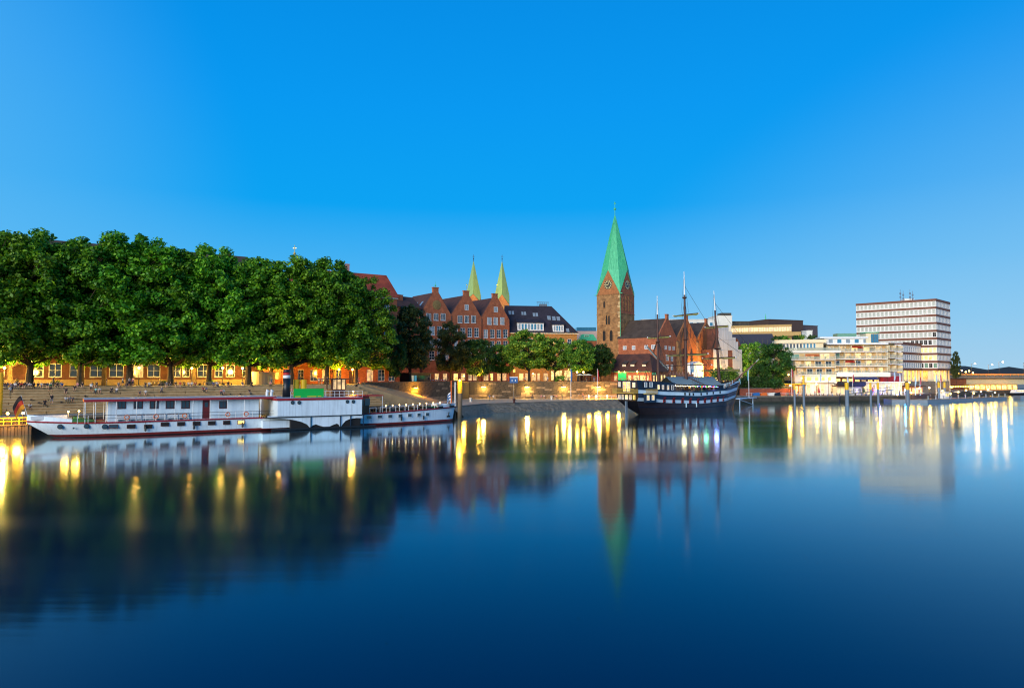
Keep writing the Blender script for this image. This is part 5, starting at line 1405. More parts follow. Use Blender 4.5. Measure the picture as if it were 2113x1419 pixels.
# saloon deckhouse
x0,_=Q(222,850,-2.9); x1,_=Q(534,850,-2.9); zr0=Q(300,823.5,-3.9)[1]
zroof=zr0
W=MB(); ops=[]
for a,b_,base in [(1495,1605,0),(1700,1820,0),(1905,2020,0),(135,245,320),(333,445,320),(815,918,320)]:
    px0,px1=base+a/Z,base+b_/Z; u0=Q(px0,835,-2.9)[0];u1=Q(px1,835,-2.9)[0]; z0=Q((px0+px1)/2,843.5-.004*(px0-240),-2.9)[1]; z1=Q((px0+px1)/2,827,-2.9)[1]; ops.append((u0,u1,z0,z1))
d0,d1=Q(320+603/Z,840,-2.9)[0],Q(320+703/Z,840,-2.9)[0]
sal=facade(st_,x1,zroof-.1,ops+[(d0,d1,2.35,zroof-.25)],M['hullwhite'],z0=2.31,u0=x0,y=-2.9,reveal=.08,name='saloon_wall')
brownf=MATS['window_frame_brown']
for o in ops: window(sal,*o,2,1,y=-2.84,pm=M['glass'],fm=brownf,fw=.12)
dr=MB().box(d0,d1,-2.86,-2.83,2.36,zroof-.26).build('door',mat('door_red_brown','#6a1f1c',.5,var=.15),st_)
MB().box(d0+.35,d1-.35,-2.88,-2.861,zroof-1.5,zroof-.7).build('door_pane',M['glass'],dr)
MB().add([(x0,-2.9,2.31),(x0,2.9,2.31),(x1,2.9,2.31),(x1,-2.9,2.31),(x0,-2.9,zroof-.1),(x0,2.9,zroof-.1),(x1,2.9,zroof-.1),(x1,-2.9,zroof-.1)],[(1,0,4,5),(2,1,5,6),(3,2,6,7)]).build('saloon_rear_wall',M['hullwhite'],st_)
rx0,_=Q(174,823,-3.9); rx1,_=Q(570,823,-3.9)
rf=MB().box(rx0,rx1,-3.9,3.9,zroof-.02,zroof+.16).build('saloon_roof',mat('roof_grey_canvas','#9aa4b0',.7,var=.12),st_)
MB().box(rx0,rx1,-3.96,-3.905,zroof-.28,zroof+.08).build('roof_fascia',M['hullred'],rf)
MB().box(rx0-.06,rx0-.005,-3.9,3.9,zroof-.28,zroof+.08).build('roof_end_fascia',M['orange'],rf)
# stanchions and rail
for px in [1085/Z,1215/Z,1350/Z,1480/Z,1740/Z,1985/Z,320+255/Z,320+483/Z,320+700/Z,320+920/Z,320+1140/Z,320+1345/Z]:
    x,_=Q(px,850,-3.8); MB().tube((x,-3.8,2.3),(x,-3.8,zroof-.02),.055,n=6).build('stanchion',M['white'],st_)
    MB().tube((x,3.8,2.3),(x,3.8,zroof-.02),.055,n=6).build('stanchion',M['white'],st_)
for px in [160,182,240,261,281,301,322,340,380,415,435,452,470,486,503,521]:
    x,_=Q(px,860,-3.85); MB().tube((x,-3.85,2.3),(x,-3.85,3.42),.04,n=5).build('rail_post',M['white'],st_)
xa,_=Q(150,860,-3.85); xb,_=Q(566,860,-3.85)
for z in (3.42,2.9): MB().tube((xa,-3.85,z),(xb,-3.85,z),.03,n=5).build('rail',M['iron'],st_)
# white slatted benches against the saloon
for a,b_ in [(242,265),(268,292),(295,318),(322,343),(346,367),(370,390)]:
    u0,_=Q(a,858,-3.2);u1,_=Q(b_,858,-3.2)
    bb=MB().box(u0,u1,-3.4,-2.98,2.62,2.72); bb.box(u0,u1,-3.03,-2.97,2.72,3.2); bb.box(u0,u0+.06,-3.4,-3,2.3,2.62); bb.box(u1-.06,u1,-3.4,-3,2.3,2.62)
    o=bb.build('deck_bench',M['white'],st_)
    MB().box(u0-.05,u1+.05,-3.06,-2.965,3.2,3.3).build('bench_top_rail',brownf,o)
# paddle box and sponson
p0,_=Q(573,840,-6.5); p1,_=Q(747,838,-6.5); zt=Q(660,822,-6.5)[1]; zb=Q(660,857.5,-6.5)[1]
pb=MB().box(p0,p1,-6.5,6.5,zb,zt-.25).build('paddle_box',M['hullwhite'],st_)
MB().box(p0-.15,p1+.15,-6.62,6.62,zt-.25,zt+.12).build('paddle_box_roof',M['hullred'],pb)
MB().box(p0-.1,p1+.1,-6.5,6.5,zt+.121,zt+.16).build('roof_deck',MATS['roof_grey_canvas'],pb)
for i in range(14): x=p0+(p1-p0)*(i+1)/15; MB().box(x-.015,x+.015,-6.512,-6.499,zb+.1,zt-.3).build('plate_seam',mat('plate_seam','#c2cad0',.5),pb)
B_=8.8
for a in (560,680,1555,1663): porthole(540+a/B_,750+(707 if a<1000 else 690)/B_,.33,-6.5)
poly=[(552,858.3),(748,857.0),(748,862),(735,862),(722,864),(713,868),(706,876),(703.5,880.5),(701.5,880.5),(699,875.5),(695,873.5),(688,876),(680,879.5),(668,880),(660,878),(652,875),(645.5,877),(642,881),(638.5,881),(634,875.5),(622,870),(605,866),(580,863),(552,862)]
MB().prism([Q(x,y,-6.5) for x,y in poly][::-1],-6.5,-6.42).build('sponson_skirt',M['hullwhite'],st_)
s0,_=Q(548,860,-6.6);s1,_=Q(752,858,-6.6)
MB().box(s0,s1,-6.68,-6.51,zb-.14,zb+.02).build('sponson_beam',M['black'],st_); MB().box(s0,s1,-6.5,6.5,zb-.12,zb-.01).build('sponson_deck',M['black'],st_)
MB().box(Q(600,880,-6.4)[0],Q(744,878,-6.4)[0],-6.35,-4.1,.0,zb-.14).build('wheel_recess',M['dark_in'],st_)
MB().box(Q(560,880,-6.6)[0],Q(775,878,-6.6)[0],-6.7,-6.3,.06,.36).build('fender_beam',M['black'],st_)
for px in (641.5,702.5,723.5,750): x,_=Q(px,868,-6.6); MB().box(x-.07,x+.07,-6.66,-6.52,.2,zb).build('sponson_post',M['navy'],st_)
u0,_=Q(543,872,-5.6);u1,_=Q(618,872,-5.6); MB().box(u0,u1,-5.6,-3.9,.5,1.75).build('fender_box',M['hullwhite'],st_)
# paddle wheel seen in the arch
pw=MB(); xc=(p0+p1)/2
for k in range(12):
    a=k*math.pi/6; c,s=math.cos(a),math.sin(a)
    pw.hexa([(xc+c*1.5-s*.05,-6.3,.6+s*1.5+c*.05),(xc+c*2.3-s*.05,-6.3,.6+s*2.3),(xc+c*2.3-s*.05,-4.4,.6+s*2.3),(xc+c*1.5-s*.05,-4.4,.6+s*1.5),(xc+c*1.5+s*.05,-6.3,.6+s*1.5+.08),(xc+c*2.3+s*.05,-6.3,.6+s*2.3+.08),(xc+c*2.3+s*.05,-4.4,.6+s*2.3+.08),(xc+c*1.5+s*.05,-4.4,.6+s*1.5+.08)])
pw.build('paddle_wheel',M['boot'],st_)
# funnel with bands
xf=(Q(582.6,800,0)[0]+Q(600,800,0)[0])/2; rf_=(Q(600,800,0)[0]-Q(582.6,800,0)[0])/2*.86; zf1=Q(591,762,0)[1]; zr1=Q(591,768.5,0)[1]; zr2=Q(591,774,0)[1]; zr3=Q(591,780.5,0)[1]
f_=MB().lathe([(rf_*1.08,zt+.1),(rf_,zr3)],24,(xf,0,0)).build('funnel',M['black'],st_)
MB().lathe([(rf_*1.012,zr3),(rf_*1.012,zr2)],24,(xf,0,0)).build('white_band',M['white'],f_); MB().lathe([(rf_*1.012,zr2),(rf_*1.012,zr1)],24,(xf,0,0)).build('red_band',M['red'],f_)
MB().lathe([(rf_,zr1),(rf_,zf1),(rf_*.85,zf1),(rf_*.85,zf1-.6)],24,(xf,0,0)).build('funnel_top',M['black'],f_)
for o in (f_,*f_.children): smooth(o)
for px in (611.5,626.5):
    x,_=Q(px,790,1.0); z1=Q(px,783,1.0)[1]; MB().lathe([(.55,zt+.1),(.55,z1-.1),(.6,z1-.1),(.6,z1)],16,(x,1.0,0)).build('yellow_ventilator',M['yellow'],st_)
u0,_=Q(606,808,-4.5);u1,_=Q(668,808,-4.5);z1=Q(637,801.5,-4.5)[1]
ban=MB().box(u0,u1,-4.52,-4.48,zt+.2,z1).build('banner',M['green'],None); 
ban.matrix_world=Matrix.Translation(SF.o)@Matrix.Rotation(SF.ang,4,'Z'); tag(ban,'bright green banner tied to the rail on top of the paddle steamer','banner')
yl=MB().box(0,(u1-u0)*.2,-4.535,-4.525,0,.12); 
for k,(a,w) in enumerate(((.05,.18),(.45,.3),(.8,.12))): MB().box(u0+(u1-u0)*a,u0+(u1-u0)*(a+w),-4.535,-4.521,zt+.27,zt+.42).build('yellow_print',M['yellow'],ban)
u0,_=Q(600,808,-4.4);u1,_=Q(748,808,-4.4)
for i in range(16):
    x=u0+(u1-u0)*i/15; MB().tube((x,-4.4,zt+.1),(x,-4.4,zt+1.25),.035,n=5).build('top_rail_post',M['white'],st_)
for z in (.65,1.25): MB().tube((u0,-4.4,zt+z),(u1,-4.4,zt+z),.03,n=5).build('top_rail',M['white'],st_)
for px in (551,560):     # cowl vents
    x,_=Q(px,812,-1.5); mb=MB().path([(x,-1.5,zroof+.1),(x,-1.5,zroof+.9),(x+.18,-1.6,zroof+1.15)],[.22,.24,.36],10); mb.build('cowl_vent',M['white'],st_)
# wheelhouse
w0,_=Q(686,797,-1.6);w1,_=Q(713,797,-1.6);zw=Q(700,781.5,-1.6)[1]
wh=MB(); 
MB().box(w0,w1,-1.6,1.6,zt+.15,zt+1.5).build('wheelhouse',M['wood'],st_)
for i in range(4): 
    x=w0+(w1-w0)*i/3
    for y in(-1.6,1.6): MB().box(x-.09,x+.09,y-.09,y+.09,zt+1.5,zw-.1).build('wheelhouse_post',M['wood_dk'],st_)
for i in range(3): MB().box(w0+(w1-w0)*i/3+.1,w0+(w1-w0)*(i+1)/3-.1,-1.61,-1.58,zt+1.51,zw-.12).build('wheelhouse_pane',M['lit_dim'],st_)
MB().box(w0-1.6,w1+.9,-2.3,2.3,zw-.1,zw+.06).build('wheelhouse_roof',M['wood_dk'],st_)
# awning roof and brown cabin before the paddle box
u0=p1+.05;u1,_=Q(791,816,-3.6);zz=Q(770,815.5,-3.6)[1]
MB().box(u0,u1,-3.7,3.7,zz-.14,zz+.04).build('fore_awning',M['hullred'],st_)
c1,_=Q(761.5,835,-3.2); MB().box(p1+.02,c1,-3.3,3.3,2.4,zz-.15).build('fore_cabin',mat('cabin_varnish','#7a3316',.4,var=.25),st_)
for i in range(2): MB().box(p1+.5+i*1.3,p1+1.5+i*1.3,-3.33,-3.302,3.9,zz-.6).build('cabin_window',M['glass'],st_)
x,_=Q(789.5,830,-3.7); MB().tube((x,-3.6,2.5),(x,-3.6,zz-.14),.05,n=6).build('awning_post',M['white'],st_); MB().tube((x,3.6,2.5),(x,3.6,zz-.14),.05,n=6).build('awning_post',M['white'],st_)
# foredeck rail in separate white frames
xa,_=Q(762,838,-3.7)
x=xa
while x<L-5:
    t=(x+1)/(L+1.5); b0=side_b(x)-.1;b1=side_b(x+1.4)-.1; z0=zd(t)
    fr=MB().tube((x,-b0,z0),(x,-b0,z0+1.05),.05,n=5); fr.tube((x+1.3,-b1,z0),(x+1.3,-b1,z0+1.08),.05,n=5); fr.tube((x,-b0,z0+1.05),(x+1.3,-b1,z0+1.08),.04,n=5); fr.build('rail_frame',M['white'],st_)
    x+=2.1
# deck tables on the foredeck
for i in range(7):
    x=xa+3+i*2.6; z0=zd((x+1)/(L+1.5))
    for y in (-1.3,1.1):
        t=thing('deck_table','small dark table with stools on the foredeck of the paddle steamer','table',tuple(SF.w(x,y,z0)),SF.ang,'foredeck tables')
        MB().box(-.6,.6,-.4,.4,.7,.76).build('tabletop',M['wood_dk'],t); MB().tube((0,0,0),(0,0,.7),.06,n=6).build('leg',M['iron'],t)
        for s in (-1,1): MB().box(-.5,.5,s*.75-.15,s*.75+.15,.0,.45).build('bench',M['black'],t)
# anchor and hawse at the bow
an=MB(); x=L-1.5; b0=side_b(x)
MB().tube((x,-b0-.1,1.2),(x+.15,-b0-.05,2.0),.09,n=6).build('anchor_shank',M['iron'],st_); MB().box(x-.35,x+.35,-b0-.2,-b0-.02,.95,1.25).build('anchor_flukes',M['iron'],st_)
MB().box(L-4.2,L-2.2,-1.2,1.2,3.0,3.75).build('bow_locker',M['white'],st_); MB().box(L-6.4,L-4.4,-1.4,1.4,2.9,3.25).build('bow_tarpaulin',MATS['green_tarp'],st_)
def flag(pos, rz, pole_h, w, h, bands, label, vertical=False, droop=.35, z0=None, pole_r=.05, tilt=0.0):
    """pole with a cloth hanging in soft folds; bands = list of materials"""
    t=thing('flag',label,'flag',tuple(pos),rz)
    pm=MB().tube((0,0,0),(tilt*pole_h,0,pole_h),pole_r,pole_r*.6,8).build('pole',M['white'],t)
    n=len(bands); mb=MB(); NX=8
    for k in range(n):
        vs=[];fs=[]
        for i in range(NX+1):
            u=i/NX
            for e in (0,1):
                a=(k+e)/n; z=pole_h-.15-a*h - droop*h*u*u; x=w*u*(1-.25*droop)+tilt*(pole_h-.15-a*h); y=.12*w*math.sin(u*7+a*2)
                vs.append((x,y,z))
        fs=[(2*i,2*i+1,2*i+3,2*i+2) for i in range(NX)]
        mb.add(vs,fs,k)
    mb.build('cloth',bands,t); return t
de=[mat('flag_black','#33261f',.8),mat('flag_red','#c83a1c',.8),mat('flag_gold','#e89a18',.8)]
flag(SF.w(-1.2,0,3.2),SF.ang+math.pi,3.4,1.3,1.9,de,'black red and gold flag drooping from the stern of the paddle steamer',droop=.9,tilt=.28)
flag(SF.w(L-.4,0,3.6),SF.ang+math.pi,2.6,1.0,1.6,[M['white'],M['blue'],M['white'],M['blue'],M['white']],'blue and white striped flag at the bow of the paddle steamer',droop=.6)

# ================================================================== three masted ship
q0=gp(1300,165,0); q1=on_z(1513,846,0)
NS=Frame(q0,q1,0.0); L=NS.L
ns=thing('sailing_ship','dark blue three masted sailing ship with pale gunport bands and a stern gallery','ship',tuple(NS.o),NS.ang)
def curve(pts):
    xs_=[p[0] for p in pts];ys_=[p[1] for p in pts]
    def f(t):
        if t<=xs_[0]: return ys_[0]
        for i in range(len(xs_)-1):
            if t<=xs_[i+1]:
                u=(t-xs_[i])/(xs_[i+1]-xs_[i]); u=u*u*(3-2*u)*.5+u*.5; return ys_[i]+(ys_[i+1]-ys_[i])*u
        return ys_[-1]
    return f
zlb=curve([(0,3.45),(.25,2.75),(.5,2.35),(.75,2.7),(1,3.75)]); zlt=lambda t:zlb(t)+.92
zub=curve([(0,5.25),(.25,4.65),(.5,4.3),(.75,4.7),(1,5.75)]); zut=lambda t:zub(t)+.98
zrl=curve([(0,6.55),(.25,5.95),(.5,5.55),(.75,6.1),(1,7.6)])
btop=curve([(0,3.6),(.2,4.3),(.45,4.7),(.75,4.3),(.92,2.3),(1,.12)]); bwl=curve([(0,.25),(.12,2.2),(.3,4.1),(.6,4.4),(.8,3.2),(.93,1.2),(1,.1)])
def bz(zf): return lambda t:(bwl(t)+(btop(t)-bwl(t))*min(1,max(0,zf(t)/4.2))**.7)
xs2=lambda z: 3.2-4.0*min(1,max(0,z/3.2)); xe2=lambda z: L-.6+.42*z
c0=lambda z:(lambda t:z)
rows=[(c0(-1.0),lambda t:bwl(t)*.85),(c0(0.0),bwl),(lambda t:.6*zlb(t),bz(lambda t:.6*zlb(t))),(zlb,bz(zlb)),(zlt,bz(zlt)),(zub,bz(zub)),(zut,bz(zut)),(zrl,btop)]
G2=hull_rows(L,rows,44,None,xs2,xe2)
darkhull=mat('dark_tarred_hull','#34323c',.5,scale=.8,var=.35,streak=.3); greyhull=mat('grey_underbody','#3c424c',.6,var=.25)
for (a,b_,m_,nm) in [(0,1,M['black'],'hull_bottom'),(1,3,darkhull,'hull'),(3,4,M['palebl'],'lower_gun_band'),(4,5,M['navy'],'blue_wale'),(5,6,M['palebl'],'upper_gun_band'),(6,7,M['navy'],'bulwark')]:
    smooth(skin(G2,a,b_).build(nm,m_,ns))
wl_=MB()
for r in (2,3,4,5,6,7):
    for s in (-1,1): wl_.path([(x,s*(b+.04),z) for x,b,z in G2[r]],.07,5)
wl_.build('wale_mouldings',M['navy'],ns)
deck_of(G2,6,-.1).build('deck',MATS['deck_planks'],ns)
# stern transom
tv=[(G2[r][0][0],G2[r][0][1],G2[r][0][2]) for r in range(1,8)]
mb=MB(); n=len(tv); mb.add([(x,-b,z) for x,b,z in tv]+[(x,b,z) for x,b,z in tv],[(i,n+i,n+i+1,i+1) for i in range(n-1)]); mb.build('transom',M['black'],ns)
# poop: cabin above the rail aft
PX=11.6
zp=curve([(0,8.45),(1,7.75)])
side=[]; 
for i in range(9):
    x=-.85+(PX+.85)*i/8; t=(x+.8)/(L+.8); side.append((x,btop(max(0,t))-.1,zrl(max(0,t)),zp(i/8)))
mb=MB()
for s in (-1,1):
    for a,b_ in zip(side[:-1],side[1:]):
        f=[(a[0],s*a[1],a[2]),(b_[0],s*b_[1],b_[2]),(b_[0],s*b_[1]*.93,b_[3]),(a[0],s*a[1]*.9,a[3])]; mb.add(f,[(0,1,2,3) if s<0 else (3,2,1,0)])
a=side[0]; mb.add([(a[0],-a[1],a[2]),(a[0],a[1],a[2]),(a[0],a[1]*.9,a[3]),(a[0],-a[1]*.9,a[3])],[(3,2,1,0)])
a=side[-1]; mb.add([(a[0],-a[1],a[2]-.6),(a[0],a[1],a[2]-.6),(a[0],a[1]*.93,a[3]),(a[0],-a[1]*.93,a[3])],[(0,1,2,3)])
poop=mb.build('poop_cabin',mat('poop_blue','#0f1a2c',.5,var=.2),ns)
mb=MB()
for a,b_ in zip(side[:-1],side[1:]): mb.add([(a[0],-a[1]*.9,a[3]),(b_[0],-b_[1]*.9,b_[3]),(b_[0],b_[1]*.9,b_[3]),(a[0],a[1]*.9,a[3])],[(0,1,2,3)])
mb.build('poop_deck',M['wood_dk'],ns)
gilt=mat('gilt_yellow','#b89a48',.5,var=.2)
# taffrail scrollwork
sc=MB()
for k in range(5):
    y=-3+k*1.5; pts=[(-.9,y+.75*math.cos(a),8.45+.45*math.sin(a)) for a in [math.pi*j/8 for j in range(9)]]; sc.path(pts,.08,5)
sc.build('scrollwork',gilt,ns)
# stern windows: v across the ship from far to near side
def stern_win(v0,v1,z0,z1,pm,fm=None,lean=-.16,x=-.92,nm='stern_window'):
    h=z1-z0;w=abs(v1-v0)
    a,b_=win_mesh(w,h,2,3,fm or M['white'],pm,.1)
    o=put(nm,a,ns); put('pane',b_,o)
    o.matrix_basis=Matrix.Translation((x-.02-(0 if z0>6 else 0),max(v0,v1),z0))@Matrix.Rotation(-math.pi/2,4,'Z')
    return o
warmw=[M['lit_w'],M['lit_y']]
for i,v in enumerate((3.0,1.75,.5,-.75,-2.0)): stern_win(v,v-.85,3.75+.0,5.0,M['lit_y'] if i in(2,4) else M['lit_dim'],x=-.95,fm=gilt if i==4 else M['white'])
stern_win(2.9,2.1,6.8,7.95,M['lit_dim']); stern_win(-1.9,-2.75,6.7,7.95,M['lit_y'])
stern_win(1.35,.15,5.6,8.1,M['lit_o'],nm='stern_door'); stern_win(.05,-1.15,5.6,8.1,M['lit_y'],nm='stern_door')
# balconies of the gallery
bal=MB().box(-2.3,-.9,-3.5,3.7,5.25,5.42).build('stern_balcony',gilt,ns)
for i in range(21):
    y=-3.45+i*7.1/20; MB().tube((-2.25,y,5.42),(-2.25,y,6.35),.05,n=5).build('baluster',gilt,bal)
MB().box(-2.33,-2.17,-3.55,3.75,6.35,6.45).build('balcony_rail',gilt,bal)
for s in (-3.5,3.65): 
    for i in range(4): MB().tube((-2.0+i*.35,s,5.42),(-2.0+i*.35,s,6.35),.05,n=5).build('baluster',gilt,bal)
# quarter gallery on the near side
qb=-(btop(.06)+.1)
qg=MB().box(.6,4.6,qb-.9,qb,5.1,5.3).build('quarter_gallery',gilt,ns)
for i in range(15): x=.65+i*3.9/14; MB().tube((x,qb-.85,5.3),(x+.12,qb-.85,6.2),.05,n=5).build('baluster',gilt,qg)
MB().box(.55,4.75,qb-.93,qb-.77,6.2,6.3).build('balcony_rail',gilt,qg)
MB().box(.7,4.5,qb-.5,qb,3.1,5.1).build('gallery_box',M['navy'],ns)
for x in (1.2,2.9): window(ns,x,x+.9,3.6,4.9,1,2,y=qb-.51,pm=M['lit_w'],name='gallery_window'); 
for x in (1.0,2.8): window(ns,x,x+.95,6.75,7.95,1,2,y=-(btop(.08)-.05),pm=M['glass_lt'],name='gallery_window')
for i,px in enumerate((1357,1365.5,1375.5,1384)):
    x,_=NS.hit(px,800,-4.2); window(ns,x,x+.7,6.15-.06*i,7.35-.06*i,1,2,y=-(btop((x+.5)/L)+.0),pm=[M['lit_y'],M['lit_dim'],M['lit_dim'],M['dark_in']][i],name='cabin_window')
# gunports
def hull_y(x,z):
    t=min(1,max(0,(x-xs2(z))/(xe2(z)-xs2(z)))); return t
ZN=7.826
redlid=mat('gunport_red','#8e1f24',.5,var=.2)
for zx in (800,940,1075,1195,1320,1435,1545,1655,1755,1845):
    x,_=NS.hit(1270+zx/ZN,826,-4.4); z=zlb(0)
    t=(x+.8)/(L+.8); z=zlb(t)+.12; bb=bz(lambda q:z+.4)(t)+.02
    t2=t+.02; b2=bz(lambda q:z+.4)(t2)+.02; sl=math.atan((b2-bb)/(.02*L))
    o=MB().box(-.3,.3,-.08,.05,0,.75).build('gunport',M['dark_in'],ns,(x,-bb-.02,z),-sl)
    MB().hexa([(-.36,-.36,1.3),(.36,-.36,1.3),(.36,-.06,.78),(-.36,-.06,.78),(-.36,-.3,1.34),(.36,-.3,1.34),(.36,.0,.84),(-.36,.0,.84)]).build('port_lid',redlid,o)
    MB().box(-.38,-.3,-.1,.05,-.02,.8).build('port_frame',redlid,o); MB().box(.3,.38,-.1,.05,-.02,.8).build('port_frame',redlid,o)
    MB().tube((0,.1,.38),(0,-.28,.42),.12,.1,8).build('cannon',redlid,o)
for zx in (1110,1180,1240,1370,1470,1575,1690):
    x,_=NS.hit(1270+zx/ZN,812,-4.4); t=(x+.8)/(L+.8); z=zub(t)+.2; bb=bz(lambda q:z+.4)(t)+.02; sl=math.atan((bz(lambda q:z+.4)(t+.02)-bb)/(.02*L))
    MB().box(-.22,.22,-.07,.05,0,.62).build('upper_gunport',M['dark_in'],ns,(x,-bb-.02,z),-sl)
# ladder marks, boarding posts
for zx in (1140,1305):
    x,_=NS.hit(1270+zx/ZN,835,-4.6); MB().box(x-.1,x+.1,-4.78,-4.58,1.6,2.7).build('fender_post',M['palebl'],ns)
# stem, beakhead, rudder
mb=MB().path([(L-.5,0,-.5),(L-.1,0,1.5),(L+.9,0,3.8),(L+2.1,0,6.2),(L+2.9,0,7.9)],[.3,.3,.32,.34,.3],8); mb.build('stem_post',mat('stem_timber','#9a6a3c',.6,var=.3),ns)
mb=MB(); 
for s in (-1,1): mb.path([(L-4,s*2.2,6.9),(L-.5,s*1.1,7.4),(L+2.6,s*.2,7.9)],.12,6); mb.path([(L-2,s*1.3,5.6),(L+1,s*.5,6.2),(L+2.2,s*.15,7.0)],.12,6)
mb.build('head_rails',M['palebl'],ns)
fg=MB().lathe([(.1,0),(.32,.3),(.4,.8),(.25,1.2),(.3,1.45),(.22,1.7),(.05,1.8)],10,(L+3.0,0,6.9)).build('figurehead',mat('figurehead_teal','#7fa8a8',.5,var=.2),ns)
MB().box(-1.5,-1.0,-.18,.18,-1.0,3.4).build('rudder',M['greyblue'],ns); MB().box(-1.0,3.3,-.14,.14,-1,.0).build('skeg',M['black'],ns)
MB().tube((-1.0,0,3.0),(-.2,0,3.6),.12,n=6).build('rudder_stock',M['iron'],ns)
MB().tube((L-1.5,0,6.9),tuple(Vector((L+10.6,0,13.3))),.26,.13,10).build('bowsprit',mat('bowsprit_timber','#8a5a44',.6,var=.25),ns)
MB().tube((L+7.4,0,11.35),(L+12.2,0,14.35),.12,.05,8).build('jibboom',M['white'],ns)
# name on the bow
fc=bpy.data.curves.new('name_lettering','FONT'); fc.body='ADMIRAL'; fc.size=.95; fc.extrude=.012; fc.materials.append(M['black'])
_t=bpy.data.objects.new('tmp_text',fc); COL.objects.link(_t); _me=bpy.data.meshes.new_from_object(_t.evaluated_get(bpy.context.evaluated_depsgraph_get())); bpy.data.objects.remove(_t); fo=put('name_lettering',_me,ns)
x0=L-6.1; z0=zub((x0+.8)/(L+.8))+.17; b0=bz(lambda q:z0)((x0+.8)/(L+.8)); x1=L-1.8; b1=bz(lambda q:z0+.8)((x1+.8)/(L+.8)); z1=zub((x1+.8)/(L+.8))+.15
e1=Vector((x1-x0,b0-b1,z1-z0)).normalized(); nn=Vector((0,-1,.0)); e3=(nn-e1*nn.dot(e1)).normalized(); e2=e3.cross(e1)
fo.matrix_basis=Matrix(((e1.x,e2.x,e3.x,x0),(e1.y,e2.y,e3.y,-b0-.16),(e1.z,e2.z,e3.z,z0),(0,0,0,1)))
# masts and yards
def mast(px_b,px_t,ytop,label_i,tops,yards,r=.34,topcol=True):
    xb,_=NS.hit(px_b,786,0); xt,zt_=NS.hit(px_t,ytop,0)
    zb=5.0; ax=lambda z: xb+(xt-xb)*(z-6)/(zt_-6)
    zw=zt_-(zt_-6)*(.20 if topcol else .2)
    ms=MB().tube((ax(zb),0,zb),(ax(zw),0,zw),r,r*.5,10).build('mast',M['wood_dk'],ns)
    MB().tube((ax(zw-.4),.0,zw-.4),(xt,0,zt_),r*.42,.07,8).build('topmast',M['white'],ms)
    for py in tops:
        z=NS.hit((px_b+px_t)/2,py,0)[1]; MB().lathe([(.3,-.35),(.62 if z>18 else 1.15,0),(.62 if z>18 else 1.15,.12)],12,(ax(z),0,z)).build('mast_top',M['wood_dk'],ms)
    for (py,x0,x1,brail) in yards:
        z=NS.hit(px_b,py,0)[1]
        h=(x1-x0)/2/FPX*(NS.o.y+NS.d.y*ax(z))/.77
        yd=MB().tube((ax(z)+.35,-h,z+.1),(ax(z)+.35,0,z),.08,.15,8); yd.tube((ax(z)+.35,0,z),(ax(z)+.35,h,z-.1),.15,.08,8)
        o=yd.build('yard',M['wood_dk'],ns)
        for s in (-1,1): MB().lathe([(.05,-.2),(.2,0),(.05,.2)],8,(ax(z)+.35,s*h,z)).build('yard_end',M['white'],o)
        if brail:
            sl=MB(); nn_=12; pts=[];rad=[]
            for i in range(nn_+1):
                y=-h*.93+2*h*.93*i/nn_; pts.append((ax(z)+.42,y,z-.12-.1*abs(math.sin(i*1.3))-.0)); rad.append(.13+.1*abs(math.sin(i*.9+z)))
            sl.path(pts,rad,7); sl.build('furled_sail',M['sail'],o)
    return ax,zt_,ms
axm,zm,_m1=mast(1358.5,1356,610,0,[705],[(695,1335,1382.5,True)],r=.4)
axM,zM,_m2=mast(1416,1411.5,560,1,[700,614],[(649,1389,1441,True),(731,1374,1458,True),(753.5,1373,1470,False)],r=.48)
axF,zF,_m3=mast(1485,1473,600,2,[719],[(674,1454,1500,True),(738,1450,1514,True),(763,1444,1523,True)],r=.44)
# lateen yard on the mizzen
xa,za=NS.hit(1332.5,711,1.5); xb_,zb_=NS.hit(1381,764,-.5)
MB().tube((xa,1.5,za),(xb_,-.5,zb_),.09,.15,8).build('lateen_yard',M['wood_dk'],ns)
MB().path([(xa+.3,1.4,za-.5),((xa+xb_)/2,.6,(za+zb_)/2-.3),(xb_-.3,-.4,zb_+.2)],[.15,.24,.15],7).build('lateen_sail',M['canvas'],ns)
# shrouds and stays
def line(a,b,r=.05,nm='stay'): return MB().tube(a,b,r,n=4).build(nm,M['rope'],ns)
for ax,zt_ in ((axm,zm),(axM,zM),(axF,zF)):
    zc=zt_*.62; xm=ax(zc)
    for s in (-1,1):
        for k in range(4): line((xm-1.6+k*.9-.6,s*4.4,6.0),(xm,s*.2,zc),nm='shroud')
        z2=zt_*.80; line((ax(z2),s*1.2,zc+.1),(ax(z2),0,z2),nm='topmast_shroud'); line((ax(z2)+.0,s*1.25,z2*.88),(ax(zt_),0,zt_*.97),.035,'topmast_shroud')
line((axM(zM*.6),0,zM*.6),(axF(8),0,8)); line((axF(zF*.62),0,zF*.62),(L+10.2,0,13.1)); line((axF(zF*.9),0,zF*.9),(L+12,0,14.3)); line((axm(zm*.6),0,zm*.6),(axM(8),0,8)); line((L+7,0,11),(L+1.4,0,3.4)); line((axM(zM*.9),0,zM*.9),(axF(zF*.6),0,zF*.6))
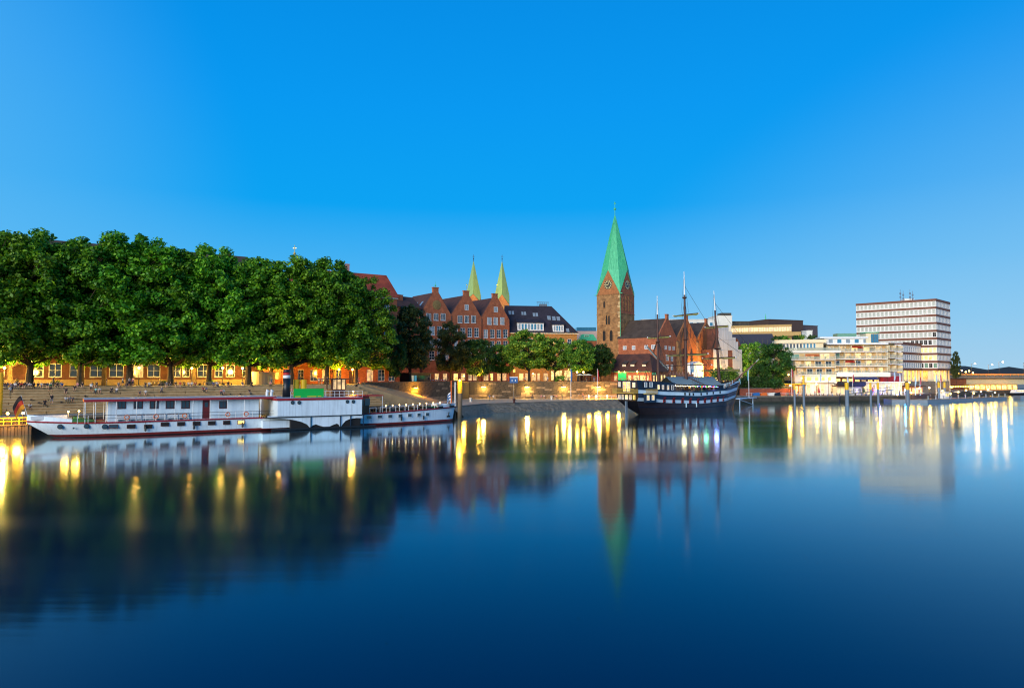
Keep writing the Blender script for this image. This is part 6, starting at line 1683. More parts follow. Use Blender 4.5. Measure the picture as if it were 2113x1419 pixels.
# deck awning
A_=NS.hit(1372,779.5,1.5); B1=NS.hit(1469.5,779,1.5); C1=NS.hit(1392,791.5,-4.2); D1=NS.hit(1492,794,-3.4)
mb=MB()
pA=(A_[0],1.2,A_[1]+.3);pB=(B1[0],1.2,B1[1]+.3);pC=(C1[0],-4.3,C1[1]);pD=(D1[0],-3.6,D1[1])
pE=(A_[0]+1,4.6,7.3);pF=(B1[0]+3,4.0,7.5)
def lp(a,b,t): return tuple(a[i]+(b[i]-a[i])*t for i in range(3))
vs=[];NXX=10
for i in range(NXX+1):
    t=i/NXX; r_=lp(pA,pB,t);e=lp(pC,pD,t);g_=lp(pE,pF,t); sag=.25*math.sin(t*math.pi*2)**2
    vs+= [(e[0],e[1],e[2]-sag*.6),lp(e,r_,.5)[:2]+(lp(e,r_,.5)[2]-.2,),r_,g_]
fs=[(4*i+k,4*i+4+k,4*i+5+k,4*i+1+k) for i in range(NXX) for k in range(3)]
o=smooth(mb.add(vs,fs).build('deck_awning',M['canvas'],ns))
MB().tube(lp(pA,pB,.42),(lp(pC,pD,.58)[0],-4.4,lp(pC,pD,.58)[2]-.2),.12,n=6).build('awning_spar',M['wood_dk'],ns)
# coloured lights along the awning edge
cols_=[((1,.75,.4),'warm'),((1,.9,.8),'white'),((.03,1,.12),'green'),((.06,.1,1),'blue'),((1,.04,.04),'red'),((.6,.05,1),'violet')]
bm=[glow('bulb_'+n_,c_,5) for c_,n_ in cols_]
ln=thing('light_string','string of coloured bulbs under the awning of the three masted ship','light string',tuple(NS.o),NS.ang)
bul={i:MB().lathe([(.02,-.12),(.11,-.05),(.11,.05),(.02,.1)],8).mesh('bulb',m_) for i,m_ in enumerate(bm)}
pts=[]
for i in range(27):
    t=i/26; e=lp(pC,pD,t*.86); p=(e[0],e[1]-.15,e[2]-.45-.1*abs(math.sin(i*.9))); pts.append(p)
    ci=(0 if i%3 else 1) if i<12 else [2,1,3,2,4,3,5,2,0,1,3,4,3,2,3][i-12]
    put('bulb',bul[ci],ln,p)
MB().path([(p[0],p[1],p[2]+.1) for p in pts],.015,4).build('cable',M['rope'],ln)
for i,(c_,e_) in enumerate((((1,.75,.4),90),((1,.8,.5),90),((.3,.9,.5),70),((.3,.35,1),160))):
    l_=bpy.data.lights.new('string_light','POINT'); l_.color=c_; l_.energy=e_; l_.shadow_soft_size=.6
    lo=bpy.data.objects.new('string_light',l_); COL.objects.link(lo); lo.parent=ln; e=lp(pC,pD,.12+.22*i); lo.location=(e[0],e[1]-.8,e[2]-.6)
# deck clutter under the awning
for i in range(8):
    x=13.5+i*2.3
    t=thing('deck_barrel_table','barrel table on the deck of the three masted ship','table',tuple(NS.w(x,-2.0+.8*(i%3),zut((x+.8)/(L+.8))-.08)),0,'barrel tables under the awning')
    MB().lathe([(.3,0),(.38,.45),(.32,.95)],12).build('barrel',M['wood'],t); MB().lathe([(.55,.95),(.55,1.02)],14).build('tabletop',M['wood_gy'],t)
MB().box(L-9,L-5.5,-2.6,2.6,6.0,7.0).build('forecastle_cabin',M['navy'],ns)
for i in range(6): x=L-9+i*1.5; MB().tube((x,-(btop((x+.8)/(L+.8))-.15),zrl((x+.8)/(L+.8))),(x,-(btop((x+.8)/(L+.8))-.15),zrl((x+.8)/(L+.8))+.9),.07,n=6).build('rail_post',M['palebl'],ns)
flag(NS.w(26.5,2.5,6.0),NS.ang+math.pi,7.2,1.6,2.6,[mat('flag_paleblue','#8fc0dc',.8),M['white'],MATS['flag_paleblue']],'pale blue and white flag flying behind the awning of the three masted ship',droop=.3)
# ================================================================== lamps
def point(parent, loc, energy, col, size=.55):
    l=bpy.data.lights.new('lamp_light','POINT'); l.energy=energy*2.0; l.color=col; l.shadow_soft_size=max(.55,size)
    o=bpy.data.objects.new('lamp_light',l); COL.objects.link(o); o.parent=parent; o.location=loc
    return o
SOD=(1.0,.44,.03); WARM=(1.0,.50,.06); PINK=(1.0,.60,.30)
LM={}
def street_lamp(pos, h, label, energy=700, col=SOD, glowm='lamp_y', group='street lamps on the promenade', r=.26, arm=0.0, rz=0.0, front=-.05):
    t=thing('street_lamp',label,'street lamp',tuple(pos),rz,group)
    k=(round(h,1),r,arm,glowm)
    if k not in LM:
        p=MB().lathe([(.14,0),(.14,.5),(.08,.6),(.06,h-.15),(.12,h-.1),(.12,h)],10)
        if arm: p.tube((0,0,h-.1),(arm,0,h+.15),.045,n=6)
        g=MB().lathe([(r*.45,-.0),(r*.95,r*.5),(r,r*1.0),(r*.7,r*1.7),(.02,r*1.95)],12,(arm,0,h+(.0 if not arm else -.25)))
        c=MB().lathe([(r*1.25,r*1.9),(r*.5,r*2.35),(.03,r*2.5)],12,(arm,0,h+(.0 if not arm else -.25)))
        LM[k]=(p.mesh('post',M['iron']),g.mesh('globe',M[glowm]),c.mesh('cap',M['iron']))
    a,b,c=LM[k]; put('post',a,t); put('globe',b,t); put('cap',c,t)
    if energy: point(t,(arm,front,h+r-.9-(.25 if arm else 0)),energy,col)
    return t
LK=2.8
LAMP_L='promenade street lamp with a glowing yellow globe in front of the long brick building'
for (px,off,e) in [(8,9,1500),(62,12,900),(286,9,900),(395,10,500),(459,9,800),(500,11,1500)]:
    p=edge_pt(px,off); h=at(px,761,p.y).z-ZP; street_lamp(p,h,LAMP_L,e*LK,(1.0,.56,.09))
for (px,off,e) in [(699,9,1300),(727,9,1000)]:
    p=edge_pt(px,off); h=at(px,764,p.y).z-ZP; street_lamp(p,h,'glowing street lamp before the dark red brick house',e*LK)
street_lamp(edge_pt(556,21),4.5,'sodium street lamp in the orange lit alley',2600,(1,.42,.06),group=None); 
street_lamp(edge_pt(580,24),5.5,'second lamp deeper in the orange alley beside the round kiosk',1800,(1,.42,.06),group=None)
for (px,Y,py,e,lab) in [(868,214,779,500,'street lamp under the dark trees near the kiosk'),(957,219,777,500,'street lamp beside the yellow topped pile'),(987,226,767,1500,'bright street lamp before the middle gabled house'),(1100,252,772,700,'street lamp half hidden under the broad linden'),(1315,224,768,500,'street lamp before the low brick inn')]:
    p=gp(px,Y,ZP if px<1300 else 6.8); h=at(px,py,Y).z-p.z; street_lamp(p,h,lab,e*LK,group=None)
for px in (1191,1204):
    p=gp(px,222,ZP); h=at(px,769,222).z-ZP; street_lamp(p,h,'globe lamp with white light at the cafe terrace below the tower',420,WARM,'lamp_w','pair of white globe lamps')
street_lamp(gp(1150,248,ZP),4.2,'lamp flooding the bright shop front with yellow light',1600,WARM,'lamp_w',None)
street_lamp(gp(1174,248,ZP),4.2,'lamp at the second bay of the bright shop front',1400,WARM,'lamp_w',None)
# wall lamps on the long retaining wall
for px in (998,1088,1163,1235):
    u,z=WF2.hit(px,799); t=thing('wall_lamp',{998:'shaded lamp on the stone wall close to the narrow stairs',1088:'shaded lamp on the stone wall between the blue sign and the seated people',1163:'shaded lamp on the stone wall beside the blue bannered flagpole',1235:'shaded lamp on the stone wall beside the red bannered flagpole'}[px],'wall lamp',tuple(WF2.w(u,-.12,z)),WF2.ang,'wall lamps over the quay')
    MB().box(-.06,.06,-.35,.1,.1,.22).build('bracket',M['iron'],t); MB().box(-.75,.75,-.55,-.2,.18,.3).build('hood',M['iron'],t); MB().box(-.65,.65,-.5,-.25,.06,.17).build('tube',M['lamp_y'],t)
    point(t,(0,-1.0,-.3),1000,(1,.6,.13),.3)
u,z=WF1.hit(855,801); t=thing('wall_lamp','shaded lamp on the stone wall beside the ramp','wall lamp',tuple(WF1.w(u,-.12,z)),WF1.ang)
MB().box(-.06,.06,-.35,.1,.1,.22).build('bracket',M['iron'],t); MB().box(-.75,.75,-.55,-.2,.18,.3).build('hood',M['iron'],t); MB().box(-.65,.65,-.5,-.25,.06,.17).build('tube',M['lamp_y'],t); point(t,(0,-1.2,-.3),1300,SOD,.3)
# quay lamps near the dinghy landing and the footbridge
for i,(px,py,Y) in enumerate([(1215,819,210),(1230,819,210),(1253,817,212),(1276,817,212)]):
    t=thing('bollard_lamp','low glowing bollard lamp on the landing stage behind the three masted ship','lamp',tuple(gp(px,Y,ZQ)),0,'bollard lamps of the landing stage')
    MB().tube((0,0,0),(0,0,.75),.09,n=8).build('post',M['white'],t); MB().lathe([(.13,.75),(.13,1.15),(.03,1.2)],10).build('globe',M['lamp_w'],t); point(t,(0,-.5,1.0),700,SOD)
# floodlights on the church
fl=thing('floodlight','floodlight on the ground washing the church gables orange','floodlight',tuple(NF.w(26,-7,.02)),NF.ang); MB().box(-.3,.3,-.2,.2,0,.35).build('housing',M['iron'],fl); MB().box(-.25,.25,.2,.22,.05,.3).build('lens',M['lamp_y'],fl); point(fl,(0,.4,.6),13000,(1,.45,.06),.2)
fl=thing('floodlight','second floodlight beside the buttresses of the church','floodlight',tuple(NF.w(37,-6,.02)),NF.ang); MB().box(-.3,.3,-.2,.2,0,.35).build('housing',M['iron'],fl); MB().box(-.25,.25,.2,.22,.05,.3).build('lens',M['lamp_y'],fl); point(fl,(0,.4,.6),11000,(1,.45,.06),.2)
fl=thing('floodlight','floodlight below the white scaffold sheeting','floodlight',tuple(gp(1500,254,ZP+.02)),0); MB().box(-.3,.3,-.2,.2,0,.35).build('housing',M['iron'],fl); MB().box(-.25,.25,.2,.22,.05,.3).build('lens',M['lamp_w'],fl); point(fl,(0,.4,.8),4000,WARM,.2)
for i,(px,e) in enumerate(((965,9000),(1026,26000))):
    c=gp(px,498,60); c.z=ZP+56
    t=thing('spire_floodlight_on_added_mast',['floodlight on an added mast aimed at the left cathedral spire','floodlight on an added mast aimed at the right cathedral spire'][i],'floodlight',(c.x,c.y-10,c.z+12)); MB().box(-.4,.4,-.3,.3,-.5,0).build('housing',M['iron'],t); MB().tube((0,0,-68.1),(0,0,-.5),.15,n=6).build('mast',M['iron'],t); point(t,(0,-6,2),e,(1,.62,.04),.6)  # tall thin masts added to lift the lights level with the spires
# white lit panel by the church door
F=Frame(gp(1433,252,0),gp(1452,258,0),ZP); t=thing('lit_canopy','white lit entrance tent at the church wall','tent',tuple(F.o),F.ang)
zt=F.hit(1442,751)[1]
MB().box(0,F.L,0,3,0,zt).build('wall',glow('tent_glow_white',(1,.8,.55),1.0),t); MB().prism([(-.2,zt),(F.L+.2,zt),(F.L/2,zt+1.0)],-.2,3.2).build('roof',M['white'],t)

# ================================================================== people
def person_meshes():
    """one continuous skinned body per pose; faces sorted into skin, hair, top, trousers, shoes"""
    poses={
     'sit': dict(j={'pel':(0,.05,.1),'wst':(0,.1,.3),'chs':(0,.08,.52),'nck':(0,.02,.68),'hed':(0,-.02,.80),'top':(0,-.01,.90),
        'hl':(.1,.0,.1),'kl':(.14,-.46,.13),'al':(.13,-.48,-.32),'tl':(.14,-.66,-.36),'hr':(-.1,.0,.1),'kr':(-.14,-.46,.13),'ar':(-.13,-.50,-.32),'tr':(-.14,-.68,-.36),
        'sl':(.19,.06,.6),'el':(.26,-.08,.36),'wl':(.16,-.33,.24),'fl':(.1,-.42,.22),'sr':(-.19,.06,.6),'er':(-.26,-.08,.36),'wr':(-.16,-.33,.24),'fr':(-.1,-.42,.22)}),
     'lean': dict(j={'pel':(0,.05,.1),'wst':(0,.02,.3),'chs':(0,-.08,.5),'nck':(0,-.2,.63),'hed':(0,-.28,.73),'top':(0,-.31,.83),
        'hl':(.1,.0,.1),'kl':(.17,-.42,.2),'al':(.13,-.36,-.30),'tl':(.15,-.55,-.36),'hr':(-.1,.0,.1),'kr':(-.17,-.42,.2),'ar':(-.13,-.36,-.30),'tr':(-.15,-.55,-.36),
        'sl':(.19,-.12,.56),'el':(.26,-.32,.34),'wl':(.1,-.45,.3),'fl':(.05,-.52,.32),'sr':(-.19,-.12,.56),'er':(-.26,-.32,.34),'wr':(-.1,-.45,.3),'fr':(-.05,-.52,.32)}),
     'stand': dict(j={'pel':(0,0,.95),'wst':(0,0,1.12),'chs':(0,.01,1.33),'nck':(0,0,1.49),'hed':(0,-.03,1.61),'top':(0,-.02,1.72),
        'hl':(.1,0,.92),'kl':(.11,-.02,.5),'al':(.12,.02,.08),'tl':(.14,-.17,.03),'hr':(-.1,0,.92),'kr':(-.11,-.02,.5),'ar':(-.12,.02,.08),'tr':(-.14,-.17,.03),
        'sl':(.2,.01,1.41),'el':(.25,.03,1.13),'wl':(.25,-.06,.9),'fl':(.24,-.09,.8),'sr':(-.2,.01,1.41),'er':(-.25,.03,1.13),'wr':(-.25,-.06,.9),'fr':(-.24,-.09,.8)}),
     'walk': dict(j={'pel':(0,0,.95),'wst':(0,-.01,1.12),'chs':(0,-.02,1.33),'nck':(0,-.04,1.49),'hed':(0,-.08,1.61),'top':(0,-.08,1.72),
        'hl':(.1,0,.92),'kl':(.11,-.2,.52),'al':(.11,-.3,.1),'tl':(.12,-.49,.06),'hr':(-.1,0,.92),'kr':(-.11,.06,.5),'ar':(-.11,.34,.14),'tr':(-.12,.2,.03),
        'sl':(.2,-.02,1.41),'el':(.25,.14,1.16),'wl':(.24,.12,.93),'fl':(.23,.08,.84),'sr':(-.2,-.02,1.41),'er':(-.25,-.1,1.14),'wr':(-.22,-.3,.98),'fr':(-.2,-.36,.93)})}
    bones=[('pel','wst','top_'),('wst','chs','top_'),('chs','nck','top_'),('nck','hed','skin'),('hed','top','head'),
           ('pel','hl','leg'),('hl','kl','leg'),('kl','al','shin'),('al','tl','shoe'),('pel','hr','leg'),('hr','kr','leg'),('kr','ar','shin'),('ar','tr','shoe'),
           ('chs','sl','top_'),('sl','el','top_'),('el','wl','skin'),('wl','fl','skin'),('chs','sr','top_'),('sr','er','top_'),('er','wr','skin'),('wr','fr','skin')]
    rad={'pel':.15,'wst':.13,'chs':.15,'nck':.06,'hed':.1,'top':.075,'hl':.1,'kl':.07,'al':.045,'tl':.04,'sl':.07,'el':.047,'wl':.034,'fl':.036}
    out={}
    for nm,d in poses.items():
        J=d['j']; keys=list(J); me=bpy.data.meshes.new('body_'+nm)
        me.from_pydata([J[k] for k in keys],[(keys.index(a),keys.index(b)) for a,b,_ in bones],[])
        o=bpy.data.objects.new('body_tmp',me); COL.objects.link(o)
        md=o.modifiers.new('skin','SKIN'); 
        for i,k in enumerate(keys):
            kk=k if k in rad else k[0]+'l'; r=rad.get(k) or rad[kk]; sv=me.skin_vertices[0].data[i]; sv.radius=(r,r); sv.use_root=(k=='pel')
        ss=o.modifiers.new('sub','SUBSURF'); ss.levels=1; ss.render_levels=1
        dg=bpy.context.evaluated_depsgraph_get(); ev=o.evaluated_get(dg); m2=bpy.data.meshes.new_from_object(ev); m2.name='body'
        bpy.data.objects.remove(o)
        idx=[]
        for p in m2.polygons:
            c=p.center; best=(9,None)
            for a,b,l in bones:
                A,B=Vector(J[a]),Vector(J[b]); ab=B-A; t=max(0,min(1,(c-A).dot(ab)/ab.length_squared)); dd=(c-(A+ab*t)).length
                if dd<best[0]: best=(dd,l)
            l=best[1]; hd=Vector(J['hed'])
            if l in('head','skin') and (c-hd).length<.2:
                m=1 if (c.z>hd.z+.05 or c.y>hd.y+.03) else 0
            else: m={'skin':0,'top_':2,'leg':3,'shin':4,'shoe':5,'head':1}[l]
            idx.append(m)
        m2.materials.clear()
        for _ in range(6): m2.materials.append(None)
        m2.polygons.foreach_set('material_index',idx)
        for p in m2.polygons: p.use_smooth=True
        out[nm]=m2
    return out
PEOPLE=person_meshes()
skinm=[mat('skin_a','#c89478',.6,var=.1),mat('skin_b','#a87454',.6,var=.1),mat('skin_c','#d8a888',.6,var=.1)]
hairm=[mat('hair_a','#2a1c14',.7),mat('hair_b','#4e3320',.7),mat('hair_c','#b08a50',.7)]
TOPS={'white':mat('cloth_white','#d8d4cc',.8),'black':mat('cloth_black','#1e1e22',.8),'grey':mat('cloth_grey','#6a6a6e',.8),'red':mat('cloth_red','#a83030',.8),'blue':mat('cloth_blue','#34588c',.8),'green':mat('cloth_green','#3f8a4a',.8),'pink':mat('cloth_pink','#d8908a',.8),'yellow':mat('cloth_yellow','#d8a830',.8),'teal':mat('cloth_teal','#8ac0b4',.8)}
TRO=[mat('cloth_jeans','#2c3850',.8),TOPS['black'],mat('cloth_khaki','#8a7a5c',.8),TOPS['grey']]
shoe=mat('shoe_dark','#221e1c',.7)
pr=random.Random(99)
def person(pos, pose, rz, top, where, group, shorts=None):
    me=PEOPLE[pose]
    o=put('person',me,None,tuple(pos),rz,pr.uniform(.96,1.06))
    tag(o,f"person in a {top} top {({'sit':'sitting','lean':'sitting bent forward','stand':'standing','walk':'walking'})[pose]} {where}",'person',group)
    tr=pr.choice(TRO); sk=pr.choice(skinm); sh=pr.random()<.5 if shorts is None else shorts
    for i,m_ in enumerate([sk,pr.choice(hairm),TOPS[top],tr,sk if sh else tr,shoe]):
        o.material_slots[i].link='OBJECT'; o.material_slots[i].material=m_
    return o
SA=math.atan2(UD.y,UD.x)
tops=list(TOPS)
G_ST='people on the riverside steps'
for i,(px,py,top,pose) in enumerate([(141,806,'black','sit'),(152,805,'black','lean'),(137,826,'white','sit'),(144,826,'grey','sit'),(151,825,'grey','lean'),(197,806,'teal','sit'),(204,806,'white','lean'),
    (228,806,'black','sit'),(238,806,'white','sit'),(284,811,'grey','lean'),(295,811,'white','sit'),(96,832,'black','sit'),(420,806,'red','sit'),(427,806,'blue','lean'),(514,810,'black','sit'),(578,807,'pink','sit'),(60,842,'white','lean'),(465,812,'pink','lean'),(471,812,'white','sit'),(330,806,'grey','sit')]):
    p,k=step_pos(px,py); person(p,pose,SA+pr.uniform(-.35,.35),top,'on the riverside steps',G_ST)
for (px,py,top,pose) in [(15,812,'grey','stand'),(26,815,'white','stand'),(97,812,'green','walk'),(188,808,'white','stand'),(106,834,'black','walk')]:
    p,k=step_pos(px,py); person(p,pose,SA+pr.uniform(-1,1),top,'on the riverside steps',G_ST)
for (px,top,pose) in [(15,'grey','sit'),(31,'white','sit'),(50,'black','sit'),(62,'white','lean'),(70,'black','sit'),(79,'black','sit'),(86,'white','sit'),(92,'black','lean'),(5,'white','sit'),(10,'black','lean'),(22,'pink','sit'),(38,'black','sit'),(44,'red','lean'),(56,'grey','sit'),(98,'grey','sit'),(104,'white','sit'),(118,'black','sit'),(128,'blue','sit'),(245,'grey','sit'),(262,'black','lean'),(300,'black','sit'),(308,'white','sit'),(344,'grey','sit'),(352,'black','lean'),(440,'blue','sit'),(448,'white','sit'),(500,'grey','sit'),(520,'black','sit'),(160,'pink','sit'),(170,'black','sit'),(190,'black','sit'),(199,'black','sit'),(363,'black','sit'),(372,'red','sit'),(380,'black','lean'),(389,'white','sit'),(396,'white','sit'),(471,'black','sit'),(558,'pink','sit'),(403,'red','lean')]:
    p=edge_pt(px,-1.0,ZP+.015); person(p,pose,SA+pr.uniform(-.3,.3),top,'on the top edge of the steps','people along the top of the steps')
for (px,off,top,pose) in [(220,2,'black','stand'),(253,2,'white','walk'),(267,3,'white','stand'),(274,3,'pink','stand'),(330,4,'yellow','walk'),(658,2,'white','stand'),(664,2,'pink','stand'),(676,3,'grey','walk'),(683,3,'black','stand'),(740,3,'red','walk'),(560,5,'grey','walk'),(35,4,'yellow','stand'),(110,5,'grey','walk')]:
    p=edge_pt(px,off,ZP); person(p,pose,SA+pr.uniform(-2,2),top,'under the plane trees','people strolling under the trees')
# benches on the lower quay with people
bench_parts=None
def bench(pos,rz,label,group):
    t=thing('bench',label,'bench',tuple(pos),rz,group)
    for k in range(3): MB().box(-.95,.95,-.25+k*.17,-.11+k*.17,.42,.47).build('seat_slat',M['wood_gy'],t)
    for k in range(2): MB().box(-.95,.95,.26,.30,.58+k*.18,.72+k*.18).build('back_slat',M['wood_gy'],t)
    for x in (-.8,.8): MB().box(x-.04,x+.04,-.25,.3,0,.42).build('leg',M['iron'],t)
    return t
for i,px in enumerate((985,1035,1067,1120,1145)):
    p=gp(px,213.5,ZQ); bench(p,0,['empty wooden bench at the foot of the stone wall','wooden bench with seated people below the wall lamps'][i>2],['empty quay benches','occupied quay benches'][i>2])
for (px,top,pose) in [(1117,'pink','sit'),(1123,'white','lean'),(1142,'black','sit'),(1148,'pink','sit')]:
    person(gp(px,213.55,ZQ+.385),pose,pr.uniform(-.2,.2),top,'on a quay bench','people on the quay benches')
person(gp(1084,226,ZP),'stand',.2,'white','on the promenade above the wall',None)
for i in range(9):
    x=13.2+i*2.4; t=(x+.8)/(NS.L+.8)
    person(NS.w(x,-3.2+.5*(i%2),zut(t)-.1),'stand',NS.ang+pr.uniform(-1,1)+math.pi*(i%2),pr.choice(['red','yellow','black','white','blue']),'at the rail under the ship awning','guests under the ship awning')

# ================================================================== promenade things
def bicycle(pos,rz,label,group=None):
    t=thing('bicycle',label,'bicycle',tuple(pos),rz,group)
    for x in (-.52,.52):
        w=MB(); pts=[(x+.33*math.cos(a),0,.34+.33*math.sin(a)) for a in [2*math.pi*k/16 for k in range(17)]]; w.path(pts,.022,4)
        for k in range(8): a=k*math.pi/4; w.tube((x,0,.34),(x+.32*math.cos(a),0,.34+.32*math.sin(a)),.006,n=3)
        w.build('wheel',M['black'],t)
    f=MB(); A,B,C,D=(-.52,0,.34),(-.1,0,.3),(-.22,0,.82),(.4,0,.85)
    for a,b_ in ((A,B),(A,C),(B,C),(B,D),(C,D),(D,(.52,0,.34))): f.tube(a,b_,.022,n=5)
    f.build('frame',M['steel'],t); MB().box(-.38,-.1,-.07,.07,.86,.92).build('saddle',M['black'],t); MB().path([(.38,-.28,1.0),(.4,0,.98),(.38,.28,1.0)],.018,4).build('handlebar',M['steel'],t)
    return t
for i,(px,off) in enumerate([(452,3.0),(456,3.4),(313,4),(318,4.4)]): bicycle(edge_pt(px,off,ZP),SA+.3*i,'bicycle parked on the promenade near a street lamp','parked bicycles')
p,k=step_pos(185,832); bicycle(p+Vector((0,0,.0)),SA+.1,'bicycle left on the riverside steps below the seated people')
# cafe tables, planters and sign boxes on the left promenade
for i,(px,off) in enumerate([(22,3),(40,5),(58,6),(110,4.5),(320,6),(335,6),(420,6),(470,7)]):
    t=thing('cafe_table','small cafe table with stools under the plane trees','table',tuple(edge_pt(px,off,ZP)),SA,'cafe tables on the promenade')
    MB().lathe([(.5,.72),(.5,.76)],14).build('tabletop',M['wood'],t); MB().tube((0,0,0),(0,0,.72),.05,n=6).build('leg',M['iron'],t)
    for s in (-1,1): MB().lathe([(.2,0),(.18,.4),(.22,.45)],10,(s*.8,0,0)).build('stool',M['wood_dk'],t)
for i,px in enumerate((336,341,112,118,430,440)):
    t=thing('planter','pale wooden planter box with flowers on the promenade','planter',tuple(edge_pt(px,7,ZP)),SA,'planter boxes')
    MB().box(-.7,.7,-.35,.35,0,.75).build('box',M['quoin'],t); put('flowers',leaves_mesh('flowers',[(-.4,0,.85),(0,0,.9),(.4,0,.85)],[.3,.3,.3],25,.1,LEAF['mid'],900+i),t)
# kiosk under the dark trees with posters
F=Frame(gp(842,196,0),gp(888,206,0),ZP); t=thing('kiosk','dark flat roofed kiosk with lit posters under the trees','kiosk',tuple(F.o),F.ang)
MB().box(0,F.L,0,3,0,2.7).build('wall',mat('kiosk_dark','#3a2c24',.6,var=.2),t); MB().box(-.5,F.L+.5,-.8,3.5,2.7,2.95).build('roof',M['black'],t)
for i,(x,m_) in enumerate(((.5,M['red']),(1.6,mat('poster_cream','#c8c0a0',.6,emit=(1,.9,.6),estr=.35)),(3.0,mat('poster_teal','#2a8aa0',.6,emit=(.1,.5,.6),estr=.4)))): MB().box(x,x+1.0,-.06,-.0,.5,2.2).build('poster',m_,t)
MB().box(4.3,F.L-.3,-.04,-.0,.9,2.2).build('hatch',M['glass'],t)
# red and white barrier
for i,px in enumerate((895,912)):
    t=thing('barrier_fence','red and white striped construction barrier by the kiosk','barrier',tuple(gp(px,210,ZP)),.35,'construction barriers')
    for k in range(6): MB().box(-1.2+k*.4,-.8+k*.4,-.03,.03,.7,.95).build('stripe',M['red'] if k%2 else M['white'],t)
    for x in (-1,1): MB().box(x-.05,x+.05,-.2,.2,0,.7).build('leg',M['steel'],t)
# blue sign on a post
t=thing('blue_sign','blue information sign on a post before the lindens','sign',tuple(gp(1060,212,ZQ)))
zs0=at(1060,790,212).z-ZQ; zs1=at(1060,779,212).z-ZQ
MB().tube((0,0,0),(0,0,zs0),.08,n=8).build('post',M['steel'],t); pn=MB().box(-1.25,1.25,-.06,.06,zs0,zs1).build('panel',M['blue'],t)
MB().box(-1.25,1.25,-.065,.065,zs1,zs1+.3).build('header',M['white'],pn)
for x in (-.5,.55): MB().box(x-.12,x+.12,-.075,-.062,zs0+.5,zs0+1.1).build('white_mark',M['white'],pn)
t=thing('yellow_sign','small yellow lit sign above the blue sign','sign',tuple(gp(1061,246,ZP))); MB().tube((0,0,0),(0,0,3.3),.06,n=6).build('post',M['iron'],t); MB().box(-.4,.4,-.08,.08,3.3,4.5).build('panel',glow('yellow_lightbox',(1,.6,.08),1.6),t)
# green lit sign on the inn
u0,u1,z0,z1=HF.rect(1276.5,768.5,1293,784); o=MB().box(u0,u1,-.35,-.15,z0,z1).build('green_sign',mat('green_lightbox','#10a050',.5,emit=(.02,.75,.2),estr=.55),None)
o.matrix_world=Matrix.Translation(HF.o)@Matrix.Rotation(HF.ang,4,'Z'); tag(o,'green lit sign under two white spotlights on the inn wall','sign')
for i,u in enumerate((u0+.5,u1-.5)):
    t=thing('sign_spotlight','white spotlight above the green sign','spotlight',tuple(HF.w(u,-.5,z1+.1)),HF.ang,'spotlights of the green sign'); MB().tube((0,.5,.35),(0,-.1,.35),.04,n=5).build('arm',M['iron'],t); MB().lathe([(.05,.4),(.22,.1),(.22,.04)],10).build('shade',M['lamp_w'],t); point(t,(0,-.35,0),120,WARM,.15)
for i,px in enumerate((1341,1348)):
    F_=Frame(HF.w(16,0),HF.w(16,0)+Vector((CG.x,CG.y,0)),6.6); 
    t=thing('round_sign','round green hanging sign at the corner of the inn','sign',tuple(HF.w(16.2+.0,.6+i*1.6,3.6)),HF.ang+math.pi/2,'round green signs'); q=MB().lathe([(.45,-.04),(.45,.04)],16).build('disc',mat('green_disc','#0f8a5c',.5,emit=(.02,.5,.3),estr=.3),t); q.rotation_euler=(math.pi/2,0,0); MB().tube((0,.0,.45),(0,.2,.6),.03,n=4).build('bracket',M['iron'],t)
# parasols of the cafe terrace by the tower
for i,(px,Y) in enumerate([(1197,219),(1206,220),(1214,219)]):
    t=thing('parasol','cream parasol over the cafe terrace beneath the white globe lamps','parasol',tuple(gp(px,Y,ZP)),i,'cafe parasols')
    MB().tube((0,0,0),(0,0,2.6),.04,n=6).build('pole',M['wood'],t); MB().lathe([(1.5,2.2),(.8,2.5),(.04,2.75)],8).build('canopy',M['cream'],t)
# quay bollards and posts
for i,(px,py) in enumerate([(971,829),(1138,824.5)]):
    t=tag(MB().lathe([(.32,0),(.26,.25),(.24,.75),(.4,.85),(.4,1.05),(.1,1.15)],14).build('bollard',M['white_r'],None,tuple(on_z(px,py,ZQ))),'white mooring bollard on the edge of the quay','bollard','white quay bollards')
t=tag(MB().lathe([(.35,0),(.28,.25),(.26,.7),(.5,.85),(.5,1.05),(.1,1.12)],12).build('bollard',mat('rusty_iron','#4a2420',.8,var=.3),None,tuple(on_z(1061,831,ZQ))),'rusty dark mooring bollard on the rubble bank edge','bollard')
for i,(px,m_,lab) in enumerate([(1178,'blue','white flagpole with a blue banner on the lower quay'),(1233,'red','white flagpole with a red banner near the landing stage')]):
    p=gp(px,205,ZQ); h=at(px,760,205).z-ZQ; t=thing('flagpole',lab,'flagpole',tuple(p)); MB().tube((0,0,0),(0,0,h),.09,.05,8).build('pole',M['white'],t); mb=MB()
    for k in range(6): mb.hexa([(.06,-.02,h-.3-k*.6-.6),(.4+.08*math.sin(k),.05*math.sin(k*2),h-.5-k*.6-.6),(.4+.08*math.sin(k),.05*math.sin(k*2)+.03,h-.5-k*.6-.6),(.06,.01,h-.3-k*.6-.6),(.06,-.02,h-.3-k*.6),(.4+.08*math.sin(k-1),.05,h-.5-k*.6),(.4+.08*math.sin(k-1),.08,h-.5-k*.6),(.06,.01,h-.3-k*.6)])
    mb.build('banner',M[m_],t)
